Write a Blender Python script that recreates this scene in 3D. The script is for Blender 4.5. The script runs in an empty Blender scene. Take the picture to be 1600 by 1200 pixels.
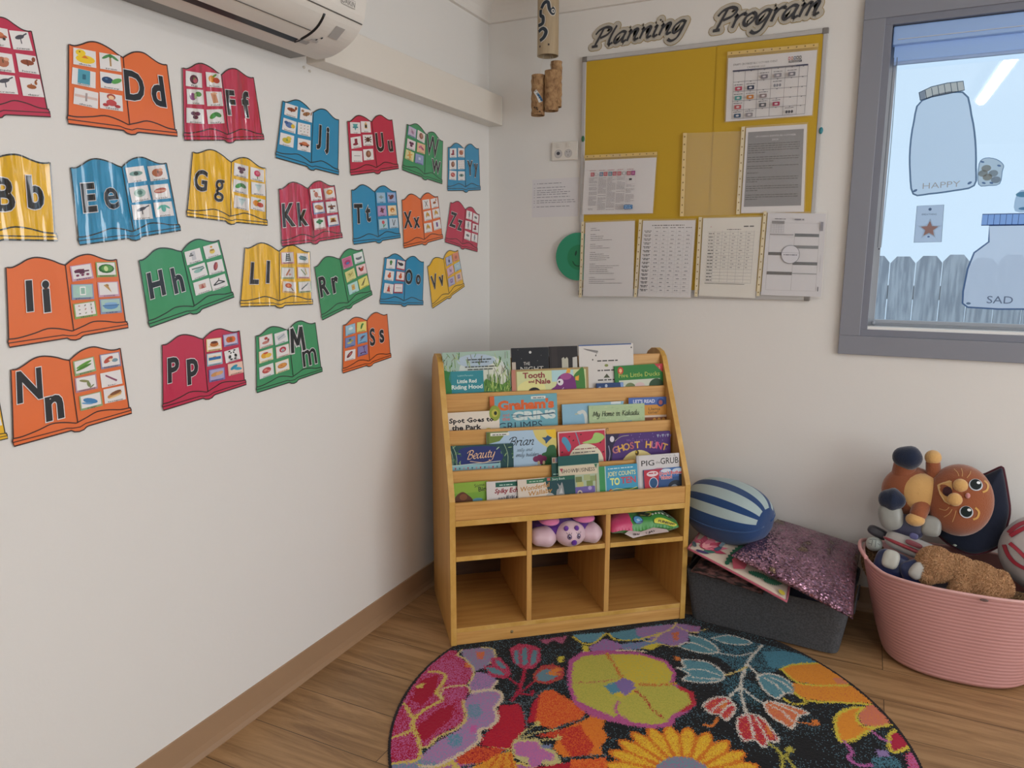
# A reading corner in a nursery: alphabet posters, notice board, picture-book case, cushions, toy tub and round rug.
# Metres; the room's corner stands at x = 0, y = 0; the left wall is x = 0, the back wall y = 0.
TUBE_POWER = 26
LAMPS = [(2.112, -2.34), (1.2, -4.2), (3.4, -1.6), (3.4, -4.2)]
import bpy, math, random
import numpy as np
from mathutils import Vector, Matrix, noise
from mathutils.geometry import tessellate_polygon
random.seed(11)
SC = bpy.context.scene
COL = SC.collection
PI = math.pi
V = Vector

def lin(h):
    if not isinstance(h, str): return tuple(h)[:3]
    return tuple((c / 12.92 if c <= .04045 else ((c + .055) / 1.055) ** 2.4) for c in (int(h[i:i + 2], 16) / 255 for i in (0, 2, 4)))

# ------------------------------------------------------------------ materials
def mat(name, rough=.6, base=None, spec=.5, bump=None, coat=0, alpha=None, metal=0, emit=None, sheen=0, trans=0):
    """principled material; base None reads each face's own printed colour"""
    m = bpy.data.materials.new(name); m.use_nodes = True
    nt = m.node_tree; N = nt.nodes; L = nt.links; b = N['Principled BSDF']
    b.inputs['Roughness'].default_value = rough; b.inputs['Metallic'].default_value = metal
    b.inputs['Specular IOR Level'].default_value = spec
    if base is None:
        a = N.new('ShaderNodeAttribute'); a.attribute_name = 'Col'
        L.new(a.outputs['Color'], b.inputs['Base Color'])
    elif isinstance(base, str): b.inputs['Base Color'].default_value = (*lin(base), 1)
    if coat: b.inputs['Coat Weight'].default_value = coat; b.inputs['Coat Roughness'].default_value = .06
    if sheen: b.inputs['Sheen Weight'].default_value = sheen; b.inputs['Sheen Roughness'].default_value = .5
    if alpha is not None: b.inputs['Alpha'].default_value = alpha
    if emit: b.inputs['Emission Color'].default_value = (*lin(emit[0]), 1); b.inputs['Emission Strength'].default_value = emit[1]
    if bump:
        scale, dist = bump[:2]
        tc = N.new('ShaderNodeTexCoord'); mp = N.new('ShaderNodeMapping')
        mp.inputs['Scale'].default_value = bump[2] if len(bump) > 2 else (1, 1, 1)
        nz = N.new('ShaderNodeTexNoise'); nz.inputs['Scale'].default_value = scale; nz.inputs['Detail'].default_value = bump[3] if len(bump) > 3 else 3
        bp = N.new('ShaderNodeBump'); bp.inputs['Distance'].default_value = dist; bp.inputs['Strength'].default_value = 1
        L.new(tc.outputs['Object'], mp.inputs['Vector']); L.new(mp.outputs[0], nz.inputs['Vector'])
        L.new(nz.outputs['Fac'], bp.inputs['Height']); L.new(bp.outputs[0], b.inputs['Normal'])
        if coat: L.new(bp.outputs[0], b.inputs['Coat Normal'])
    return m

def ramp(N, stops):
    r = N.new('ShaderNodeValToRGB'); e = r.color_ramp.elements
    while len(e) < len(stops): e.new(.5)
    for el, (p, c) in zip(e, stops): el.position = p; el.color = (*lin(c), 1)
    return r

def wood(name, c1, c2, c3, scale, rough=.42, dist=.0002, bias=None):
    """grain stretched along the axis with the small scale"""
    m = mat(name, rough, base=0); nt = m.node_tree; N = nt.nodes; L = nt.links; b = N['Principled BSDF']
    tc = N.new('ShaderNodeTexCoord'); mp = N.new('ShaderNodeMapping'); mp.inputs['Scale'].default_value = scale
    nz = N.new('ShaderNodeTexNoise'); nz.inputs['Scale'].default_value = 1; nz.inputs['Detail'].default_value = 6; nz.inputs['Roughness'].default_value = .62; nz.inputs['Distortion'].default_value = .35
    r = ramp(N, [(.3, c1), (.5, c2), (.72, c3)])
    L.new(tc.outputs['Object'], mp.inputs['Vector']); L.new(mp.outputs[0], nz.inputs['Vector'])
    L.new(nz.outputs['Fac'], r.inputs['Fac']); L.new(r.outputs[0], b.inputs['Base Color'])
    bp = N.new('ShaderNodeBump'); bp.inputs['Distance'].default_value = dist
    L.new(nz.outputs['Fac'], bp.inputs['Height']); L.new(bp.outputs[0], b.inputs['Normal'])
    return m

M = {}
M['print'] = mat('printed_card', .55)
M['lam'] = mat('laminated_card', .3, coat=.35, bump=(9, .0035, (1, 1.6, .55), 1))
M['lamw'] = mat('rippled_laminated_card', .2, coat=1, bump=(17, .020, (1, 1.9, .28), 1.5))
M['gloss'] = mat('glossy_book_cover', .55, spec=.3)
M['paper'] = mat('paper', .7)
M['paint'] = mat('painted_metal', .4)
M['plastic'] = mat('plastic', .35)
M['fabric'] = mat('woven_fabric', .9, bump=(380, .0006), spec=.2, sheen=.25)
M['plush'] = mat('plush_fabric', .95, bump=(240, .0016), spec=.15, sheen=.5)
M['satin'] = mat('satin_fabric', .38, bump=(16, .004), spec=.5, sheen=.3)
M['fur'] = mat('curly_fur', 1, bump=(160, .002), spec=.1, sheen=.15)
M['metal'] = mat('aluminium', .3, metal=.85)
M['wall'] = mat('wall_paint', .55, base='dddbd7', bump=(60, .0004), spec=.3)
M['ceil'] = mat('ceiling_paint', .8, base='dcd8d2')
M['film'] = mat('clear_plastic_film', .12, base='f4efe4', alpha=.16, bump=(14, .004))
M['tube'] = mat('lamp_tube', .5, base='ffffff', emit=('fbfcff', TUBE_POWER))
M['chrome'] = mat('chrome', .2, metal=1)

# wood of the bookcase: lying grain, standing grain, edge banding
M['wood_b'] = wood('dark_backing_board', '3c2716', '4a301b', '573a22', (3, 30, 30), .6)
M['wood_h'] = wood('honey_oak_across', 'b4803f', 'c69552', 'd2a462', (3, 30, 75))
M['wood_v'] = wood('honey_oak_upright', 'b3813f', 'c2924f', 'cda05c', (60, 40, 3))
M['wood_s'] = wood('honey_oak_shelf', 'ad7a3c', 'bf8c4a', 'c99b59', (3, 45, 60))
M['wood_e'] = wood('honey_oak_edging', 'b5893c', 'c59a4c', 'd2aa62', (12, 12, 12))
M['bark'] = wood('flecked_cork', '6b4a30', '9c7a55', 'b8966c', (60, 60, 45), .9, .002)
M['bamboo'] = wood('pale_bamboo', '9d8a6c', 'ab987a', 'b8a688', (70, 70, 5), .55)

def floor_mat():
    m = mat('timber_look_vinyl_planks', .42, base=0); nt = m.node_tree; N = nt.nodes; L = nt.links; b = N['Principled BSDF']
    tc = N.new('ShaderNodeTexCoord')
    br = N.new('ShaderNodeTexBrick'); br.offset = .37; br.inputs['Scale'].default_value = 1
    for k, x in (('Brick Width', 1.22), ('Row Height', .18), ('Mortar Size', .0011), ('Mortar Smooth', .2), ('Bias', 0)): br.inputs[k].default_value = x
    br.inputs['Color1'].default_value = (.08, .08, .08, 1); br.inputs['Color2'].default_value = (.92, .92, .92, 1); br.inputs['Mortar'].default_value = (.5, .5, .5, 1)
    mpb = N.new('ShaderNodeMapping'); mpb.inputs['Location'].default_value = (.33, .07, 0)
    L.new(tc.outputs['Object'], mpb.inputs[0]); L.new(mpb.outputs[0], br.inputs['Vector'])
    # each plank shifts the grain
    ad = N.new('ShaderNodeVectorMath'); ad.operation = 'MULTIPLY_ADD'; ad.inputs[1].default_value = (7, 3, 5)
    L.new(br.outputs['Color'], ad.inputs[0]); L.new(tc.outputs['Object'], ad.inputs[2])
    mp = N.new('ShaderNodeMapping'); mp.inputs['Scale'].default_value = (2.2, 26, 1); L.new(ad.outputs[0], mp.inputs[0])
    nz = N.new('ShaderNodeTexNoise'); nz.inputs['Scale'].default_value = 1; nz.inputs['Detail'].default_value = 9; nz.inputs['Roughness'].default_value = .68; nz.inputs['Distortion'].default_value = .8
    L.new(mp.outputs[0], nz.inputs['Vector'])
    r = ramp(N, [(.26, '704f34'), (.42, '92704b'), (.58, 'ac875e'), (.78, 'bb966c')]); L.new(nz.outputs['Fac'], r.inputs['Fac'])
    mx = N.new('ShaderNodeMix'); mx.data_type = 'RGBA'; mx.blend_type = 'MULTIPLY'; mx.inputs['Factor'].default_value = .22
    L.new(r.outputs[0], mx.inputs[6]); L.new(br.outputs['Color'], mx.inputs[7])
    mo = N.new('ShaderNodeMix'); mo.data_type = 'RGBA'; mo.inputs[7].default_value = (*lin('3a2a1e'), 1)
    L.new(br.outputs['Fac'], mo.inputs['Factor']); L.new(mx.outputs[2], mo.inputs[6]); L.new(mo.outputs[2], b.inputs['Base Color'])
    bp = N.new('ShaderNodeBump'); bp.inputs['Distance'].default_value = .0004; L.new(nz.outputs['Fac'], bp.inputs['Height']); L.new(bp.outputs[0], b.inputs['Normal'])
    return m
M['floor'] = floor_mat()

def two_tone(name, c1, c2, scale, rough=.9, lo=.4, hi=.6, dist=.001, mapping=(1, 1, 1), **k):
    m = mat(name, rough, base=0, **k); nt = m.node_tree; N = nt.nodes; L = nt.links; b = N['Principled BSDF']
    tc = N.new('ShaderNodeTexCoord'); mp = N.new('ShaderNodeMapping'); mp.inputs['Scale'].default_value = mapping
    nz = N.new('ShaderNodeTexNoise'); nz.inputs['Scale'].default_value = scale; nz.inputs['Detail'].default_value = 5
    r = ramp(N, [(lo, c1), (hi, c2)])
    L.new(tc.outputs['Object'], mp.inputs[0]); L.new(mp.outputs[0], nz.inputs['Vector']); L.new(nz.outputs['Fac'], r.inputs['Fac']); L.new(r.outputs[0], b.inputs['Base Color'])
    bp = N.new('ShaderNodeBump'); bp.inputs['Distance'].default_value = dist; L.new(nz.outputs['Fac'], bp.inputs['Height']); L.new(bp.outputs[0], b.inputs['Normal'])
    return m
M['felt'] = two_tone('grey_felt', '454649', '525457', 170, dist=.0015, spec=.15)
M['velvet'] = two_tone('pleated_brown_velvet', '150b0c', '6a4542', 34, .7, dist=.016, mapping=(1, 1, 5))
M['paling'] = two_tone('weathered_paling', '828b98', 'a6adb8', 6, mapping=(7, 7, .7), dist=.002)
M['grass'] = two_tone('dry_grass_ground', '8a8f70', 'b0b394', 20)

def sequin_mat():
    m = mat('rose_sequins', .25, base=0, metal=.75); nt = m.node_tree; N = nt.nodes; L = nt.links; b = N['Principled BSDF']
    tc = N.new('ShaderNodeTexCoord'); vo = N.new('ShaderNodeTexVoronoi'); vo.inputs['Scale'].default_value = 210
    L.new(tc.outputs['Object'], vo.inputs['Vector'])
    nz = N.new('ShaderNodeTexNoise'); nz.inputs['Scale'].default_value = 17; nz.inputs['Detail'].default_value = 3; L.new(tc.outputs['Object'], nz.inputs['Vector'])
    r = ramp(N, [(.30, '8f7a63'), (.365, '4a2f40'), (.385, '846274'), (.6, '9c7687')]); L.new(nz.outputs['Fac'], r.inputs['Fac'])
    mx = N.new('ShaderNodeMix'); mx.data_type = 'RGBA'; mx.blend_type = 'OVERLAY'; mx.inputs['Factor'].default_value = .55
    sp = N.new('ShaderNodeSeparateColor'); L.new(vo.outputs['Color'], sp.inputs[0]); L.new(r.outputs[0], mx.inputs[6])
    cb = N.new('ShaderNodeCombineColor'); [L.new(sp.outputs[0], cb.inputs[i]) for i in range(3)]; L.new(cb.outputs[0], mx.inputs[7]); L.new(mx.outputs[2], b.inputs['Base Color'])
    # every sequin tilts its own way
    sb = N.new('ShaderNodeVectorMath'); sb.operation = 'SUBTRACT'; sb.inputs[1].default_value = (.5, .5, .5); L.new(vo.outputs['Color'], sb.inputs[0])
    sc = N.new('ShaderNodeVectorMath'); sc.operation = 'SCALE'; sc.inputs['Scale'].default_value = .85; L.new(sb.outputs[0], sc.inputs[0])
    ge = N.new('ShaderNodeNewGeometry'); ad = N.new('ShaderNodeVectorMath'); L.new(ge.outputs['Normal'], ad.inputs[0]); L.new(sc.outputs[0], ad.inputs[1])
    no = N.new('ShaderNodeVectorMath'); no.operation = 'NORMALIZE'; L.new(ad.outputs[0], no.inputs[0]); L.new(no.outputs[0], b.inputs['Normal'])
    return m
M['sequin'] = sequin_mat()

def glass_mat():
    m = bpy.data.materials.new('window_glass'); m.use_nodes = True; nt = m.node_tree; N = nt.nodes; L = nt.links
    N.remove(N['Principled BSDF']); out = N['Material Output']
    t = N.new('ShaderNodeBsdfTransparent'); t.inputs[0].default_value = (.93, .97, 1, 1)
    g = N.new('ShaderNodeBsdfGlossy'); g.inputs['Roughness'].default_value = .02
    mx = N.new('ShaderNodeMixShader'); mx.inputs[0].default_value = .06
    L.new(t.outputs[0], mx.inputs[1]); L.new(g.outputs[0], mx.inputs[2]); L.new(mx.outputs[0], out.inputs[0])
    return m
M['glass'] = glass_mat()
def sticker_mat():
    m = bpy.data.materials.new('translucent_window_paper'); m.use_nodes = True; nt = m.node_tree; N = nt.nodes; L = nt.links
    b = N['Principled BSDF']; b.inputs['Roughness'].default_value = .6; out = N['Material Output']
    a = N.new('ShaderNodeAttribute'); a.attribute_name = 'Col'; L.new(a.outputs[0], b.inputs['Base Color'])
    t = N.new('ShaderNodeBsdfTranslucent'); L.new(a.outputs[0], t.inputs[0])
    mx = N.new('ShaderNodeMixShader'); mx.inputs[0].default_value = .85
    L.new(b.outputs[0], mx.inputs[1]); L.new(t.outputs[0], mx.inputs[2])
    tp = N.new('ShaderNodeBsdfTransparent'); m2 = N.new('ShaderNodeMixShader'); m2.inputs[0].default_value = .14
    L.new(mx.outputs[0], m2.inputs[1]); L.new(tp.outputs[0], m2.inputs[2]); L.new(m2.outputs[0], out.inputs[0])
    return m
M['sticker'] = sticker_mat()

# ------------------------------------------------------------------ objects
def tag(o, label=None, cat=None, group=None, kind=None):
    for k, x in (('label', label), ('category', cat), ('group', group), ('kind', kind)):
        if x: o[k] = x
    return o

def thing(name, label, cat, loc=(0, 0, 0), rz=0, group=None):
    o = bpy.data.objects.new(name, None); COL.objects.link(o); o.empty_display_size = .05
    o.location = loc; o.rotation_euler = (0, 0, rz)
    return tag(o, label, cat, group)

def world_of(o):
    m = Matrix()
    while o is not None:
        m = o.matrix_basis @ m; o = o.parent
    return m

class MB:
    """collects the faces of one mesh, each with its own colour"""
    def __init__(s, c='cccccc', m=0): s.v = []; s.f = []; s.c = []; s.m = []; s.s = []; s.col = lin(c); s.mi = m
    def face(s, idx, c=None, m=None, sm=False):
        s.f.append(tuple(idx)); s.c.append(lin(c) if c is not None else s.col); s.m.append(s.mi if m is None else m); s.s.append(sm)
    def poly(s, pts, c=None, m=None, sm=False):
        n = len(s.v); s.v += [V(p) for p in pts]; s.face(range(n, n + len(pts)), c, m, sm)
    def hexa(s, p, c=None, m=None):
        """8 corners: bottom ring of four then top ring of four"""
        n = len(s.v); s.v += [V(q) for q in p]
        for q in ((3, 2, 1, 0), (4, 5, 6, 7), (0, 1, 5, 4), (1, 2, 6, 5), (2, 3, 7, 6), (3, 0, 4, 7)): s.face([n + i for i in q], c, m)
        return s
    def box(s, x0, x1, y0, y1, z0, z1, c=None, m=None):
        return s.hexa([(x0, y0, z0), (x1, y0, z0), (x1, y1, z0), (x0, y1, z0), (x0, y0, z1), (x1, y0, z1), (x1, y1, z1), (x0, y1, z1)], c, m)
    def grid(s, fn, nu, nv, c=None, m=None, cu=False, cv=False, sm=True):
        """fn(u,v)->point; c may be a function of (u,v)"""
        n = len(s.v); U = nu if cu else nu + 1; W = nv if cv else nv + 1
        for i in range(U):
            for j in range(W): s.v.append(V(fn(i / nu, j / nv)))
        for i in range(nu):
            for j in range(nv):
                a, b = (i + 1) % U, (j + 1) % W
                cc = c((i + .5) / nu, (j + .5) / nv) if callable(c) else c
                s.face([n + i * W + j, n + a * W + j, n + a * W + b, n + i * W + b], cc, m, sm)
        return s
    def prism(s, prof, fn, t0, t1, c=None, m=None, sm=False):
        """2D profile swept from t0 to t1: fn(a,b,t)->point"""
        k = len(prof); n = len(s.v)
        for t in (t0, t1): s.v += [V(fn(a, b, t)) for a, b in prof]
        for i in range(k): s.face([n + i, n + (i + 1) % k, n + k + (i + 1) % k, n + k + i], c, m, sm)
        s.face([n + k + i for i in range(k)], c, m); s.face([n + i for i in reversed(range(k))], c, m)
        return s
    def tube(s, pts, r, c=None, n=8, m=None, closed=False, cap=True):
        pts = [V(p) for p in pts]; k0 = len(s.v); K = len(pts); rr = r if isinstance(r, (list, tuple)) else [r] * K
        nrm = None
        for i, p in enumerate(pts):
            a = pts[(i - 1) % K] if (i or closed) else p; b = pts[(i + 1) % K] if (i < K - 1 or closed) else p
            t = (b - a).normalized()
            if nrm is None: nrm = t.orthogonal().normalized()
            nrm = (nrm - t * nrm.dot(t)).normalized(); bi = t.cross(nrm)
            for j in range(n):
                q = 2 * PI * j / n; s.v.append(p + (nrm * math.cos(q) + bi * math.sin(q)) * rr[i])
        for i in range(K if closed else K - 1):
            a = k0 + i * n; b = k0 + ((i + 1) % K) * n
            for j in range(n): s.face([a + j, a + (j + 1) % n, b + (j + 1) % n, b + j], c, m, True)
        if cap and not closed:
            s.face([k0 + j for j in reversed(range(n))], c, m); s.face([k0 + (K - 1) * n + j for j in range(n)], c, m)
        return s
    def ball(s, cen, rad, c=None, nu=28, nv=16, axes=None, m=None, warp=None):
        cen = V(cen); rad = (rad,) * 3 if isinstance(rad, (int, float)) else rad
        X, Y, Z = axes or (V((1, 0, 0)), V((0, 1, 0)), V((0, 0, 1)))
        def fn(u, v):
            a = 2 * PI * u; b = PI * (v - .5) * .9999
            d = (math.cos(a) * math.cos(b), math.sin(a) * math.cos(b), math.sin(b))
            k = warp(d) if warp else 1
            return cen + (X * d[0] * rad[0] + Y * d[1] * rad[1] + Z * d[2] * rad[2]) * k
        return s.grid(fn, nu, nv, c, m, cu=True)
    def build(s, name, mats, parent=None, world=True, bevel=0, sub=0, weld=False):
        me = bpy.data.meshes.new(name)
        inv = world_of(parent).inverted() if (parent is not None and world) else None
        vs = [inv @ p for p in s.v] if inv else s.v
        me.from_pydata([tuple(p) for p in vs], [], s.f); me.polygons.foreach_set('material_index', s.m); me.polygons.foreach_set('use_smooth', s.s)
        ca = me.color_attributes.new('Col', 'FLOAT_COLOR', 'CORNER')
        ca.data.foreach_set('color', np.concatenate([np.tile((*c, 1.), len(f)) for c, f in zip(s.c, s.f)]) if s.f else [])
        for x in (mats if isinstance(mats, (list, tuple)) else [mats]): me.materials.append(M[x])
        me.update()
        o = bpy.data.objects.new(name, me); COL.objects.link(o)
        if parent is not None: o.parent = parent
        if weld: w = o.modifiers.new('w', 'WELD'); w.merge_threshold = .0002
        if bevel:
            b = o.modifiers.new('b', 'BEVEL'); b.width = bevel; b.segments = 2; b.limit_method = 'ANGLE'
        if sub: x = o.modifiers.new('s', 'SUBSURF'); x.levels = x.render_levels = sub
        return o

# ------------------------------------------------------------------ flat artwork: shapes, lines and lettering
GL = {}
FC = bpy.data.curves.new('lettering', 'FONT'); FC.resolution_u = 3
FO = bpy.data.objects.new('lettering', FC)
def glyph(txt, bold):
    k = (txt, round(bold, 3))
    if k not in GL:
        FC.body = txt; FC.offset = bold; FC.resolution_u = 3 if len(txt) < 12 else 1
        me = FO.to_mesh(); vs = [(v.co.x, v.co.y) for v in me.vertices]; fs = [tuple(p.vertices) for p in me.polygons]; FO.to_mesh_clear()
        xs = [p[0] for p in vs] or [0, 1]; GL[k] = (vs, fs, min(xs), max(xs))
    return GL[k]

def smooth(pts, n=5, closed=False):
    K = len(pts)
    if K < 3: return list(pts)
    out = []
    g = (lambda i: pts[i % K]) if closed else (lambda i: pts[min(max(i, 0), K - 1)])
    for i in range(K if closed else K - 1):
        a, b, c, d = g(i - 1), g(i), g(i + 1), g(i + 2)
        for j in range(n):
            t = j / n
            out.append(tuple(.5 * (2 * b[k] + (c[k] - a[k]) * t + (2 * a[k] - 5 * b[k] + 4 * c[k] - d[k]) * t * t + (3 * b[k] - a[k] - 3 * c[k] + d[k]) * t ** 3) for k in (0, 1)))
    if not closed: out.append(tuple(pts[-1]))
    return out

# a small italic pen hand: strokes in units of the x-height, then the advance
BOWL = [(.62, .93), (.38, 1.0), (.1, .7), (.05, .28), (.2, .0), (.42, .15), (.62, .6), (.65, .95)]
PEN = {
 'a': ([BOWL, [(.66, 1), (.6, .3), (.68, .0), (.88, .14)]], .88), 'd': ([BOWL, [(.78, 1.7), (.63, .6), (.62, .12), (.7, 0), (.88, .14)]], .88),
 'b': ([[(.18, 1.7), (.1, .1)], [(.1, .5), (.35, .98), (.6, .9), (.62, .4), (.4, 0), (.1, .08)]], .72),
 'e': ([[(.1, .42), (.5, .6), (.56, .88), (.36, 1), (.1, .68), (.1, .2), (.34, 0), (.62, .2)]], .68),
 'g': ([BOWL, [(.68, 1), (.62, .2), (.5, -.5), (.2, -.72), (-.08, -.5)]], .84), 'h': ([[(.2, 1.7), (.1, 0)], [(.1, .5), (.3, .9), (.5, 1), (.6, .8), (.55, .2), (.63, 0), (.8, .12)]], .84),
 'i': ([[(0, .82), (.14, 1), (.1, .2), (.2, 0), (.36, .12)], [(.2, 1.38), (.24, 1.5)]], .42), 'k': ([[(.2, 1.7), (.1, 0)], [(.56, .95), (.15, .5)], [(.2, .5), (.5, .05), (.65, 0)]], .7),
 'l': ([[(.25, 1.7), (.1, .8), (.1, .1), (.2, 0), (.36, .1)]], .4), 'm': ([[(0, .82), (.12, 1), (.08, 0)], [(.1, .5), (.3, .92), (.45, 1), (.5, .8), (.45, 0)], [(.47, .5), (.68, .92), (.83, 1), (.9, .8), (.84, .2), (.92, 0), (1.1, .12)]], 1.16),
 'n': ([[(0, .82), (.12, 1), (.08, 0)], [(.1, .5), (.32, .92), (.5, 1), (.6, .8), (.54, .2), (.62, 0), (.8, .12)]], .84), 'o': ([[(.4, 1), (.1, .75), (.05, .3), (.28, 0), (.55, .3), (.6, .75), (.38, 1)]], .72),
 'r': ([[(0, .82), (.12, 1), (.08, 0)], [(.1, .5), (.3, .92), (.54, 1), (.58, .82)]], .6), 's': ([[(.55, .82), (.35, 1), (.12, .82), (.22, .58), (.48, .4), (.48, .1), (.25, 0), (0, .15)]], .62),
 't': ([[(.28, 1.4), (.15, .3), (.25, 0), (.46, .12)], [(0, 1), (.5, 1)]], .52), 'u': ([[(0, .82), (.12, 1), (.07, .3), (.2, 0), (.42, .1), (.62, .6)], [(.66, 1), (.6, .3), (.68, 0), (.84, .12)]], .86),
 'y': ([[(0, .82), (.12, 1), (.07, .3), (.2, 0), (.42, .1), (.62, .6)], [(.68, 1), (.62, .2), (.5, -.5), (.2, -.72), (-.05, -.5)]], .84),
 'P': ([[(.38, 1.6), (.16, 0)], [(-.05, 1.15), (.15, 1.55), (.6, 1.7), (.95, 1.42), (.8, .98), (.36, .74)], [(-.02, 0), (.38, 0)]], 1.0),
 'B': ([[(.38, 1.6), (.16, 0)], [(-.1, 1.15), (.12, 1.55), (.6, 1.7), (.9, 1.42), (.75, 1.0), (.34, .86)], [(.34, .86), (.85, .75), (.9, .3), (.6, 0), (.1, .02)]], 1.05),
 'M': ([[(.0, 0), (.2, 1.6), (.55, .3), (.95, 1.65), (1.05, 0)]], 1.2), 'H': ([[(.2, 1.65), (.12, 0)], [(.85, 1.65), (.8, 0)], [(.05, .8), (.95, .85)]], 1.05), 'K': ([[(.2, 1.65), (.12, 0)], [(.85, 1.6), (.2, .75)], [(.3, .85), (.9, 0)]], .95),
 'S': ([[(.8, 1.4), (.5, 1.65), (.2, 1.35), (.4, .95), (.7, .6), (.55, .1), (.25, 0), (0, .25)]], .9), ' ': ([], .55)}

class Art(MB):
    def __init__(s, P, eps=.00025, z=0): super().__init__(); s.P = P; s.eps = eps; s.z = z
    def up(s, k=1): s.z += s.eps * k
    def poly2(s, pts, c, lift=True, m=None):
        if lift: s.up()
        n = len(s.v); s.v += [V(s.P(x, y, s.z)) for x, y in pts]
        ar = sum(a[0] * b[1] - b[0] * a[1] for a, b in zip(pts, pts[1:] + pts[:1]))
        for t in tessellate_polygon([[V((x, y, 0)) for x, y in pts]]):
            a, b, d = (pts[i] for i in t)
            k = (b[0] - a[0]) * (d[1] - a[1]) - (b[1] - a[1]) * (d[0] - a[0])
            if abs(k) < 1e-14: continue
            s.face([n + i for i in (t if k > 0 else t[::-1])], c, m)
        return s
    def rect(s, x0, y0, x1, y1, c, r=0, lift=True, m=None):
        x0, x1 = min(x0, x1), max(x0, x1); y0, y1 = min(y0, y1), max(y0, y1)
        if not r: return s.poly2([(x0, y0), (x1, y0), (x1, y1), (x0, y1)], c, lift, m)
        p = []
        for cx, cy, a in ((x1 - r, y1 - r, 0), (x0 + r, y1 - r, 90), (x0 + r, y0 + r, 180), (x1 - r, y0 + r, 270)):
            p += [(cx + r * math.cos(math.radians(a + t)), cy + r * math.sin(math.radians(a + t))) for t in (0, 30, 60, 90)]
        return s.poly2(p, c, lift, m)
    def ell(s, cx, cy, rx, ry, c, rot=0, n=18, lift=True, a0=0, a1=360):
        k = math.radians(rot); p = []
        for i in range(n if a1 - a0 >= 360 else n + 1):
            a = math.radians(a0 + (a1 - a0) * i / n); x, y = rx * math.cos(a), ry * math.sin(a)
            p.append((cx + x * math.cos(k) - y * math.sin(k), cy + x * math.sin(k) + y * math.cos(k)))
        return s.poly2(p, c, lift)
    def line(s, pts, w, c, closed=False, sm=0, nib=None, lift=True):
        if sm: pts = smooth(pts, sm, closed)
        if lift: s.up()
        K = len(pts); L = []; R = []
        for i in range(K):
            a = pts[(i - 1) % K] if (i or closed) else pts[i]; b = pts[(i + 1) % K] if (i < K - 1 or closed) else pts[i]
            dx, dy = b[0] - a[0], b[1] - a[1]; d = math.hypot(dx, dy) or 1e-9; dx /= d; dy /= d
            ww = w / 2 if nib is None else w / 2 * (nib + (1 - nib) * abs(dx * .64 - dy * .77) ** 1)
            L.append((pts[i][0] - dy * ww, pts[i][1] + dx * ww)); R.append((pts[i][0] + dy * ww, pts[i][1] - dx * ww))
        n = len(s.v); s.v += [V(s.P(x, y, s.z)) for x, y in L + R]
        for i in range(K if closed else K - 1):
            j = (i + 1) % K; s.face([n + K + i, n + K + j, n + j, n + i], c)
        return s
    def text(s, t, x, y, h, c, bold=0, w=None, al='c', rot=0, shear=0, out=None, lift=True):
        """h = height of a capital; w = forced width; out = (colour, extra weight) drawn first"""
        vs, fs, x0, x1 = glyph(t, bold); k = h / .729; wx = (w / (x1 - x0)) if w else k
        ox = {'c': (x0 + x1) / 2, 'l': x0, 'r': x1}[al]; ca, sa = math.cos(math.radians(rot)), math.sin(math.radians(rot))
        def put(vs, fs, c):
            s.up(); n = len(s.v)
            for px, py in vs:
                X = (px - ox) * wx + shear * py * k; Y = py * k
                s.v.append(V(s.P(x + X * ca - Y * sa, y + X * sa + Y * ca, s.z)))
            for f in fs: s.face([n + i for i in f], c)
        if out: g = glyph(t, bold + out[1]); put(g[0], g[1], out[0])
        put(vs, fs, c); return s
    def pen(s, t, x, y, xh, w, c, rot=0, shear=.25, nib=.35, wd=None, pad=0):
        ca, sa = math.cos(math.radians(rot)), math.sin(math.radians(rot)); s.up()
        tot = sum(PEN[ch][1] for ch in t) * xh; kx = (wd / tot) if wd else 1; X = 0
        for ch in t:
            for st in PEN[ch][0]:
                q = [(x + ((X + px * xh + shear * py * xh) * kx) * ca - py * xh * sa, y + ((X + px * xh + shear * py * xh) * kx) * sa + py * xh * ca) for px, py in st]
                s.up(.22); s.line(q, w + pad, c, sm=4, nib=None if pad else nib, lift=False)
                if pad:
                    for e in (q[0], q[-1]): s.up(.22); s.ell(e[0], e[1], (w + pad) / 2, (w + pad) / 2, c, n=10, lift=False)
            X += PEN[ch][1] * xh
        return s
    def scrib(s, x, y, w, h, c, rnd=None):
        """one line of small print: word-long dashes"""
        s.up(.2); X = x; e = x + w
        while X < e:
            q = min(random.uniform(.8, 3.6) * h, e - X)
            if q > h * .3: s.rect(X, y, X + q, y + h * .62, c, lift=False)
            X += q + h * .55
        return s

def quad_map(c, nrm):
    """unit square to a real four-cornered sheet: corners TL, TR, BR, BL"""
    TL, TR, BR, BL = (V(p) for p in c); nrm = V(nrm)
    return lambda u, v, z=0: (BL * (1 - u) + BR * u) * (1 - v) + (TL * (1 - u) + TR * u) * v + nrm * z

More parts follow.
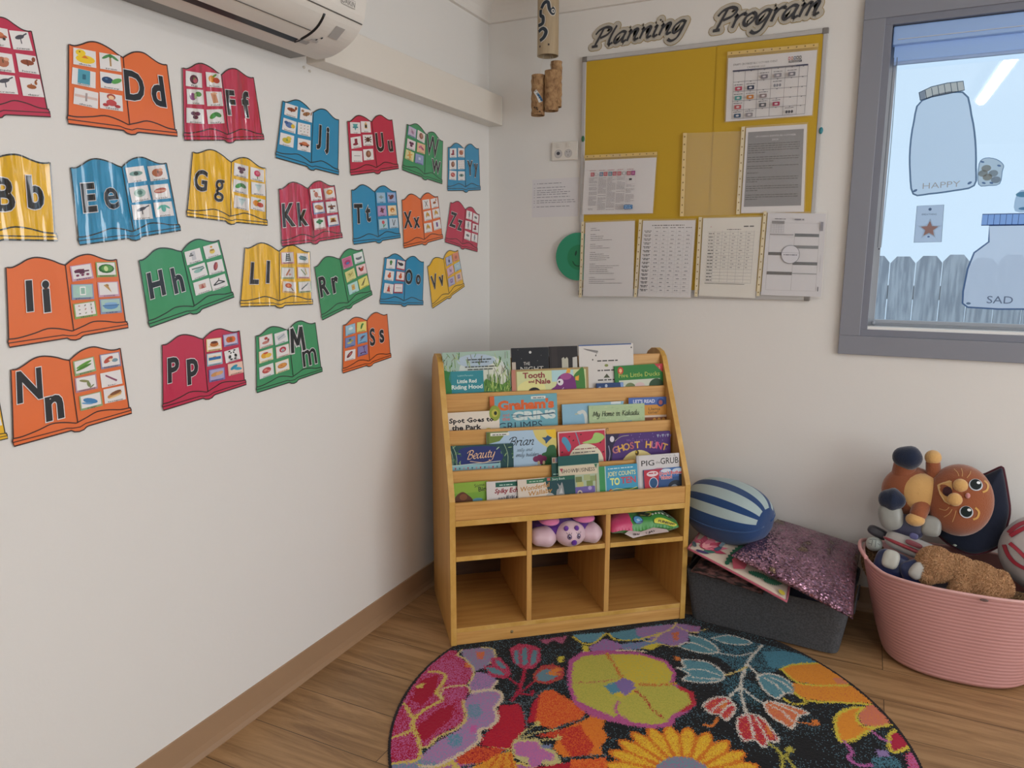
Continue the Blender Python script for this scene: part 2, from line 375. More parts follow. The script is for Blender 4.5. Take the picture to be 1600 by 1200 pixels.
# ------------------------------------------------------------------ the room
def struct(name, mb, m, **k):
    o = mb.build(name, m, **k); o['kind'] = 'structure'; return o
CEI = 2.385
WX0, WX1, WZ0, WZ1 = 1.53, 2.83, 1.07, 2.092      # window opening in the back wall
RX, FY = 4.6, -5.4
struct('floor', MB().box(-.1, RX + .1, FY - .1, .1, -.1, 0), 'floor')
struct('ceiling', MB().box(-.1, RX + .1, FY - .1, .1, CEI, CEI + .08), 'ceil')
struct('wall_left', MB().box(-.1, 0, FY - .1, .1, 0, CEI), 'wall')
w = MB()
for a, b, c, d in ((0, WX0, 0, CEI), (WX1, RX, 0, CEI), (WX0, WX1, 0, WZ0), (WX0, WX1, WZ1, CEI)): w.box(a, b, 0, .1, c, d)
struct('wall_back', w, 'wall')
struct('wall_front', MB().box(-.1, RX + .1, FY - .1, FY, 0, CEI), 'wall')
# the right wall, out of the picture, has an assumed wide opening, added to light the left wall
w = MB()
for a, b, c, d in ((FY, -4.2, 0, CEI), (-.9, .1, 0, CEI), (-4.2, -.9, 0, .5), (-4.2, -.9, 2.1, CEI)): w.box(RX, RX + .1, a, b, c, d)
struct('wall_right', w, 'wall')
# coved cornice
def cove(name, fn, t0, t1):
    pr = [(0, 0)] + [(.012 + .088 * (1 - math.cos(a)), .1 * math.sin(a) + .002) for a in np.linspace(0, PI / 2, 9)] + [(0, .102)]
    struct(name, MB('dcd8d2').prism(pr, fn, t0, t1, sm=False), 'paper')
cove('trim_1', lambda a, b, t: (t, -a, 2.283 + b), RX, 0)
cove('trim_2', lambda a, b, t: (a, t, 2.283 + b), 0, FY)
# coved vinyl skirting: upright, then a small toe
SKP = [(0, 0), (.016, 0), (.016, .003), (.008, .012), (.005, .03), (.004, .092), (0, .094)]
def skirt(name, fn, t0, t1): struct(name, MB('9c7e62').prism(SKP, fn, t0, t1), 'plastic')
skirt('baseboard_left', lambda a, b, t: (a, t, b), 0, FY)
skirt('baseboard_back', lambda a, b, t: (t, -a, b), RX, 0)
skirt('baseboard_right', lambda a, b, t: (RX - a, t, b), FY, 0)

# window: grey architrave in two steps, reveal, white sill, rails, glass
G1, G2 = '82858f', '777b88'  # grey paint with the bluish bloom of the window put into it
def ring(mb, x0, x1, z0, z1, wd, y0, y1, c):
    mb.box(x0, x1, y0, y1, z1 - wd, z1, c); mb.box(x0, x1, y0, y1, z0, z0 + wd, c)
    mb.box(x0, x0 + wd, y0, y1, z0 + wd, z1 - wd, c); mb.box(x1 - wd, x1, y0, y1, z0 + wd, z1 - wd, c)
win = thing('window_1', None, None); win['kind'] = 'structure'
a = MB(); ring(a, WX0 - .09, WX1 + .09, WZ0 - .094, WZ1 + .09, .068, -.018, 0, G1); a.build('architrave', 'paint', win, bevel=.002)
a = MB(); ring(a, WX0 - .023, WX1 + .023, WZ0 - .026, WZ1 + .023, .024, -.012, .03, G2); a.build('reveal', 'paint', win, bevel=.001)
MB('e4e4e2').box(WX0, WX1, -.004, .06, WZ0 - .004, WZ0 + .008).build('sill', 'paint', win)
a = MB('9aa0a8'); ring(a, WX0, WX1, WZ0 + .008, WZ1, .022, .052, .075, '9aa0a8'); a.box(WX0 + .02, WX1 - .02, .045, .06, WZ0 + .008, WZ0 + .018, '858c94'); a.build('window_frame', 'paint', win, bevel=.001)
MB('8a8f96').ball((WX0 + .018, .035, WZ0 + .02), .008).build('latch', 'paint', win)
MB().box(WX0 + .01, WX1 - .01, .063, .066, WZ0 + .015, WZ1 - .01).build('glass_pane', 'glass', win)
# roller blind, the blue of the glare haze put into its colours
bl = thing('roller_blind', 'roller blind tinted with blue glare haze, rolled up at the top of the window', 'blind', (WX0 + .6, .02, WZ1 - .05))
MB('98baec').box(WX0 + .004, WX1 - .01, .004, .042, WZ1 - .062, WZ1 - .003).build('headbox', 'paint', bl, bevel=.004)
MB('9cc0f4').box(WX0 + .012, WX1 - .016, .026, .029, WZ1 - .118, WZ1 - .06).build('blind_fabric', 'paper', bl)
MB('98b4e0').box(WX0 + .012, WX1 - .016, .022, .033, WZ1 - .124, WZ1 - .112).build('bottom_bar', 'paint', bl, bevel=.003)
MB('c9d2de').box(WX0 + .02, WX1 - .016, .0, .0038, WZ1 - .048, WZ1 - .046).build('trim_line', 'paint', bl)
b = MB('4d5560')
for x in (WX0 + .012, WX0 + .022):
    for i in range(150): b.ball((x + (.004 * math.sin(i * .021) if x > WX0 + .02 else 0), -.002, 1.985 - i * .0042), .0017, nu=6, nv=4)
b.ball((WX0 + .017, -.002, 1.352), .003, nu=8, nv=6); b.build('bead_chain', 'plastic', bl)

# fence and ground outside
tag(MB().box(-3, 9, .25, 12, -.2, -.12).build('grass', 'grass'), kind='stuff')
for i in range(16):
    x0 = 1.345 + i * .1517; h = 1.343 - .012 * (i % 3 == 2) - .008 * (i % 2)
    f = MB().prism([(0, -.12), (.140, -.12), (.140, h - .044), (.106, h), (.034, h), (0, h - .044)], lambda a, b, t, x0=x0: (x0 + a * 1.045, t, b), 2.62, 2.60)
    f.build('fence_paling', 'paling'); o = COL.objects[-1]
    tag(o, 'weathered grey timber fence paling with clipped top corners outside the window', 'fence paling', 'fence palings outside the window')
rl = MB().box(.9, 4.6, 2.622, 2.66, 1.05, 1.14).build('fence_rail', 'paling'); tag(rl, 'long horizontal timber rail behind the fence palings', 'fence rail')

# stickers on the inside of the glass
SY = .0622
def glass_art(y=SY): return lambda x, z, d=0: (x, y - d, z)
def GP(pts): return [(p[0], p[2]) for p in pts]
def sticker(name, label, cat, fn, y=SY):
    a = Art(glass_art(y), eps=.0002); fn(a); o = a.build(name, 'sticker'); return tag(o, label, cat)
def happy(a):
    body = GP([(1.6409, 0.0622, 1.8532), (1.6215, 0.0622, 1.7854), (1.6172, 0.0622, 1.6963), (1.6241, 0.0622, 1.6142), (1.64, 0.0622, 1.542), (1.6891, 0.0622, 1.5403), (1.7613, 0.0622, 1.5485), (1.82, 0.0622, 1.5633), (1.82, 0.0622, 1.622), (1.81, 0.0622, 1.7098), (1.7911, 0.0622, 1.7934), (1.7583, 0.0622, 1.8698)])
    a.poly2(smooth(body, 3, True), 'e4ecfa'); a.line(body, .0055, '55708f', closed=True, sm=3)
    lid = GP([(1.6291, 0.0622, 1.8792), (1.6642, 0.0622, 1.8947), (1.7107, 0.0622, 1.9028), (1.7569, 0.0622, 1.9045), (1.7633, 0.0622, 1.8755), (1.7138, 0.0622, 1.8676), (1.6671, 0.0622, 1.8613), (1.6351, 0.0622, 1.8536)])
    a.poly2(lid, 'd0c4b8')
    a.poly2([lid[0], ((lid[0][0] + lid[1][0]) / 2, (lid[0][1] + lid[1][1]) / 2), ((lid[6][0] + lid[7][0]) / 2, (lid[6][1] + lid[7][1]) / 2), lid[7]], 'b4c0d8')
    for k in range(7):
        f = k / 7; p = (lid[0][0] * (1 - f) + lid[3][0] * f, lid[0][1] * (1 - f) + lid[3][1] * f + .006 * math.sin(PI * f)); q = (lid[7][0] * (1 - f) + lid[4][0] * f, lid[7][1] * (1 - f) + lid[4][1] * f + .004 * math.sin(PI * f)); a.line([p, q], .002, '4a5a70')
    a.line(lid, .003, '46586e', closed=True)
    c = GP([(1.7231, 0.0622, 1.5713)])[0]; a.text('HAPPY', c[0], c[1] - .012, .021, 'c4b0a4', w=.112, rot=2, bold=-.008)
    for p in GP([(1.645, 0.0622, 1.5527), (1.8061, 0.0622, 1.5723)]): a.ell(*p, .007, .004, '5a6f95', rot=30)
sticker('jar_cutout', 'large blue paper jar cutout with striped lid reading HAPPY on the window', 'window sticker', happy)
def sad(a):
    c = 'e6e8f6'
    body = GP([(1.8769, 0.0622, 1.4307), (1.8803, 0.0622, 1.3753), (1.841, 0.0622, 1.3389), (1.8271, 0.0622, 1.2845), (1.8209, 0.0622, 1.2076), (1.8229, 0.0622, 1.1656), (1.8393, 0.0622, 1.1527), (1.9299, 0.0622, 1.149), (2.0028, 0.0622, 1.1513)])
    x1 = body[-1][0] + .075; cx = body[-1][0] - .002
    full = body + [(2 * cx - p[0], p[1]) for p in reversed(body[:-1])]
    a.poly2(full, c); a.line(full, .0055, '506a94', closed=True)
    l = GP([(1.8531, 0.0622, 1.4672), (1.875, 0.0622, 1.4307)]); X0, X1 = l[0][0], 2 * cx - l[0][0]
    a.rect(X0, l[1][1], X1, l[0][1], '86aae8'); 
    for k in range(1, 17): a.line([(X0 + (X1 - X0) * k / 17, l[1][1]), (X0 + (X1 - X0) * k / 17, l[0][1])], .0015, '46598a')
    a.line([(X0, l[1][1]), (X1, l[1][1]), (X1, l[0][1]), (X0, l[0][1])], .003, '40537c', closed=True)
    c = GP([(1.9306, 0.0622, 1.1795)])[0]; a.text('SAD', c[0], c[1] - .011, .026, '6f7488', w=.075)
    for p in GP([(1.84, 0.0622, 1.166)]): a.ell(*p, .007, .004, '6f8196')
sticker('jar_cutout', 'large lilac paper jar cutout with blue lid reading SAD low on the window', 'window sticker', sad)
def breathe(a):
    q = GP([(1.6553, 0.0622, 1.5001), (1.7369, 0.0622, 1.5022), (1.7403, 0.0622, 1.3762), (1.656, 0.0622, 1.3746)]); a.poly2(q[::-1], 'ccd2e4'); a.line(q, .0015, '6d7c8f', closed=True)
    cx = (q[0][0] + q[1][0]) / 2; a.ell(cx, q[0][1] - .012, .005, .005, '5d6f8c'); a.text('BREATHING', cx - .001, q[0][1] - .032, .006, '6a7080', w=.045)
    s = GP([(1.6995, 0.0622, 1.4204)])[0]
    st = lambda R: [(s[0] + (R if k % 2 == 0 else R * .45) * math.sin(k * PI / 5), s[1] + (R if k % 2 == 0 else R * .45) * math.cos(k * PI / 5)) for k in range(10)]
    a.poly2(st(.037)[::-1], 'd8dade'); a.poly2(st(.028)[::-1], 'e2a183'); a.ell(s[0], s[1] - .026, .004, .003, '60739a')
sticker('breathing_card', 'small card with an orange star reading BREATHING below the HAPPY jar', 'window sticker', breathe)
def toast(a):
    q = GP([(1.8326, 0.0622, 1.567), (1.8281, 0.0622, 1.6341), (1.8448, 0.0622, 1.6519), (1.8762, 0.0622, 1.6461), (1.8979, 0.0622, 1.6265), (1.8964, 0.0622, 1.6059), (1.893, 0.0622, 1.5667), (1.8625, 0.0622, 1.5617)]); a.poly2(smooth(q[::-1], 3, True), 'cdd6e0'); a.line(q, .0025, '8098b8', closed=True, sm=3)
    for p, c in zip(GP([(1.8498, 0.0622, 1.6185), (1.8715, 0.0622, 1.6009), (1.8562, 0.0622, 1.5891), (1.8422, 0.0622, 1.6022), (1.8808, 0.0622, 1.5797)]), ('b9b0a2', 'aeb0b0', 'b5aa98', 'b0aba0', 'a4a8ae')): a.ell(*p, .014, .011, c)
    for p in GP([(1.8368, 0.0622, 1.6399), (1.8855, 0.0622, 1.625), (1.869, 0.0622, 1.5698), (1.847, 0.0622, 1.5706)]): a.ell(*p, .006, .003, '6d86b0', rot=-20)
sticker('clear_round_sticker', 'small crinkled round sticker right of the HAPPY jar', 'window sticker', toast)
def teal(a):
    q = GP([(1.9451, 0.0622, 1.4756), (1.9424, 0.0622, 1.5214), (1.9528, 0.0622, 1.5417), (1.9668, 0.0622, 1.5433)]); X = q[3][0] + .025
    full = q + [(X, q[3][1] - .01), (X + .006, q[0][1] + .01), (X, q[0][1] - .002)]
    a.poly2(smooth(full[::-1], 3, True), 'c0d4ea'); a.ell(X - .028, q[3][1] - .014, .022, .009, '6fa5b8'); a.ell(X - .02, q[0][1] + .008, .018, .005, '6899b8')
sticker('jar_cutout', 'small teal jar-shaped sticker above the lid of the SAD jar', 'window sticker', teal)

# ceiling light fittings (one mirrors in the window; the others are added for brightness)
def lamp(x, y, label):
    t = thing('ceiling_batten_light', label, 'ceiling light', (x, y, CEI - .05), 0, 'ceiling batten lights')
    MB('e8e8e6').box(x - .05, x + .05, y - .6, y + .6, CEI - .03, CEI).build('housing', 'paint', t, bevel=.004)
    MB('ffffff').prism([(.030 * math.cos(q), -.028 * math.sin(q)) for q in np.linspace(0, PI, 9)], lambda a, b, s: (x + a, s, CEI - .031 + b), y - .57, y + .57).build('tube', 'tube', t)
for i, (x, y) in enumerate(LAMPS): lamp(x, y, 'white ceiling batten light behind the viewer, ' + ('mirrored in the window' if i == 0 else ['over the middle of the room', 'added for light near the left wall', 'added for light near the right wall', 'added for light far at the back'][i % 4]))

# ------------------------------------------------------------------ air conditioner and its pipe cover
tc_ = MB('dcd6cc').box(0, .068, -1.15, -.002, 1.872, 1.99); o = tc_.build('pipe_duct', 'plastic', bevel=.003); tag(o, 'long white boxed pipe duct running from the air conditioner to the corner', 'pipe duct')
AY = -1.19
ac = thing('air_conditioner', 'white wall-mounted split air conditioner above the alphabet posters', 'air conditioner', (0, AY - .4, 1.87))
PR = [(.07, 1.868), (.12, 1.872), (.165, 1.886), (.2, 1.906), (.232, 1.94), (.245, 1.985), (.25, 2.05), (.243, 2.12), (.225, 2.16), (0, 2.168), (0, 1.90), (.07, 1.90)]
sp = smooth([(.07, 1.868), (.12, 1.870), (.165, 1.884), (.205, 1.908), (.235, 1.945), (.247, 1.995), (.25, 2.06), (.243, 2.13), (.222, 2.165)], 4)
B = MB('d9d4cc')
B.prism(sp + [(0, 2.168), (0, 1.90), (.07, 1.90)], lambda a, b, t: (a, t, b), AY, AY - .82, sm=False)
B.build('casing', 'plastic', ac)
MB('6f6c68').box(.004, .066, AY - .8, AY - .03, 1.872, 1.9).build('back_plate', 'plastic', ac)
def ACP(t, y, lift=.0012):
    """point on the curved face: t from 0 (underside) to 1 (top)"""
    k = t * (len(sp) - 1); i = min(int(k), len(sp) - 2); f = k - i
    a = sp[i][0] * (1 - f) + sp[i + 1][0] * f; b = sp[i][1] * (1 - f) + sp[i + 1][1] * f
    dx, dz = sp[i + 1][0] - sp[i][0], sp[i + 1][1] - sp[i][1]; d = math.hypot(dx, dz)
    return V((a + dz / d * lift, y, b - dx / d * lift))
# seam of the front panel, louvre with its slot, end gap, logo and indicator window
MB('57534f').tube([ACP(.485, y) for y in np.linspace(AY - .82, AY - .004, 5)], .0016, n=6).build('panel_seam', 'plastic', ac)
L_ = MB('d3cec6'); Y0, Y1 = AY - .82, AY - .16
L_.grid(lambda u, v: ACP(.2 + .24 * v, Y0 + (Y1 - Y0) * u, .004), 2, 8); lf_ = L_.build('louvre_flap', 'plastic', ac)
MB('1c1c1e').grid(lambda u, v: ACP(.145 + .05 * v, Y0 + (Y1 + .002 - Y0) * u, .002), 2, 2).build('air_slot', 'plastic', ac)
MB('1c1c1e').tube([ACP(t, Y1 + .004 + .010 * math.sin((t - .15) * 8)) for t in np.linspace(.15, .45, 12)], .0035, n=6).build('louvre_gap', 'plastic', ac)
MB('57534f').tube([ACP(.31, y, .005) for y in (Y0, Y1)], .001, n=5).build('louvre_line', 'plastic', lf_)
A = Art(lambda x, y, z=0: ACP(.575 + y, AY - .075 + x, .002 + z), eps=.0003)
A.rect(-.028, -.022, .028, .022, '8f8c88'); A.rect(-.027, -.02, .027, .02, 'd9d4cc'); A.text('DAIKIN', 0, -.014, .03, '5c5955', w=.05); A.build('maker_badge', 'plastic', ac)
A = Art(lambda x, y, z=0: ACP(.34 + y, AY - .10 + x, .002 + z), eps=.0003)
A.rect(.01, -.03, .045, .07, 'a5a19d'); A.ell(-.003, -.06, .003, .01, '2a2a2c', n=10); A.ell(-.003 - .01, -.09, .003, .01, '2a2a2c', n=10)
A.rect(-.06, -.17, -.02, -.135, 'a19d99'); A.rect(-.03, -.12, -.002, -.095, 'b3afab'); A.build('indicator_panel', 'plastic', ac)

# ------------------------------------------------------------------ board and papers on the back wall
XZ = lambda p: (p[0], p[2])
bd = thing('pinboard', 'large framed board covered in yellow paper on the back wall', 'notice board', (.88, 0, 1.16))
X0, X1, Z0, Z1 = .428, 1.332, 1.165, 2.106
MB('b9b8b6').box(X0 + .01, X1 - .01, -.010, 0, Z0 + .01, Z1 - .01).build('board_panel', 'paper', bd)
f = MB('c0bfbe'); ring(f, X0, X1, Z0, Z1, .017, -.016, -.001, 'b4b2b0'); f.build('board_frame', 'paint', bd, bevel=.003)
for x in (X0, X1 - .02):
    for z in (Z0, Z1 - .02): MB('77736f').box(x - .001, x + .021, -.0175, -.001, z - .001, z + .021).build('corner_cap', 'plastic', bd, bevel=.004)
YC = 'be9a20'
def yp(x0, x1, z0, z1, y):
    m_ = MB(YC); m_.grid(lambda u, v: (x0 + (x1 - x0) * u, y - .0012 * math.sin(u * 7) * math.sin(v * 5 + 1), z0 + (z1 - z0) * v), 12, 12)
    o = m_.build('yellow_backing_paper', 'paper'); return o
tag(yp(X0 + .015, .965, Z0 + .03, Z1 - .018, -.0125), 'wide sheet of yellow backing paper on the left of the board', 'backing paper')
tag(yp(.955, X1 - .014, Z0 + .03, Z1 - .018, -.0145), 'narrower sheet of yellow backing paper on the right of the board', 'backing paper')
# clear mirror-finish screws / dots of blue tack on the frame
for p, c, l in (((1.3306, -0.018, 1.7638), '2b7f8c', 'small lump of teal tack on the right edge of the board frame'), ((0.4381, -0.018, 1.7927), '2c6b4a', 'small lump of green tack on the left edge of the board frame')):
    o = MB(c).ball(p, (.007, .003, .012), nu=10, nv=6).build('adhesive_tack', 'plastic'); tag(o, l, 'adhesive tack')

def document(label, c, fn, W=210, H=297, col='d6d4d6', strip=None, sleeve=True, cat='paper notice', name='notice'):
    """a sheet in its punched clear pocket; artwork in millimetres from the lower left corner"""
    q = quad_map(c, (0, -1, 0)); cen = q(.5, 0)
    t = thing(name, label, cat, cen)
    P = lambda x, y, z=0: q(x / W, y / H, z + .0008)
    a = Art(P, eps=.0002)
    n = 10
    a.grid(lambda u, v: P(u * W, v * H), n, n, col, sm=True); fn(a); a.build('sheet', 'paper', t)
    if sleeve:
        x0, x1, y0, y1 = -4, W + 4, -4, H + 6
        if strip == 'l': x0 = -17
        if strip == 'r': x1 = W + 17
        if strip == 't': y1 = H + 20
        s = MB('ffffff'); s.grid(lambda u, v: P(x0 + (x1 - x0) * u, y0 + (y1 - y0) * v, .0035 + .0012 * math.sin(u * 9 + v * 4)), 14, 14)
        s.build('clear_pocket', 'film', t)
        if strip:
            s = Art(lambda x, y, z=0: P(x, y, z + .0042), eps=.0002)
            g = {'l': (-16, -4, -4, H + 4), 'r': (W + 4, -4, W + 16, H + 4), 't': (-2, H + 8, W + 2, H + 20)}[strip]
            s.rect(*g, 'd9ccaa' if strip != 't' else 'd3b673')
            for k in range(11):
                f_ = (k + .5) / 11
                s.ell(*((g[0] + g[2]) / 2, g[1] + (g[3] - g[1]) * f_) if strip != 't' else (g[0] + (g[2] - g[0]) * f_, (g[1] + g[3]) / 2), 2.6, 2.6, '8d7440', n=8)
            s.build('punched_strip', 'plastic', t)
    return t
YD = -.0215
INK = '4b4a50'
def d_cal(a):
    a.text('DRAFT CRONKIES ELC OCTOBER EVENT', 95, 183, 7, INK, w=150); a.text('CALENDAR 2025', 98, 171, 6.5, INK, w=62)
    for k, c in enumerate(('b8566a', 'a86a50', '35527c', '3d3d44', '3d3d44')): a.rect(205 + k * 9, 185, 212 + k * 9, 196, c, r=2); a.rect(207 + k * 9, 188, 210 + k * 9, 193, 'd6d4d6')
    a.rect(207, 176, 250, 183, '3a3a42'); a.text('PROGRAM', 228, 177.5, 4, 'd6d4d6', w=36)
    a.rect(18, 163, 272, 167.5, '4a4a60')
    xs = [22, 62, 106, 152, 198, 244, 272]; ys = [4, 30, 60, 90, 120, 162]; ys = [6, 35, 65, 96, 128, 162]
    for x in xs: a.line([(x, ys[0]), (x, ys[-1])], 1, '63636b')
    for y in ys: a.line([(xs[0], y), (xs[-1], y)], 1, '63636b')
    IM = {(0, 3): 'b04258', (0, 2): '4d8f8c', (0, 1): 'b5555a', (0, 0): '3a5570', (1, 3): '2f3a50', (1, 2): 'bd7a38', (1, 0): '8a8488', (2, 4): '77727a', (2, 2): '8d7f80', (2, 1): '5b5b60', (3, 4): '88858c', (3, 3): '8d8d95', (3, 1): '9c3a55', (4, 4): '7d7b82', (4, 0): '4c4c52'}
    for (i, j), c in IM.items():
        cx = (xs[i] + xs[i + 1]) / 2; y0 = ys[j] + 3
        if (i, j) in ((4, 0), (3, 3)):
            for k in (-1, 0, 1): a.ell(cx + k * 9, y0 + 6, 4, 5, c)
        else:
            a.rect(cx - 12, y0, cx + 12, y0 + 13, c, r=2); a.ell(cx, y0 + 6.5, 6, 3, 'c9c3c4')
        a.scrib(cx - 15, y0 + 18, 30, 3, INK)
    for i in range(6):
        for j in range(5): a.scrib((xs[i] + xs[i + 1]) / 2 - 2, ys[j + 1] - 4 if j < 4 else ys[5] - 4, 4, 3, INK)
document('landscape month calendar sheet with small pictures, top right of the yellow board', ((0.998, -0.0215, 2.0394), (1.2999, -0.0215, 2.0344), (1.2978, -0.0215, 1.8175), (1.0001, -0.0215, 1.8177)), d_cal, 297, 210, strip='t', cat='calendar', name='calendar_sheet')
def d_nqs(a):
    for x, c in ((28, 'b8324a'), (66, '2f6f96'), (84, 'b8324a'), (104, '2f7f96'), (122, 'a8324e'), (142, 'b02a44'), (182, 'ad2c4c'), (200, '963f7c')):
        a.rect(x, 147, x + 16, 163, c); a.rect(x + 3, 152, x + 13, 154, 'd8a8b4'); a.rect(x + 3, 157, x + 11, 158.5, 'd8a8b4')
    for x in (54, 171): a.ell(x, 155, 7, 7, '9a9498'); a.ell(x, 155, 5.6, 5.6, 'd8d6d8'); a.line([(x, 155), (x, 159)], .9, INK); a.line([(x, 155), (x + 3, 155)], .9, INK)
    for i, x in enumerate((26, 66, 104, 144, 184)):
        a.scrib(x, 168, 26, 3, 'a0606a')
        y = 140
        while y > 12:
            if i == 4 and y > 112: y -= 4.6; continue
            if random.random() > .1: a.scrib(x, y, 34 if random.random() > .2 else 20, 2.6, '8f8a90')
            y -= 4.6
    a.line([(184, 112), (222, 112), (222, 143), (184, 143)], .8, 'b79aa6', closed=True); a.rect(195, 127, 206, 134, '3d3d42')
    a.rect(180, 17, 216, 33, '2f6fa8', r=2); a.scrib(183, 27, 30, 4, 'b8d4ea'); a.scrib(183, 20, 28, 4, 'b8d4ea')
document('landscape sheet with red and blue squares above columns of print, left of the board', ((0.4493, -0.0215, 1.7069), (0.7442, -0.0215, 1.7035), (0.7365, -0.0215, 1.4928), (0.4425, -0.0215, 1.4944)), d_nqs, 297, 210, strip='t')
def d_dark(a):
    a.rect(8, 22, 200, 282, '74757c', m=0)
    a.text('UPCOMING EVENTS IN OCTOBER', 104, 262, 6, 'c6c7cc', w=140); a.text('2025', 104, 249, 6, 'c6c7cc', w=22)
    y = 238
    for n in (5, 3, 2, 1, 3, 3, 3):
        for k in range(n): a.scrib(12, y, 176 if k < n - 1 else random.choice((40, 60, 90)), 4.2, '2e2f36'); y -= 7.4
        y -= 8.5
document('tall sheet with a dark grey background and black print, right side of the board', ((1.0748, -0.0215, 1.7898), (1.2829, -0.0215, 1.7883), (1.2921, -0.0215, 1.4845), (1.0729, -0.0215, 1.485)), d_dark, strip='l')
empty_c = ((0.8544, -0.0205, 1.7867), (1.057, -0.0205, 1.7799), (1.0685, -0.0205, 1.4781), (0.8552, -0.0205, 1.478))
t = thing('empty_sleeve', 'empty clear punched pocket on the yellow paper beside the dark grey notice', 'plastic sleeve', quad_map(empty_c, (0, -1, 0))(.5, 0))
q_ = quad_map(empty_c, (0, -1, 0)); s = MB('f6d58a'); s.grid(lambda u, v: q_(u, v, .001 + .002 * math.sin(u * 6 + v * 3)), 12, 12); s.build('clear_pocket', 'film', t)
s = Art(lambda x, y, z=0: q_(x, y, z + .004)); s.rect(-.05, 0, .02, 1, 'ddc48c')
for k in range(11): s.ell(-.015, (k + .5) / 11, .013, .01, '8d7440', n=8)
s.build('punched_strip', 'plastic', t)
def d_list(a):
    y = 272
    for n, w_ in ((2, 60), (4, 95), (3, 90), (5, 110), (6, 120), (4, 130)):
        for k in range(n): a.scrib(24, y, w_ * random.uniform(.5, 1.1) if k else 24, 3.4, '54535a'); y -= 7.6
        y -= 9
document('white typed list in the bottom row, leftmost, overlapping the green disc', ((0.4574, -0.0225, 1.4607), (0.6652, -0.0225, 1.4645), (0.6666, -0.0225, 1.1655), (0.4522, -0.0225, 1.1603)), d_list, strip='l')
def d_tab(rows, full):
    def fn(a):
        a.scrib(38, 277, 130, 5, '3c3b40')
        for k in range(5): a.scrib(50 + k * 31, 268, 24, 4, '3c3b40')
        for r in range(rows):
            y = 256 - r * (244 / rows); a.scrib(8, y, 30, 4, '3c3b40'); a.scrib(12, y - 5, 22, 4, '3c3b40')
            a.line([(46, y - 7), (200, y - 7)], .6, 'a9a8ae')
            if r < full:
                for k in range(5): a.scrib(54 + k * 31 + random.uniform(-3, 3), y - 2, random.uniform(7, 15), 4, '7c7b82')
        for k in range(6): a.line([(46 + k * 31, 12), (46 + k * 31, 264)], .6, 'a9a8ae')
    return fn
document('white timetable filled in with handwriting, second in the bottom row of papers', ((0.6991, -0.0225, 1.4639), (0.9054, -0.0225, 1.4624), (0.8987, -0.0225, 1.1662), (0.6879, -0.0225, 1.166)), d_tab(16, 16), strip='l')
def d_menu(a):
    a.scrib(150, 262, 36, 7, '26262a'); a.rect(30, 262, 32, 266, 'b04050'); a.scrib(90, 252, 50, 4, '3c3b40')
    for r in range(16):
        y = 244 - r * 12.6; a.line([(20, y), (190, y)], .7, '8f8e95')
        if r not in (15,): a.scrib(24, y - 7, 20, 4.5, '3c3b40')
        if r < 11:
            for k in range(5): a.scrib(54 + k * 28, y - 7, random.uniform(6, 13), 3.6, '7c7b82')
    for k in range(6): a.line([(46 + k * 28.8, 55), (46 + k * 28.8, 248)], .7, '8f8e95')
    a.line([(20, 50), (168, 50)], 1.4, '3c3b40')
document('cream timetable with a half-empty grid, third in the bottom row of papers', ((0.9343, -0.0225, 1.469), (1.1471, -0.0225, 1.4694), (1.1412, -0.0225, 1.1699), (0.9306, -0.0225, 1.1745)), d_menu, col='dad7d0', strip='l')
def d_plan(a):
    a.line([(14, 20), (190, 20), (190, 262), (14, 262)], .8, '77777f', closed=True); a.line([(104, 20), (104, 215)], .8, '77777f')
    for x0, x1, y, c in ((104, 190, 214, '3f4c58'), (104, 190, 172, '6a7078'), (104, 190, 113, '3a4450'), (104, 190, 80, '8a9095'), (14, 74, 146, '33363f'), (14, 104, 76, '33363f'), (14, 100, 218, '8d8c92')): a.rect(x0, y, x1, y + (11 if y != 80 and y != 218 else 4), c)
    a.rect(18, 258, 64, 268, '77767c')
    for k in range(6): a.line([(18 + k * 9, 226), (18 + k * 9, 256)], .6, '8f8e95'); a.line([(18, 226 + k * 6), (63, 226 + k * 6)], .6, '8f8e95')
    a.ell(94, 150, 33, 33, '55555c', n=32); a.ell(94, 150, 31.8, 31.8, 'cfcfd5', n=32); a.line([(63, 156), (125, 156)], .7, '77777f'); a.scrib(70, 147, 48, 4.5, '55555c')
    a.scrib(28, 274, 40, 4, '66656c'); a.scrib(100, 272, 34, 8, '8a8990'); a.rect(194, 236, 203, 268, '8f8f97'); a.rect(196, 20, 199, 36, '55555c'); a.line([(200, 90), (200, 150)], 1, '9a9aa2')
document('planner sheet with dark bars and a circle in the middle, rightmost in the bottom row', ((1.1688, -0.0225, 1.485), (1.3674, -0.0225, 1.4759), (1.3707, -0.0225, 1.1804), (1.1613, -0.0225, 1.1824)), d_plan, col='cfcfd5', strip='l')
def d_hand(a):
    for y, w_ in ((245, 110), (215, 130), (195, 120), (180, 150), (165, 140), (145, 150), (120, 170), (105, 175), (75, 150)): a.scrib(22, y, w_, 7, '84838a'); a.scrib(8, y, 6, 5, '84838a')
document('handwritten white note taped to the wall left of the board, under the power point', ((0.2074, 0, 1.6436), (0.4176, 0, 1.645), (0.4149, 0, 1.4884), (0.2056, 0, 1.4875)), d_hand, 210, 280, sleeve=False)
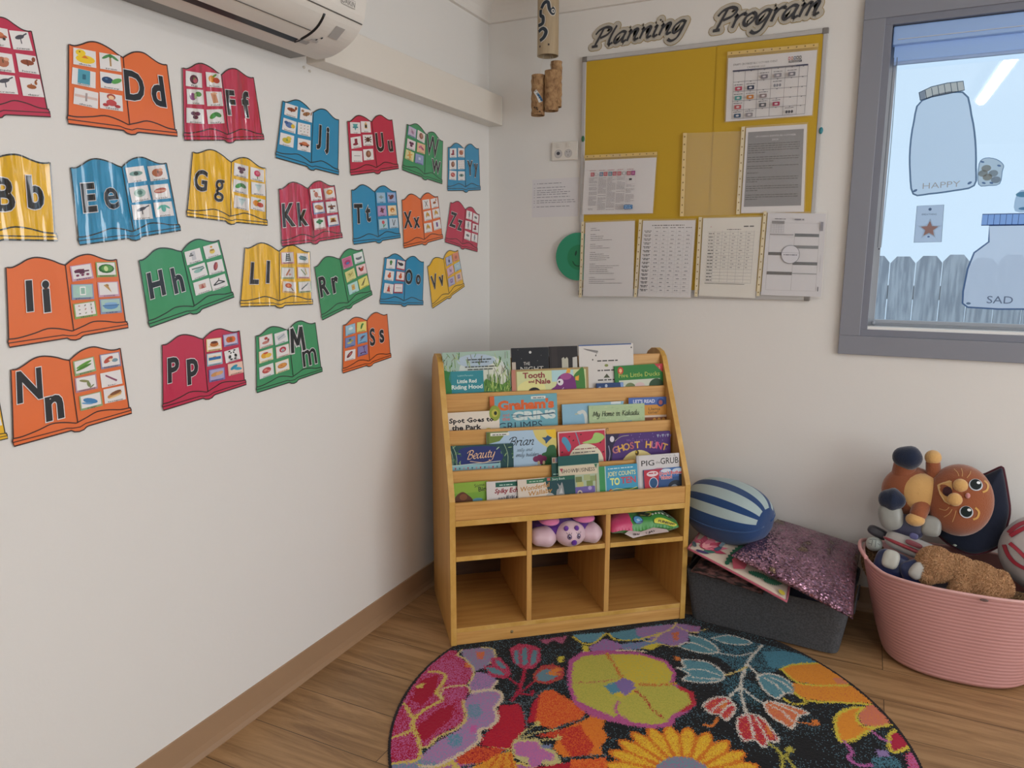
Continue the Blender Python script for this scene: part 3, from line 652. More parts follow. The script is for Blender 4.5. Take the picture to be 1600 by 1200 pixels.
# green smiley disc
c_ = V((0.4251, -0.019, 1.3235)); t = thing('smiley_disc', 'round green smiley face disc half hidden behind the bottom left notice', 'wall decoration', c_)
a = Art(lambda x, y, z=0: c_ + V((x, -z, y)), eps=.0004); R_ = .098
a.prism([(R_ * math.cos(q), R_ * math.sin(q)) for q in np.linspace(0, 2 * PI, 48, endpoint=False)], lambda x, y, s: c_ + V((x, s, y)), .0015, -.0015, '2b8f6c')
a.z = .002; a.ell(.006, -.003, .052, .052, '1f8055', n=36); a.ell(-.008, .014, .004, .011, '123d2c', rot=-12); a.ell(.02, .016, .004, .011, '123d2c', rot=-12)
a.line([(-.022, -.018), (-.01, -.035), (.008, -.038), (.026, -.03), (.034, -.012)], .003, '123d2c', sm=4); a.build('disc', 'plastic', t)
# power point
x0, z1 = .298, 1.789; t = thing('power_point', 'white double power point on the back wall beside the board', 'power outlet', (x0 + .057, 0, 1.712))
MB('d8d3ca').box(x0, x0 + .115, -.010, 0, z1 - .074, z1).build('cover_plate', 'plastic', t, bevel=.003)
for k, cx in enumerate((x0 + .03, x0 + .074)):
    s_ = MB('cfcac2').box(cx - .008, cx + .008, -.014, -.0101, z1 - .024, z1 - .008).build('switch', 'plastic', t, bevel=.002)
    a = Art(lambda x, y, z=0, cx=cx: (cx + x, -.0102 - z, z1 - .048 + y), eps=.0003); a.ell(0, 0, .017, .017, 'a9a7a6' if k == 0 else 'b5b1aa', n=24); a.ell(0, 0, .015, .015, 'bdbab8', n=24)
    if k == 0: a.ell(0, .002, .008, .007, '3d4048')
    else:
        for sx in (-1, 1): a.line([(sx * .004, .004), (sx * .008, .009)], .002, '5f5c58')
        a.line([(0, -.010), (0, -.004)], .002, '5f5c58')
    a.build('socket', 'plastic', t)
# cut-out words
def word(txt, p0, p1, xh, wd, label):
    a0, b0 = V(p0), V(p1); d = (b0 - a0).normalized()
    P = lambda x, y, z=0: a0 + d * x + V((0, 0, 1)) * y - V((0, 1, 0)) * z
    t = thing('word_cutout', label, 'wall lettering', a0, 0, None)
    a = Art(P, eps=.0001, z=.001); L_ = (b0 - a0).length
    a.pen(txt, 0, 0, xh, wd, 'a58d4e', wd=L_, pad=.022); a.z += .0004; a.pen(txt, 0, 0, xh, wd, 'b9b3a6', wd=L_, pad=.018); a.build('backing', 'paper', t)
    a = Art(P, eps=.0003, z=.0048); a.pen(txt, 0, 0, xh, wd, '3b3c40', wd=L_, nib=.5); a.build('lettering', 'paper', t)
word('Planning', (0.465, 0, 2.142), (0.8294, 0, 2.1574), .0375, .0118, 'black cut-out script word Planning on gold-edged card above the board')
word('Program', (0.9361, 0, 2.1445), (1.2987, 0, 2.157), .0415, .0128, 'black cut-out script word Program on gold-edged card above the board')
# hanging mobile of bark tubes
def pipe(mb, cx, cy, z0, z1, r, th=.004, n=28, wob=0):
    def g(rr, za, zb, flip):
        def fn(u, v):
            a_ = 2 * PI * u * (-1 if flip else 1); z = za + (zb - za) * v
            k = rr + wob * math.sin(a_ * 3 + z * 90) * .6 + wob * math.sin(z * 210 + a_)
            return (cx + k * math.cos(a_), cy + k * math.sin(a_), z)
        mb.grid(fn, n, 14 if wob else 2, cu=True)
    g(r, z0, z1, False); g(r - th, z0, z1, True)
    for z, s_ in ((z0, -1), (z1, 1)): mb.grid(lambda u, v: (cx + (r - th * v) * math.cos(2 * PI * u * s_ * -1), cy + (r - th * v) * math.sin(2 * PI * u * s_ * -1), z), n, 1, cu=True)
t = thing('hanging_mobile', 'mobile of a painted pale tube and smaller cork tubes hung from the ceiling', 'mobile', (.335, -.15, 1.86))
b = MB(); pipe(b, .336, -.15, 2.088, 2.36, .041); big = b.build('large_tube', 'bamboo', t)
pa = Art(lambda x, y, z=0: (.336 + (.0414 + z) * math.sin(x / .041 - .02), -.15 - (.0414 + z) * math.cos(x / .041 - .02), 2.176 + y), eps=.0004)
sn = [(-.01, .075), (.002, .092), (.016, .094), (.022, .07), (.034, .055), (.04, .066), (.032, .076)]
s2 = [(-.012, .07), (-.012, .05), (-.002, .042), (-.004, .02), (-.024, .016)]; s3 = [(-.022, -.006), (-.002, .002), (.01, -.01), (.002, -.03), (-.014, -.04)]
for w_, c in ((.019, 'c9c4b8'), (.0125, '26303a')):
    pa.line(sn, w_, c, sm=5)
pa.ell(.036, .064, .007, .007, 'd8d4c8'); pa.ell(.036, .064, .004, .004, '55606a')
for p in ((-.016, -.060), (.020, -.056)): ho_ = Art(pa.P, eps=.0004); ho_.ell(*p, .0035, .004, '3a3028'); ho_.build('drilled_hole', 'paper', t)
pa.build('painted_snake', 'paper', t)
for q in (s2, s3): lo_ = Art(pa.P, eps=.0004); lo_.up(4); lo_.line(q, .019, 'c9c4b8', sm=5); lo_.line(q, .0125, '26303a', sm=5); lo_.build('painted_snake', 'paper', t)
for cx, cy, z0, z1, r in ((.303, -.165, 1.868, 2.018, .0265), (.357, -.16, 1.882, 2.03, .027), (.366, -.135, 1.90, 2.068, .0225)):
    b = MB(); pipe(b, cx, cy, z0, z1, r, .0035, 24, .0012); b.build('cork_tube', 'bark', t)
    MB('cfc8bc').tube([(cx, cy, z1 - .02), (.336 + (cx - .336) * .5, -.15, 2.095)], .0006, n=4).build('string', 'plastic', t)
MB('b5a692').tube([(.336, -.15, 2.355), (.336, -.15, CEI)], .001, n=4).build('string', 'plastic', t)
pa = Art(lambda x, y, z=0: (.303 + (.028 + z) * math.sin(x / .0265 + .1), -.165 - (.028 + z) * math.cos(x / .0265 + .1), 1.94 + y), eps=.0004)
pa.line([(-.004, .016), (.008, -.002), (.018, -.026)], .014, 'd0d4d2', sm=4); pa.line([(.006, .004), (.014, -.006), (.024, -.022)], .008, '2f5f86', sm=4)
for k in range(5): pa.line([(-.004 + k * .005, .012 - k * .008), (.003 + k * .005, .016 - k * .008)], .0018, '20282f')
for p in ((.004, -.048), (-.004, -.046), (.006, -.054), (.014, -.062)): pa.ell(*p, .003, .003, '3a2a1c')
pa.build('painted_fish', 'paper', t)
# scuffs on the wall paint are left to the material; a blob of old tack near the posters
for p in ((0.001, -1.1635, 1.8611), (0.001, -1.1392, 1.8558)):
    o = MB('c9c2b6').ball(p, (.002, .006, .004), nu=8, nv=5).build('tack_residue', 'paper'); tag(o, 'tiny pale smear of old tack on the wall under the air conditioner', 'tack residue', 'tack smears on the wall')

# ------------------------------------------------------------------ alphabet posters on the left wall
TOPL = [(0, 1), (.1, .995), (.22, 1.03), (.35, 1.08), (.48, 1.10), (.62, 1.085), (.78, 1.045), (.9, 1.0), (1, .972)]
TOPR = [(0, .972), (.12, 1.03), (.25, 1.075), (.4, 1.095), (.52, 1.085), (.66, 1.04), (.8, 1.0), (.92, .99), (1, 1.0)]
BOTL = [(0, .105), (.15, .10), (.4, .13), (.6, .165), (.8, .14), (1, .085)]
BOTR = [(0, .085), (.2, .13), (.38, .17), (.6, .15), (.8, .11), (1, .10)]
HUE = dict(o='e2703a', r='bd3150', b='2b8cb8', g='3f9463', y='e9b62c')
HNAME = dict(o='orange', r='red', b='blue', g='green', y='yellow')
def S(*a): return a
# pictures: (shape, x, y, half width, half height, colour, turn)
PIC = {
 'duck': [('e', .02, -.12, .33, .2, 'ecc92a'), ('e', -.14, .16, .17, .16, 'ecc92a'), ('t', -.36, .12, .12, .07, 'dd7a2a'), ('e', -.18, .2, .025, .03, '222222')],
 'tree': [('r', 0, -.12, .03, .25, 'b08a55'), ('e', -.14, .2, .18, .07, '4f8f55', 25), ('e', .14, .2, .18, .07, '4f8f55', -25), ('e', 0, .25, .07, .1, '3f7f45')],
 'door': [('r', -.1, .03, .2, .34, '4d9bb0'), ('r', -.17, .16, .05, .12, '2d6a80'), ('r', -.03, .16, .05, .12, '2d6a80'), ('r', -.17, -.13, .05, .12, '2d6a80'), ('r', -.03, -.13, .05, .12, '2d6a80')],
 'berry': [('e', -.14, -.02, .2, .17, '1f3f66'), ('e', .18, 0, .2, .12, '57a050', 20), ('e', -.18, .03, .05, .04, '4f77a0')],
 'desk': [('r', 0, .12, .36, .06, 'd8bdb4'), ('r', -.3, -.1, .03, .2, 'a89a98'), ('r', .3, -.1, .03, .2, 'a89a98')],
 'doll': [('e', 0, .2, .15, .15, 'a8483a'), ('e', 0, .16, .1, .1, 'eac49a'), ('e', 0, -.1, .18, .16, 'c14a4a'), ('e', -.2, -.24, .1, .08, 'b03a3a'), ('e', .2, -.24, .1, .08, 'b03a3a')],
 'fruit': [('e', -.1, 0, .17, .2, 'd98a2c'), ('e', .12, -.06, .17, .16, 'b8432e'), ('e', .05, .2, .12, .06, '5f8f3a', 25)],
 'fig': [('e', 0, -.05, .2, .25, '5b2b3f'), ('e', .05, -.1, .1, .14, 'c0566a'), ('r', 0, .25, .03, .06, '6b8a3a')],
 'veg': [('e', -.12, -.04, .15, .2, '8a4a80'), ('e', .14, .1, .15, .14, '4f8f45'), ('r', .12, -.14, .05, .14, 'a5c28a')],
 'roll': [('r', 0, 0, .13, .28, 'c98a6a', 8), ('e', .02, .25, .14, .06, 'e0b090')],
 'horse': [('e', 0, .02, .26, .12, '8f4a30'), ('e', .26, .18, .07, .12, '8f4a30', -30), ('r', -.18, -.17, .03, .14, '7a3c26'), ('r', .16, -.17, .03, .14, '7a3c26')],
 'cat': [('e', 0, .02, .24, .13, '9a6a45', 15), ('e', -.24, .16, .09, .09, '9a6a45'), ('r', -.16, -.16, .03, .14, '7a5235'), ('r', .14, -.14, .03, .14, '7a5235'), ('e', .3, .12, .03, .15, '8a5c3a', -20)],
 'bluebird': [('e', 0, 0, .24, .2, '5a78ac'), ('e', .2, -.02, .12, .14, 'd8b83a'), ('e', -.2, .1, .12, .1, '3a5a90')],
 'dots': [('e', -.2 + .2 * i, -.2 + .2 * j, .035, .025, ('444444', '6a8a5a', 'b06a5a')[(i + j) % 3], 40 * i) for i in range(3) for j in range(3)],
 'pear': [('e', -.02, -.08, .24, .18, 'c9b83a'), ('e', .1, .1, .14, .13, 'd8c050'), ('t', -.1, .24, .06, .1, '6a9a45')],
 'car': [('e', 0, 0, .32, .1, 'a8543a'), ('e', .02, .08, .18, .1, 'c87a55'), ('e', -.18, -.1, .06, .06, '333333'), ('e', .18, -.1, .06, .06, '333333')],
 'cup': [('t', 0, -.06, .2, .24, '57a6a8', 180), ('r', 0, .2, .2, .05, '4b8f98')],
 'boot': [('r', .08, .08, .1, .22, '8c2f45'), ('e', -.06, -.16, .2, .09, '8c2f45')],
 'boy': [('e', 0, .2, .08, .09, 'e0b48a'), ('r', 0, -.02, .1, .16, 'c9a050'), ('r', 0, -.25, .08, .1, '3d3d45')],
 'spider': [('e', 0, 0, .13, .18, '5a2f2a'), ('l', -.24, .2, .24, -.2, '5a2f2a'), ('l', -.24, -.2, .24, .2, '5a2f2a'), ('l', -.27, 0, .27, 0, '5a2f2a')],
 'lines': [('r', 0, .2 - .1 * k, .22, .018, '8a8886') for k in range(5)],
 'shell': [('e', 0, 0, .24, .2, 'c9b4c4'), ('e', .02, -.04, .14, .12, 'b08aa8'), ('l', -.1, .2, .1, -.2, '8a6a80')],
 'nut': [('e', 0, 0, .2, .26, '8a5a4a'), ('e', .04, .04, .08, .14, 'b08068')],
 'worm': [('e', -.1, .05, .16, .1, 'c0628a', 20), ('e', .12, -.05, .16, .1, 'a84a72', -20)],
 'star': [('e', 0, 0, .26, .07, 'd8a050', 20), ('e', 0, 0, .26, .07, 'd8a050', -50), ('e', 0, 0, .26, .07, 'd8a050', 90)],
 'window': [('r', 0, 0, .24, .26, '8ea0c4'), ('r', -.11, .12, .09, .1, 'c9d4e4'), ('r', .11, .12, .09, .1, 'c9d4e4'), ('r', -.11, -.13, .09, .1, 'c9d4e4'), ('r', .11, -.13, .09, .1, 'c9d4e4')],
 'eye': [('e', 0, 0, .28, .13, '7aa09a'), ('e', 0, 0, .1, .1, '2f4a48')],
 'apple': [('e', -.02, -.04, .24, .22, 'b06a50'), ('e', .14, .1, .1, .08, 'd8a080'), ('r', 0, .22, .02, .07, '5a4a35')],
 'shield': [('e', 0, 0, .24, .22, '8fb0a4'), ('e', 0, .02, .12, .12, '4f7a70')],
 'brick': [('e', 0, .02, .28, .14, 'b0564a', 5), ('r', 0, -.1, .24, .05, 'd0a08a')],
 'crane': [('e', -.02, .1, .2, .09, '4a4a55', 15), ('r', .03, -.14, .02, .18, '4a4a55'), ('l', .1, .16, .3, .28, '4a4a55')],
 'palm': [('e', 0, 0, .1, .2, '5fb0a0'), ('e', -.15, .08, .14, .06, '5fb0a0', 30), ('e', .15, .08, .14, .06, '5fb0a0', -30)],
 'grape': [('e', -.08, .08, .12, .11, '5a2a4a'), ('e', .1, .08, .12, .11, '6a3055'), ('e', 0, -.12, .12, .11, '5a2a4a')],
 'ladyrose': [('e', 0, .02, .18, .2, 'c83a62'), ('e', .02, .05, .1, .1, 'd8708a'), ('l', 0, -.16, .02, -.32, '4a8a4a')],
 'leafy': [('e', -.1, 0, .2, .14, '4a9a4a', 25), ('e', .12, .05, .17, .13, '3a8040', -20)],
 'glass': [('t', 0, .0, .2, .24, 'c0d4d4', 180), ('e', 0, .18, .18, .05, 'a8c0c4')],
 'kanga': [('e', 0, -.05, .13, .2, 'b0603f', 20), ('e', -.1, .2, .07, .06, 'b0603f'), ('l', .1, -.2, .3, -.26, 'b0603f')],
 'ring': [('e', 0, .04, .24, .18, 'd88a30'), ('e', .04, .06, .1, .07, 'f0c070')],
 'loaf': [('e', 0, 0, .28, .17, 'b06a40', -10), ('e', .02, .05, .18, .08, 'c98a5a', -10)],
 'boat': [('t', -.05, .06, .14, .2, '3a3034'), ('t', .16, .03, .08, .15, '6a3a40'), ('r', 0, -.18, .26, .06, '7a4a30')],
 'plant': [('e', -.08, .08, .14, .1, '2f7a48'), ('e', .12, .1, .13, .1, '2f7a48'), ('e', 0, .18, .1, .08, '3f8a50'), ('r', .02, -.16, .08, .1, '3a8a60')],
 'house': [('r', 0, -.1, .17, .15, 'c9a03a'), ('t', 0, .14, .24, .14, '8a4a35'), ('r', 0, -.14, .05, .1, '6a3a25')],
 'tap': [('r', 0, .08, .2, .06, '8fa4a4'), ('r', .15, -.06, .05, .14, '8fa4a4'), ('r', -.04, .2, .04, .08, '7a9090')],
 'turtle': [('e', 0, 0, .22, .16, '6a3a38', 20), ('e', -.22, .1, .08, .07, '8a5a4a')],
 'bug': [('e', 0, 0, .12, .22, '8a4a60', 40), ('l', -.2, -.1, .2, .1, '5a3a45'), ('l', -.1, .2, .1, -.2, '5a3a45')],
 'tiger': [('e', 0, 0, .2, .19, 'd89038'), ('e', -.07, .04, .03, .03, '222222'), ('e', .07, .04, .03, .03, '222222'), ('e', 0, -.08, .08, .05, 'eee0c0')],
 'tulip': [('e', 0, .1, .12, .14, 'd05a62'), ('l', 0, -.03, 0, -.3, '4f8f4f'), ('e', .1, -.14, .1, .04, '4f8f4f', 40)],
 'tongs': [('l', -.1, .25, -.02, -.25, '333a44'), ('l', .14, .22, .0, -.2, '333a44')],
 'cross': [('l', -.14, .24, .14, -.24, '5a5a50'), ('l', .14, .24, -.14, -.24, '5a5a50')],
 'deer': [('e', 0, -.02, .18, .1, 'a05a2a'), ('r', -.12, -.18, .02, .12, 'a05a2a'), ('r', .1, -.18, .02, .12, 'a05a2a'), ('e', .18, .16, .05, .09, 'a05a2a'), ('l', .16, .22, .26, .32, '8a4a20')],
 'wheat': [('e', 0, .08, .07, .22, 'd0a040', 15), ('e', -.12, 0, .05, .2, 'c09030', -15), ('e', .12, 0, .05, .18, 'c09030', 30)],
 'bottle': [('r', 0, -.06, .09, .2, '7a4a90'), ('r', 0, .2, .04, .08, '5a3a70')],
 'zebra': [('e', 0, 0, .2, .12, '777779'), ('r', -.12, -.16, .025, .12, '777779'), ('r', .12, -.16, .025, .12, '777779')],
 'zip': [('r', 0, 0, .05, .28, '4a5a62'), ('r', 0, -.2, .1, .05, '7a8a92')],
 'skate': [('e', -.1, .04, .18, .1, '6a2a4a'), ('r', -.16, .14, .09, .12, '6a2a4a'), ('r', 0, -.08, .26, .04, '5a2440'), ('e', -.18, -.18, .06, .06, '7a3358'), ('e', .0, -.18, .06, .06, '7a3358'), ('e', .18, -.18, .06, .06, '7a3358')],
 'lettuce': [('e', 0, 0, .3, .24, '2f6a30'), ('e', .02, .02, .22, .17, '5a9a4a'), ('e', -.02, .0, .08, .14, 'c8dca0', 20)],
 'phone': [('e', 0, 0, .24, .22, 'a8d0c0'), ('r', 0, 0, .1, .22, 'f0f0ee'), ('r', 0, .0, .07, .16, '8fb8a8')],
 'cone': [('t', .06, -.02, .08, .24, 'c09a60', 205), ('e', -.03, .17, .05, .05, 'a87a45')],
 'cake': [('e', 0, -.06, .26, .16, '5f90c0'), ('e', 0, .08, .24, .08, '86b0d8'), ('r', 0, -.2, .3, .03, '4a78a8')],
 'fridge': [('r', -.1, 0, .1, .26, 'c4c4c8'), ('l', -.2, .04, 0, .04, '555555'), ('e', -.1, .14, .06, .05, '777777')],
 'honey': [('e', 0, -.08, .14, .15, 'dcc058'), ('r', 0, .1, .1, .05, '9a7a3a'), ('e', 0, .2, .06, .06, 'd8a040')],
 'copter': [('e', 0, 0, .22, .12, '8fb8b0'), ('l', -.28, .2, .28, .14, '557a72'), ('l', .1, 0, .3, .06, '557a72')],
 'hotdog': [('e', 0, 0, .1, .28, '8a3040', -30), ('e', .04, .02, .04, .24, 'b86050', -30)],
 'castle': [('r', 0, -.1, .16, .14, 'c8a090'), ('t', -.14, .12, .08, .14, 'a04a48'), ('t', .14, .12, .08, .14, 'a04a48'), ('t', 0, .18, .09, .14, 'b05a50')],
 'hanger': [('l', -.28, -.12, 0, .08, '3a3a3a'), ('l', 0, .08, .28, -.12, '3a3a3a'), ('l', -.28, -.12, .28, -.12, '3a3a3a'), ('l', 0, .08, .04, .22, '3a3a3a')],
 'ladder': [('l', -.12, -.28, -.06, .28, '3a4a48'), ('l', .16, -.28, .08, .28, '3a4a48')] + [('l', -.11 + .01 * k, -.2 + .12 * k, .14 - .01 * k, -.2 + .12 * k, '3a4a48') for k in range(4)],
 'laptop': [('r', .04, .08, .2, .14, '4f7f80', -12), ('r', -.04, -.14, .26, .05, '6a8a90', -12)],
 'hand': [('r', -.04, .02, .05, .24, 'b87a62', -25), ('e', .1, -.14, .08, .07, 'c99080')],
 'pencil': [('l', -.16, .2, .12, -.2, '6a8a5a'), ('l', .1, .26, .18, -.16, 'c8b04a')],
 'lolly': [('e', -.06, .06, .19, .17, 'c0502e'), ('e', -.06, .06, .1, .09, 'e08a50'), ('l', .06, -.06, .22, -.28, '8a6a4a')],
 'knife': [('l', -.2, -.2, .22, .2, '556068'), ('e', .16, .14, .1, .04, '8a989e', 45)],
 'rainbow': [('e', 0, -.04, .24, .17, 'b03a6a'), ('e', 0, -.1, .14, .09, '4a7ab0')],
 'bowl': [('e', 0, -.04, .26, .16, '6a7478'), ('e', 0, .06, .24, .07, 'dfe4e2')],
 'map': [('r', 0, 0, .26, .24, 'd0cc84'), ('e', -.08, .06, .09, .06, '8ea85a'), ('l', -.1, -.1, .16, .08, 'a08a4a')],
 'jug': [('r', 0, -.06, .12, .2, 'd8b060'), ('r', 0, .18, .07, .06, 'c09a50')],
 'rooster': [('e', 0, -.02, .16, .14, 'b03a30'), ('e', .14, .12, .07, .08, 'c84a38'), ('e', -.16, .1, .06, .14, '2f4a3a', 30)],
 'ruler': [('l', -.2, -.2, .2, .22, '333333'), ('l', -.1, -.24, .1, .1, '55552a')],
 'oak': [('r', 0, -.14, .07, .14, '3a5a3a'), ('e', 0, .1, .12, .15, '4a8a4a')],
 'ox': [('e', 0, .02, .22, .13, '2f2f35'), ('r', -.14, -.16, .03, .12, '2f2f35'), ('r', .14, -.16, .03, .12, '2f2f35'), ('e', -.24, .1, .08, .08, '2f2f35')],
 'squash': [('e', 0, -.08, .15, .16, 'c8562a'), ('e', .02, .12, .08, .12, 'c8562a')],
 'tower': [('t', 0, 0, .14, .3, 'b8402e'), ('r', 0, -.08, .12, .02, '8a2a20')],
 'violin': [('e', 0, -.08, .1, .16, '3a4a70', 15), ('l', .02, .08, .08, .3, '2a3550')],
 'vase': [('e', 0, -.08, .14, .16, 'b06a58'), ('r', 0, .14, .07, .08, 'b06a58')],
 'vest': [('r', 0, 0, .15, .2, '8f7aa8'), ('t', 0, .16, .05, .08, 'c8b8d8', 180)],
 'peas': [('e', -.02, .06, .3, .08, '5f9a3a', 15), ('e', -.04, -.08, .3, .07, '4a8030', 12)],
 'lobster': [('e', -.08, .02, .2, .13, 'b84a38', 25), ('e', .16, -.06, .12, .1, '7a98a8'), ('e', 0, .0, .08, .06, 'e8d0b0')],
 'mermaid': [('e', -.06, .1, .18, .07, '8a8a5a', -15), ('e', .08, -.12, .06, .17, '7a8458', 20), ('e', .18, -.25, .1, .04, '7a8458', 30)],
 'bar': [('l', -.2, .2, .2, -.2, '8a4a68'), ('l', -.18, .16, .18, -.22, '8a4a68')],
 'cap': [('e', -.02, -.02, .26, .14, '3f80b4', -20), ('e', -.14, -.12, .2, .05, '5f9ac8', -15)],
 'lasagne': [('e', 0, -.04, .28, .14, 'c08a4a', 12), ('e', .04, .06, .22, .09, '7a4a2a', 12), ('e', .0, -.14, .26, .05, 'e0c088', 10)],
 'pudding': [('e', 0, -.14, .3, .08, 'e0d0a8'), ('e', 0, -.02, .22, .16, 'b86a2c'), ('e', 0, .1, .18, .08, '5f2f20')],
 'pumpkin': [('e', -.1, -.02, .15, .2, 'c8602a'), ('e', .1, -.02, .15, .2, 'd86a30'), ('e', 0, -.02, .1, .2, 'b8501f'), ('r', 0, .22, .03, .07, '4a6a30')],
 'sunset': [('r', 0, 0, .3, .2, 'e8dcc0'), ('e', 0, .02, .12, .12, 'e07a30'), ('r', 0, -.11, .3, .09, '2f6fa8')],
 'panda': [('e', 0, -.14, .17, .17, 'f2f2f0'), ('e', 0, .14, .16, .14, 'f2f2f0'), ('e', -.13, .26, .06, .05, '222222'), ('e', .13, .26, .06, .05, '222222'), ('e', -.07, .14, .045, .05, '222222', 20), ('e', .07, .14, .045, .05, '222222', -20), ('e', -.15, -.1, .06, .12, '222222', -30), ('e', .15, -.1, .06, .12, '222222', 30), ('e', -.1, -.28, .07, .05, '222222'), ('e', .1, -.28, .07, .05, '222222')],
 'puddle': [('e', -.08, .06, .2, .12, '2f8fb0', 20), ('e', .1, -.08, .22, .1, '3fa0c0', -10)],
 'peanut': [('e', -.1, 0, .2, .13, 'c8905a', 10), ('e', .12, .03, .18, .12, 'd8a06a', 10)],
 'monkey': [('e', 0, .14, .1, .1, 'a83a38'), ('e', -.04, -.12, .2, .1, 'c07a70'), ('e', .12, .0, .06, .1, '8a4a45')],
 'milk': [('r', 0, 0, .24, .18, 'c8ccd0', 15), ('l', -.2, -.1, .2, .12, '9aa0a8')],
 'mango': [('e', -.08, .0, .2, .2, 'e0a830'), ('e', .12, -.06, .18, .15, 'e8c048'), ('e', -.02, .14, .14, .06, 'c84a3a')],
 'magnet': [('e', 0, .06, .2, .2, 'b8344a'), ('e', 0, .02, .1, .1, 'e8e4e2'), ('r', -.14, -.16, .06, .08, '9aa0a8'), ('r', .14, -.16, .06, .08, '9aa0a8')],
 'meat': [('e', 0, 0, .24, .2, 'b84a48'), ('e', -.05, .03, .1, .08, 'd88a80'), ('e', .1, -.06, .07, .06, 'd88a80')],
 'pizza': [('e', 0, 0, .27, .18, 'b8743a'), ('e', 0, .02, .23, .14, 'd89848'), ('e', -.06, .03, .07, .04, 'c86a38')],
 'snow': [('e', 0, -.06, .22, .17, 'a8c8d0'), ('e', .02, .04, .16, .11, 'dce8ea'), ('e', 0, .18, .08, .07, 'c0d8dc')],
 'snake': [('e', .0, 0, .07, .26, '2f7a38', -28), ('e', .1, .16, .06, .08, '4a9a48', -28)],
 'sandpit': [('e', -.08, -.1, .16, .06, 'd8cc50'), ('e', .1, .02, .14, .06, 'b8a840'), ('e', -.04, .14, .1, .08, '5a7a48')],
 'slide': [('e', -.04, .06, .16, .06, '8a3a4a', 20), ('l', -.2, -.2, .2, .16, '555f70')],
 'steak': [('e', -.04, 0, .24, .16, '7a2a30', 30), ('e', 0, .03, .12, .07, 'c07068', 30)],
 'scooter': [('l', -.16, -.2, .2, -.2, '6a3a70'), ('l', .14, -.2, .08, .26, '6a3a70'), ('l', 0, .26, .16, .26, '6a3a70'), ('e', -.16, -.24, .05, .05, '333333'), ('e', .18, -.24, .05, .05, '333333')],
}
WORDS = {}
def picture(a, name, cx, cy, sx, sy):
    for p in PIC[name]:
        k, x, y, rx, ry, c = p[:6]; rot = p[6] if len(p) > 6 else 0
        if k == 'e': a.ell(cx + x * sx, cy + y * sy, rx * sx, ry * sy, c, rot, n=12)
        elif k == 'l': a.line([(cx + x * sx, cy + y * sy), (cx + rx * sx, cy + ry * sy)], .045 * sx, c)
        else:
            q = [(-rx, -ry), (rx, -ry), (rx, ry), (-rx, ry)] if k == 'r' else [(-rx, -ry), (rx, -ry), (0, ry)]
            t = math.radians(rot); a.poly2([(cx + (u * math.cos(t) - v * math.sin(t)) * sx, cy + (u * math.sin(t) + v * math.cos(t)) * sy) for u, v in q], c)

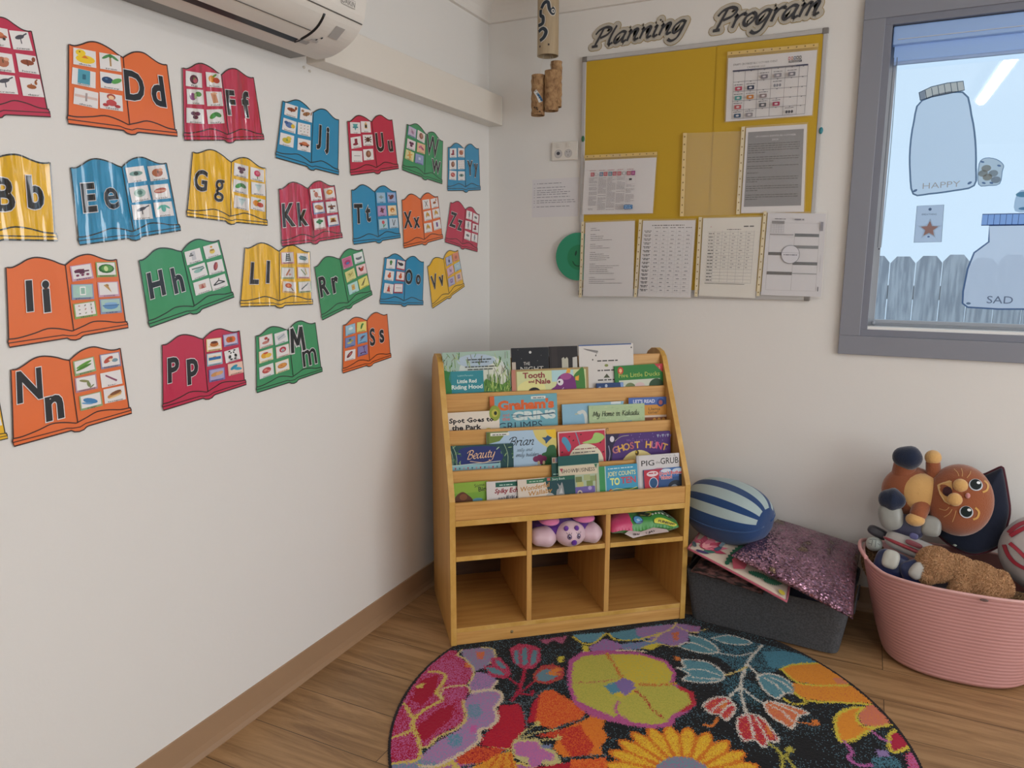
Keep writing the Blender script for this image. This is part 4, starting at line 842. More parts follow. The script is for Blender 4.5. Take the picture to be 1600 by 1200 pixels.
def poster(ch, hue, corners, picside, letters, pics, cardcol, matk, label):
    TL, TR, BR, BL = corners
    q = quad_map([(0, *TL), (0, *TR), (0, *BR), (0, *BL)], (1, 0, 0))
    W = ((V(TR) - V(TL)).length + (V(BR) - V(BL)).length) / 2; H = ((V(TL) - V(BL)).length + (V(TR) - V(BR)).length) / 2
    s = .52 if picside == 'l' else .5
    # the sheet stands a little off the wall and waves slightly
    ph = random.uniform(0, 6)
    P = lambda x, y, z=0: q(x / W, y / H, z + .004)
    rt = random.Random(ch)
    t = thing('alphabet_poster', label, 'alphabet poster', q(.5, 0), 0, 'open book alphabet posters on the left wall')
    col = HUE[hue]
    # backing with its printed outline
    tl = [(s * u * W, v * H) for u, v in smooth(TOPL, 3)]; tr = [((s + (1 - s) * u) * W, v * H) for u, v in smooth(TOPR, 3)]
    out = tl + tr[1:] + [(.992 * W, .5 * H), (.983 * W, .11 * H), (W, .075 * H), (W, .01 * H), ((s + .1) * W, .0 * H)] + [((s + u) * W, v * H) for u, v in ((.08, -.01), (.06, -.035), (.02, -.045), (-.02, -.03), (-.045, 0))] + [(.01 * W, 0), (-.002 * W, .07 * H), (.004 * W, .12 * H), (.004 * W, .5 * H)]
    out = out[::-1]
    a = Art(P, eps=.00022)
    # a fine triangulation so that the sheet can wave: fill by vertical strips
    k = len(out)
    a.poly2(out, col)
    n = len(a.v); a.v += [V(a.P(x, y, a.z)) for x, y in out] + [V(q(x / W, y / H, .001)) for x, y in out]
    for i in range(k): j = (i + 1) % k; a.face([n + i, n + j, n + k + j, n + k + i], 'd8d4d0')
    lw = .0115 * W
    ink = '3a2726' if hue in 'or' else '2d3330'
    a.line(out, lw, ink, closed=True)
    a.line([(s * u * W, v * H) for u, v in smooth(BOTL, 3)], lw * .9, ink); a.line([((s + (1 - s) * u) * W, v * H) for u, v in smooth(BOTR, 3)], lw * .9, ink)
    a.line([(0, .055 * H), ((s - .08) * W, .05 * H), ((s - .03) * W, .028 * H), ((s + .03) * W, .018 * H), ((s + .08) * W, .048 * H), (W, .058 * H)], lw * .7, ink)
    a.line([(s * W, .972 * H), ((s + .004) * W, .5 * H), ((s + .012) * W, .085 * H)], lw * .8, ink)
    a.build('backing', matk, t)
    z0 = a.z + .0006
    for c_, u, v, hv in letters:
        a = Art(P, eps=.0004, z=z0); h = hv * H
        wk = 1.0
        b = {'M': .008, 'm': .01, 'W': .008, 'w': .008, 'e': .014, 'g': .01}.get(c_, .034 if c_ in 'DdFfJjUuIiHhLlTtnPpbEOor' else .022 if c_ in 'YyWw' else .028)
        g = glyph(c_, b); nat = (g[3] - g[2]) / .729
        ys = [p[1] for p in g[0]]; y0, y1 = min(ys), max(ys); hh = h / (y1 - y0) * .729     # drawn to the measured height
        ww = (g[3] - g[2]) * hh / .729 * (.86 if c_ not in 'Iil' else .95)
        if c_ == 'M':      # four straight strokes
            hw = h * .36; q_ = [(-hw, -h / 2), (-hw * .82, h / 2), (0, -h * .22), (hw * .82, h / 2), (hw, -h / 2)]
            for wd_, cc_ in ((.3, 'e2dfe0'), (.19, '1d2126')):
                for p0, p1 in zip(q_, q_[1:]):
                    d_ = math.hypot(p1[0] - p0[0], p1[1] - p0[1]); e_ = (wd_ - .19) * h * .5 / d_ + .03; a.line([(u * W + p0[0] - (p1[0] - p0[0]) * e_, v * H + p0[1] - (p1[1] - p0[1]) * e_), (u * W + p1[0] + (p1[0] - p0[0]) * e_, v * H + p1[1] + (p1[1] - p0[1]) * e_)], wd_ * h, cc_)
            a.build('letter', matk, t); continue
        a.text(c_, u * W, v * H - (y0 + y1) / 2 * hh / .729, hh, '1d2126', bold=b, w=ww, out=('e2dfe0', .012 if c_ in 'ge' else .02)); a.build('letter', matk, t)
    pw = (s if picside == 'l' else 1 - s) * W; px = 0 if picside == 'l' else s * W
    for i, nm in enumerate(pics):
        r_, c_ = divmod(i, 2)
        cx = px + pw * (.27 if c_ == 0 else .74) + rt.uniform(-.015, .015) * W; cy = H * ((.845, .585, .325)[r_] + (.02 if c_ == 0 else .03) * (1 if picside == 'l' else .6) + rt.uniform(-.012, .012))
        cw, chh = .2 * pw, .105 * H; ang = math.radians(rt.uniform(-4, 4))
        cc = cardcol[i % len(cardcol)]
        C_ = lambda x, y, z=0, cx=cx, cy=cy, ang=ang: P(cx + x * math.cos(ang) - y * math.sin(ang), cy + x * math.sin(ang) + y * math.cos(ang), z)
        a = Art(C_, eps=.00022, z=z0)
        a.rect(-cw, -chh, cw, chh, cc[0]); 
        if cc[1] != cc[0]: a.rect(-cw * .88, -chh * .72, cw * .88, chh * .9, cc[1])
        picture(a, nm, 0, chh * .12, cw * 2.6, chh * 2.5)
        a.text(nm, 0, -chh * .92, chh * .2, '333333', w=min(cw * 1.4, cw * .27 * len(nm))); a.build('picture_card', matk, t)
WH = (('e4e1e0', 'e4e1e0'),)
POSTERS = [
 ('Aa', 'r', ((-2.1367, 1.7379), (-1.9546, 1.755), (-1.9328, 1.5963), (-2.1508, 1.5749)), 'r', (('A', 0.186, 0.501, 0.314),), ('car', 'crane', 'apple', 'horse', 'crane', 'deer'), (('e4e1e0', 'e4e1e0'),), 'lam', 'red open book poster cut off at the left end of the top row'),
 ('Dd', 'o', ((-1.8802, 1.7489), (-1.642, 1.762), (-1.6262, 1.6022), (-1.8994, 1.5903)), 'l', (('D', 0.607, 0.618, 0.398), ('d', 0.849, 0.608, 0.427)), ('duck', 'tree', 'door', 'berry', 'desk', 'doll'), (('e4e1e0', 'e4e1e0'),), 'lam', 'orange open book poster with letters Dd and a duck card'),
 ('Ff', 'r', ((-1.5979, 1.7645), (-1.3683, 1.7903), (-1.3405, 1.634), (-1.6091, 1.5972)), 'l', (('F', 0.604, 0.568, 0.379), ('f', 0.813, 0.558, 0.411)), ('fig', 'fruit', 'veg', 'roll', 'grape', 'leafy'), (('e4e1e0', 'e4e1e0'),), 'lamw', 'red open book poster with letters Ff, left half under shiny laminate'),
 ('Jj', 'b', ((-1.262, 1.7505), (-1.0175, 1.7391), (-1.0274, 1.5713), (-1.3022, 1.593)), 'l', (('J', 0.632, 0.576, 0.439), ('j', 0.774, 0.553, 0.488)), ('horse', 'cat', 'bluebird', 'dots', 'pear', 'car'), (('e4e1e0', 'e4e1e0'),), 'lam', 'blue open book poster with letters Jj under the air conditioner'),
 ('Uu', 'r', ((-0.9763, 1.7409), (-0.7299, 1.7852), (-0.6966, 1.6251), (-0.9695, 1.5769)), 'l', (('U', 0.643, 0.568, 0.373), ('u', 0.869, 0.477, 0.229)), ('cup', 'boy', 'boot', 'spider', 'lines', 'nut'), (('e4e1e0', 'e4e1e0'),), 'lam', 'red open book poster with letters Uu'),
 ('Ww', 'g', ((-0.638, 1.7847), (-0.3924, 1.7604), (-0.4016, 1.5984), (-0.6767, 1.625)), 'l', (('W', 0.689, 0.771, 0.442), ('w', 0.813, 0.346, 0.29)), ('shell', 'nut', 'grape', 'worm', 'star', 'window'), (('8aa8c0', 'c4b4cc'), ('e4e1e0', 'e0d4d0'), ('e4dfe0', 'e4d8dc'), ('e0b890', 'e4b898'), ('c8cc88', 'd8d4a0'), ('8890c4', '98a0c8')), 'lam', 'green open book poster with letters Ww set one above the other'),
 ('Yy', 'b', ((-0.3542, 1.7428), (-0.1004, 1.7704), (-0.0851, 1.6007), (-0.3632, 1.5773)), 'l', (('Y', 0.669, 0.533, 0.347), ('y', 0.863, 0.476, 0.319)), ('boot', 'apple', 'nut', 'dots', 'meat', 'eye'), (('e4e1e0', 'e4e1e0'),), 'lam', 'small blue open book poster with letters Yy beside the corner'),
 ('Bb', 'y', ((-2.2003, 1.4833), (-1.9441, 1.5076), (-1.9447, 1.3508), (-2.2251, 1.3539)), 'l', (('B', 0.637, 0.581, 0.435), ('b', 0.86, 0.616, 0.432)), ('car', 'fruit', 'duck', 'cup', 'boot', 'pear'), (('e4e1e0', 'e4e1e0'),), 'lamw', 'yellow open book poster with letters Bb cut off at the left edge'),
 ('Ee', 'b', ((-1.9017, 1.5021), (-1.6636, 1.5381), (-1.6364, 1.3814), (-1.8999, 1.3437)), 'r', (('E', 0.132, 0.6, 0.381), ('e', 0.342, 0.566, 0.29)), ('eye', 'apple', 'shield', 'brick', 'crane', 'palm'), (('e4e1e0', 'e4e1e0'),), 'lamw', 'large blue open book poster with letters Ee, shiny and rippled'),
 ('Gg', 'y', ((-1.5849, 1.5727), (-1.3413, 1.5605), (-1.3457, 1.4046), (-1.6176, 1.4173)), 'r', (('G', 0.119, 0.584, 0.338), ('g', 0.351, 0.473, 0.359)), ('grape', 'ladyrose', 'leafy', 'glass', 'glass', 'fruit'), (('e4e1e0', 'e4e1e0'),), 'lamw', 'yellow open book poster with letters Gg, crossed by bright glare stripes'),
 ('Kk', 'r', ((-1.2946, 1.5088), (-1.0504, 1.5393), (-1.0195, 1.3793), (-1.2947, 1.3494)), 'r', (('K', 0.126, 0.534, 0.413), ('k', 0.352, 0.525, 0.42)), ('kanga', 'ring', 'loaf', 'boat', 'plant', 'house'), (('e4e1e0', 'e4e1e0'), ('e0b0b0', 'e4e1e0'), ('8a9ac8', 'e4e1e0')), 'lamw', 'red open book poster with letters Kk and a loaf card'),
 ('Tt', 'b', ((-0.9671, 1.5323), (-0.7171, 1.5484), (-0.6946, 1.387), (-0.9668, 1.3601)), 'r', (('T', 0.115, 0.56, 0.368), ('t', 0.313, 0.552, 0.318)), ('tap', 'turtle', 'bug', 'tiger', 'tulip', 'tongs'), (('88b4d4', 'a0c0d8'), ('8aa0d0', '9cb0d4'), ('a888b8', 'b898c0'), ('e0c8a0', 'e8d4b0'), ('90b8cc', 'a8c8d4'), ('b0c8d8', 'c0d0dc')), 'lam', 'blue open book poster with letters Tt and a tap card'),
 ('Xx', 'o', ((-0.681, 1.5213), (-0.4362, 1.5508), (-0.3999, 1.3915), (-0.677, 1.3512)), 'r', (('X', 0.118, 0.575, 0.344), ('x', 0.335, 0.482, 0.232)), ('cross', 'deer', 'wheat', 'wheat', 'wheat', 'bottle'), (('e4e1e0', 'e4e1e0'),), 'lam', 'orange open book poster with letters Xx and a deer card'),
 ('Zz', 'r', ((-0.3394, 1.5349), (-0.0978, 1.5003), (-0.117, 1.3416), (-0.388, 1.3794)), 'r', (('Z', 0.137, 0.6, 0.372), ('z', 0.358, 0.525, 0.268)), ('zip', 'zebra', 'zip', 'boot', 'zebra', 'zip'), (('e4e1e0', 'e4e1e0'),), 'lam', 'small red open book poster with letters Zz beside the corner'),
 ('Ii', 'o', ((-2.0528, 1.2985), (-1.8149, 1.3141), (-1.8004, 1.1585), (-2.0655, 1.1432)), 'r', (('I', 0.172, 0.617, 0.399), ('i', 0.309, 0.589, 0.415)), ('skate', 'lettuce', 'phone', 'cone', 'dots', 'cake'), (('c8a0b8', 'e4e1e0'), ('8aa860', 'e4e1e0'), ('8a98b8', 'a8c8c0')), 'lam', 'large orange open book poster with letters Ii and a roller skate card'),
 ('Hh', 'g', ((-1.7587, 1.3112), (-1.5208, 1.3625), (-1.4814, 1.2131), (-1.7463, 1.1554)), 'r', (('H', 0.138, 0.598, 0.388), ('h', 0.381, 0.566, 0.4)), ('fridge', 'honey', 'copter', 'hotdog', 'castle', 'hanger'), (('e4e1e0', 'e4e1e0'),), 'lam', 'green open book poster with letters Hh and a coat hanger card'),
 ('Ll', 'y', ((-1.4335, 1.3441), (-1.177, 1.336), (-1.1731, 1.1771), (-1.464, 1.1883)), 'r', (('L', 0.152, 0.57, 0.375), ('l', 0.334, 0.597, 0.393)), ('ladder', 'laptop', 'hand', 'pencil', 'lolly', 'knife'), (('d8a0a0', 'e4e1e0'), ('e4c090', 'e4e1e0'), ('a8b890', 'e4e1e0')), 'lamw', 'yellow open book poster with letters Ll and a ladder card'),
 ('Rr', 'g', ((-1.1585, 1.2903), (-0.9201, 1.3463), (-0.8715, 1.1927), (-1.1352, 1.1266)), 'r', (('R', 0.11, 0.603, 0.376), ('r', 0.323, 0.537, 0.305)), ('rainbow', 'bowl', 'map', 'rooster', 'jug', 'ruler'), (('d890b0', 'c86a90'), ('d4e2e4', 'e4e8e6'), ('d4d488', 'dcd898'), ('e8c4c8', 'e8d0d0'), ('a8d8d8', 'b8dcd8'), ('e0d868', 'e4dc80')), 'lam', 'green open book poster with letters Rr, tilted, with a white bowl card'),
 ('Oo', 'b', ((-0.7951, 1.3193), (-0.545, 1.3029), (-0.5536, 1.1399), (-0.8327, 1.1609)), 'l', (('O', 0.606, 0.624, 0.342), ('o', 0.85, 0.58, 0.232)), ('oak', 'ox', 'squash', 'squash', 'tower', 'lines'), (('e4e1e0', 'e4e1e0'), ('b8405a', 'e4e1e0')), 'lam', 'blue open book poster with letters Oo and a black ox card'),
 ('Vv', 'y', ((-0.5184, 1.286), (-0.2847, 1.3489), (-0.2315, 1.1987), (-0.4889, 1.1238)), 'r', (('V', 0.123, 0.573, 0.344), ('v', 0.341, 0.496, 0.25)), ('violin', 'vase', 'shell', 'glass', 'vest', 'vest'), (('a8aacc', 'b4b4d0'), ('d8a088', 'dc8a70'), ('d8a8c0', 'd8b0c4'), ('a8c4d0', 'b0c8d4'), ('a8a8cc', 'b4b0cc'), ('e0b8a0', 'e0c0a8')), 'lam', 'small yellow open book poster with letters Vv, tilted'),
 ('Nn', 'o', ((-2.0655, 1.0987), (-1.8254, 1.1156), (-1.8106, 0.9607), (-2.0783, 0.9453)), 'r', (('N', 0.14, 0.753, 0.419), ('n', 0.329, 0.38, 0.338)), ('peas', 'lobster', 'mermaid', 'bar', 'cap', 'lasagne'), (('8fae7a', 'e4e1e0'), ('8f90b0', 'e4e1e0'), ('b88a98', 'e4e1e0'), ('e4e1e0', 'e4e1e0'), ('8fa878', 'e4e1e0'), ('e4e1e0', 'e4e1e0')), 'lam', 'large orange open book poster with letters Nn set stepwise, lowest at the left'),
 ('Pp', 'r', ((-1.7153, 1.1113), (-1.4707, 1.124), (-1.4575, 0.9733), (-1.7281, 0.9527)), 'r', (('P', 0.12, 0.59, 0.386), ('p', 0.342, 0.492, 0.411)), ('pudding', 'pumpkin', 'sunset', 'panda', 'peanut', 'puddle'), (('e8c98a', 'efe6dc'), ('8a86b8', 'c4bcd2'), ('8fb4c4', 'e4e1e0'), ('e4e1e0', 'e4e1e0'), ('7a74b0', 'a9a4c8'), ('e8b8a8', 'e8c8b8')), 'lam', 'red open book poster with letters Pp and a panda card'),
 ('Mm', 'g', ((-1.4131, 1.1042), (-1.1666, 1.1221), (-1.1424, 0.9662), (-1.4229, 0.9456)), 'l', (('M', 0.64, 0.761, 0.43), ('m', 0.813, 0.367, 0.319)), ('monkey', 'milk', 'mango', 'magnet', 'meat', 'pizza'), (('e4c8c0', 'e4e1e0'), ('d8dce0', 'e4e1e0'), ('e4d8b0', 'e4e1e0')), 'lam', 'green open book poster with letters Mm set stepwise'),
 ('Ss', 'o', ((-1.0339, 1.1035), (-0.7897, 1.1226), (-0.7707, 0.966), (-1.0462, 0.9475)), 'l', (('S', 0.609, 0.586, 0.389), ('s', 0.818, 0.547, 0.296)), ('snow', 'snake', 'sandpit', 'slide', 'steak', 'scooter'), (('88b8d4', '9cc4d8'), ('e4d870', 'e8dc80'), ('6a80b8', '7a8cbc'), ('6aa0cc', '80b0d4'), ('e4e1e0', 'e4e1e0'), ('7a74b0', '8a84b8')), 'lam', 'orange open book poster with letters Ss, lowest and nearest the bookcase'),
 ('Cc', 'y', ((-2.2614, 1.0894), (-2.0972, 1.0905), (-2.0856, 0.9627), (-2.2718, 0.963)), 'r', (('C', 0.234, 0.538, 0.363),), ('car', 'cup', 'cat', 'cake', 'cap', 'cone'), (('e4e1e0', 'e4e1e0'),), 'lam', 'sliver of a yellow open book poster at the left edge, lowest of all')]
for P_ in POSTERS: poster(*P_)

# ------------------------------------------------------------------ the bookcase (built in its own frame: u along the front, d to the back, z up)
BCA, BCR = V((0.3256, -0.9213, 0)) + V((0, 0, .0042)), 0.68108
bc = thing('bookcase', 'honey oak children\'s bookcase with four sloping book tiers above six cubbies', 'bookcase', BCA, BCR)
WID, DEP = .872, .44
def LB(mb, name, m, bevel=.0012): return mb.build(name, m, bc, world=False, bevel=bevel)
PROF = [(0, .0), (0, .515), (.008, .53), (.225, .93), (.238, .95), (.26, .966), (.295, .974), (.335, .970), (.37, .952), (.395, .92), (.412, .86), (.425, .76), (DEP, .6), (DEP, .0)]
for x in (0, WID - .02):
    b = MB(); k = len(PROF); b.prism(PROF[::-1], lambda a, z, t: (t, a, z), x, x + .02)
    for i in range(k):                                  # the edge faces show the banding
        b.m[i] = 1
    for i in range(k, k + 2): b.m[i] = 0
    LB(b, 'side_panel', ['wood_v', 'wood_e'])
I0, I1 = .02, WID - .02
pl_ = LB(MB().box(I0, I1, .004, .018, .0, .044), 'plinth', 'wood_h')
LB(MB('7a6a45').ball((.215, .003, .027), (.0055, .003, .0055), nu=10, nv=6), 'screw_cap', 'plastic', 0).parent = pl_
LB(MB().box(I0, I1, .002, DEP - .01, .045, .062), 'base_shelf', ['wood_s', 'wood_e'])
for x in (.267, .553): LB(MB().box(x, x + .018, .002, DEP - .014, .0625, .4275), 'divider', 'wood_v')
for x0, x1 in ((I0, .267), (.285, .553), (.571, I1)): LB(MB().box(x0 + .0005, x1 - .0005, .003, DEP - .014, .303, .3205), 'cubby_shelf', ['wood_s', 'wood_e'])
LB(MB().box(I0, I1, .0, DEP - .01, .428, .4485), 'top_shelf', ['wood_s', 'wood_e'])
for o in COL.objects:
    if o.parent is bc and o.name.split('.')[0] in ('base_shelf', 'cubby_shelf', 'top_shelf'): o.data.polygons[2].material_index = 1
LB(MB().box(I0, I1, DEP - .0095, DEP - .0015, .01, .90), 'back_panel', 'wood_b')
LIPD = [0.002, .065, .135, .2]; LIPZ = [.509, .600, .724, .842]; FLZ = [.449, .54, .664, .782]
for k, (d, zt) in enumerate(zip(LIPD, LIPZ)):
    LB(MB().box(I0, I1, d, d + .012, .449 if k == 0 else FLZ[k - 1] + .0005, zt), 'tier_front', 'wood_h')
    if k: LB(MB().box(I0, I1, d + .0125, (LIPD + [.25])[k + 1] - .0005, FLZ[k] - .012, FLZ[k]), 'tier_floor', 'wood_s')
LB(MB().box(I0, I1, .25, .262, FLZ[3] - .012, .957), 'upper_back', 'wood_h')
# pencil squiggle on one tier front
a = Art(lambda x, y, z=0: (x, .135 - .0004 - z, y)); a.line([(.606, .733 - .03), (.598, .705), (.596, .690), (.599, .683)], .0018, '3d2f28', sm=4); a.line([(.6035, .700), (.604, .696)], .0018, '3d2f28')
a.build('pen_mark', 'paint', bc, world=False)

# ------------------------------------------------------------------ picture books: artwork in pixels-of-print, origin at the top left corner
TAN = .14; CT = 1 / math.sqrt(1 + TAN * TAN)
Lf = [0, .065, .135, .2, .25]
def book(label, tier, layer, tl, tr, wpx, base, art, th=.0065, spine=None, pages='d9d4c6', rad=0):
    """tl, tr: upper corners of the front cover as (u, z) in the tier's leaning plane"""
    z0 = FLZ[tier - 1] + .001; d0 = Lf[tier] - .033 - .009 * layer
    c = V((tl[0], tl[1])); e = V((tr[0], tr[1])) - c; w = e.length; k = w / wpx; e = e.normalized(); n = V((e.y, -e.x))       # n runs down the cover
    hpx = ((min(tl[1], tr[1]) - z0) / max(.2, -n.y)) / k - .3
    def P(x, y, z=0):
        p = c + e * (x * k) - n * (y * k)
        dd = d0 + (p.y - FLZ[tier - 1]) * TAN
        return BCW @ V((p.x, dd - z * CT, p.y + z * TAN * CT))
    root = thing('picture_book', label, 'book', P(wpx / 2, -hpx))
    root['group'] = 'picture books in the bookcase'
    b = Art(P)
    def slab(x0, x1, y0, y1, za, zb, c_):
        b.hexa([P(x0, y0, za), P(x1, y0, za), P(x1, y0, zb), P(x0, y0, zb), P(x0, y1, za), P(x1, y1, za), P(x1, y1, zb), P(x0, y1, zb)], c_)
    slab(0, wpx, -hpx, 0, -.0012, 0, base); slab(0, wpx, -hpx, 0, -th, -th + .0012, base); slab(0, 1, -hpx, 0, -th + .0012, -.0012, spine or base)
    a = Art(P, eps=.00005); a.v, a.f, a.c, a.m, a.s = b.v, b.f, b.c, b.m, b.s
    art(a, wpx, hpx); a.build('cover', 'gloss', root)
    b = Art(P); 
    b.hexa([P(1, -hpx + .5, -th + .0013), P(wpx - 1, -hpx + .5, -th + .0013), P(wpx - 1, -hpx + .5, -.0013), P(1, -hpx + .5, -.0013), P(1, -1, -th + .0013), P(wpx - 1, -1, -th + .0013), P(wpx - 1, -1, -.0013), P(1, -1, -.0013)], pages)
    b.build('pages', 'paper', root)
    return root
BCW = Matrix.Translation(BCA) @ Matrix.Rotation(BCR, 4, 'Z')

def A_hood(a, w, h):
    a.eps = .00002; a.rect(0, -h, w, 0, '9db6a8'); a.ell(62, -30, 38, 24, 'c3cdc8'); a.ell(52, -14, 30, 10, 'a9bccb'); a.ell(80, -38, 20, 18, 'cdd2c4')
    r = random.Random(3)
    for k in range(70):
        x = r.choice((r.uniform(0, 22), r.uniform(78, 104), r.uniform(0, 104))); y = r.uniform(-16, 0) if 22 < x < 78 else r.uniform(-40, 0)
        a.line([(x, y), (x + r.uniform(-5, 5), max(-h, y - r.uniform(4, 12)))], r.uniform(.6, 1.4), r.choice(('5f8b43', '88a95a', '3f6b35', '7d7a68', 'a8bd74')))
    a.poly2([(60, -h), (104, -h), (104, -44), (92, -52), (78, -48), (66, -42), (60, -50)], '5d8a3c')
    for k in range(90):
        x = r.uniform(62, 103); y = r.uniform(-h, -46); a.line([(x, y), (x + r.uniform(-3, 5), min(-26, y + r.uniform(8, 22)))], r.uniform(.5, 1.2), r.choice(('86ab4c', 'a9c46a', '4a7a35', '2f5f2c', 'c4cf80')))
    a.rect(0, -h, 62, -29, '2f7f78'); a.poly2([(0, -h), (10, -h), (13, -52), (8, -40), (11, -30), (0, -26)], '2f7a3f'); a.rect(12, -62, 62, -29, '2f8591')
    a.poly2([(0, -h), (104, -h), (104, -66), (70, -61), (40, -64), (0, -67)], '2f6f52')
    a.text('Ladybird Favourites', 34, -37, 2.6, 'a8d0cc', w=24); a.text('Little Red', 36, -47, 5.6, 'dcE6e0', w=30, bold=.02); a.text('Riding Hood', 36, -56, 6.4, 'dce6e0', w=48, bold=.022)
    for k, (y, ww) in enumerate(((-13, 38), (-17, 26), (-24, 48), (-28, 40))): a.scrib(56 - ww / 2 + 2, y, ww, 2.4, '38403a')
    a.rect(21, -65, 25, -62, '9a5a30')
book('large green grassy picture book titled Riding Hood, top tier at the far left', 4, 0, (0.0176, 0.9837), (0.2636, 0.9861), 106, '4f8a55', A_hood)
def A_night(a, w, h):
    a.rect(0, -h, w, 0, '16191f'); a.ell(29, -7, 2, 2, 'c8c8c4'); a.text('THE', 23, -26, 5, 'c8c6c0', w=10); a.text('NIGHT', 31, -35, 7, 'c8c6c0', w=36); a.rect(0, -h, 6, -21, 'b5a99b')
    for p in ((10, -3), (46, -12), (40, -20), (15, -16)): a.ell(*p, .5, .5, '8a8a88', n=6)
book('black night-sky picture book behind the purple monster book, top tier', 4, 0, (0.2686, 0.9928), (0.4078, 0.9937), 58, '16191f', A_night)
def A_castle(a, w, h):
    a.rect(0, -h, w, 0, '221d1e'); a.rect(3, -h, 12, 0, '2f2828'); a.poly2([(19, -h), (19, -18), (22, -16), (24, -19), (27, -16), (29, -19), (29, -h)], 'b0ae9e'); a.poly2([(35, -h), (36, -17), (43, -16), (43, -h)], 'b9b8b2')
book('dark brown picture book with pale castle shapes, top tier beside the white book', 4, 0, (0.4103, 0.9948), (0.5183, 0.9955), 44, '221d1e', A_castle)
def A_white(a, w, h):
    a.rect(0, -h, w, 0, 'cdc9c4'); a.rect(0, -1.6, w - 3, 0, '3d5a8f'); a.poly2([(6, -5), (30, -9), (28, -13), (12, -8)], '8f8c8a'); a.line([(8, -6), (30, -11), (26, -15)], .6, '55524f')
    for p in ((26, -16), (21, -22), (82, -6)): a.ell(*p, 1, 1.2, '3a3836')
    for y, ww in ((-25, 32), (-39, 26), (-53, 26)): a.scrib(28, y, ww, 2.8, '3f3d3b')
    a.ell(42, -31, 3, 2, '7f8a4a'); a.poly2([(37, -49), (47, -49), (42, -43)], '4a4f3a')
book('tattered white picture book with torn cover, standing tallest in the top tier', 4, 0, (0.5233, 0.9977), (0.7377, 0.9994), 85, 'cdc9c4', A_white)
def A_tooth(a, w, h):
    a.rect(0, -h, w, 0, 'a08a5c'); a.rect(0, -h, 6, 0, 'b87a68'); a.rect(8, -h, w - 4, -3, 'c8cf9a'); a.ell(30, -30, 22, 14, 'd8d490'); a.rect(62, -20, 96, -3, 'a9cdd0')
    a.poly2(smooth([(98, -h), (98, -30), (96, -14), (104, -5), (113, -3), (115, -h)], 3), '3f7a35')
    a.poly2(smooth([(56, -h), (58, -34), (68, -26), (72, -14), (82, -8), (92, -10), (99, -20), (102, -h)], 4), '6f2a70'); a.ell(84, -13, 9, 5, '9a4a86'); a.ell(75, -21, 5, 5, 'd8d4d8'); a.ell(73.5, -20.5, 1.5, 1.6, '222222')
    a.poly2([(84, -8), (87, -1), (92, -2), (91, -8)], 'dba03c'); a.poly2([(99, -14), (105, -12), (104, -20), (99, -19)], 'dba03c'); a.line([(72, -34), (79, -31), (80, -29)], .8, 'd8c8d8')
    a.text('Tooth', 34, -13, 8.5, '8a3a3c', w=34, bold=.03); a.text('and', 30, -20, 4, '8a3a3c', w=9, bold=.035); a.text('Nale', 48, -22, 7.5, '8a3a3c', w=23, bold=.03)
    a.ell(34, -37, 11, 10, '1c1a1c'); a.ell(37, -39, 8, 8, 'b8885a')
book('picture book Tooth and Nale with a purple monster, top tier', 4, 1, (0.2641, 0.9165), (0.5552, 0.9186), 120, 'a08a5c', A_tooth)
def A_ducks(a, w, h):
    a.rect(0, -h, w, 0, '2f7a38'); a.ell(9, -7, 4.5, 5.5, 'b8432e'); a.ell(9, -7, 2.4, 3, 'e0b080'); a.poly2([(62, 0), (w, 0), (w, -14)], 'b83a40'); a.text('S', 70, -7, 4, 'e0b0b0')
    a.text('Five Little Ducks', 38, -17, 6.6, 'b5bf5a', w=64); a.rect(6, -h, 70, -21, 'c3c9b8'); a.ell(23, -34, 9, 9, '6b7a52'); a.ell(64, -32, 12, 11, '2d4a30'); a.ell(38, -31, 8, 6, 'cdb6b4')
book('green picture book Five Little Ducks with a red corner, top tier at the right', 4, 1, (0.658, 0.9176), (0.8536, 0.9222), 76, '2f7a38', A_ducks)
book('thin navy blue book peeking above the top tier front before the white book', 4, 2, (0.5827, 0.8582), (0.6884, 0.859), 42, '26406e', lambda a, w, h: (a.rect(0, -h, w, 0, '26406e'), a.poly2([(w - 5, 0), (w, 0), (w, -h), (w - 1, -h)], '7a96c4'), a.ell(15, -4, 2, 2.5, 'a8b4c8'), a.ell(5, -6, 2, 1.4, '8a98b4')))

def A_graham(a, w, h):
    a.rect(0, -h, w, 0, '6aa3b0'); a.rect(0, -h, 7, 0, 'c8602f'); a.rect(64, -7, 87, -3, 'd8d8d0'); a.scrib(67, -6, 17, 2, '44525c')
    a.text("Graham's", 56, -21, 13.5, 'd0602c', w=88, bold=.055); a.text('and', 24, -31, 5, 'c86a60', w=10); a.text('the', 24, -37, 5, 'c86a60', w=12, bold=.02)
    a.text('GRINS', 68, -37, 12, 'c8d4d0', w=68, bold=.06); a.line([(32, -29), (60, -32), (101, -30)], 1, '3a5c70'); a.line([(34, -33), (70, -31), (100, -29)], 1, '3a5c70'); a.text('GRUMPS.', 48, -51.5, 12, '254254', w=72, bold=-.005)
book("blue picture book Graham's Grumps with crossed out Grins, second tier from the top", 3, 0, (0.1763, 0.8298), (0.4246, 0.8322), 105, '6aa3b0', A_graham, spine='c8602f')
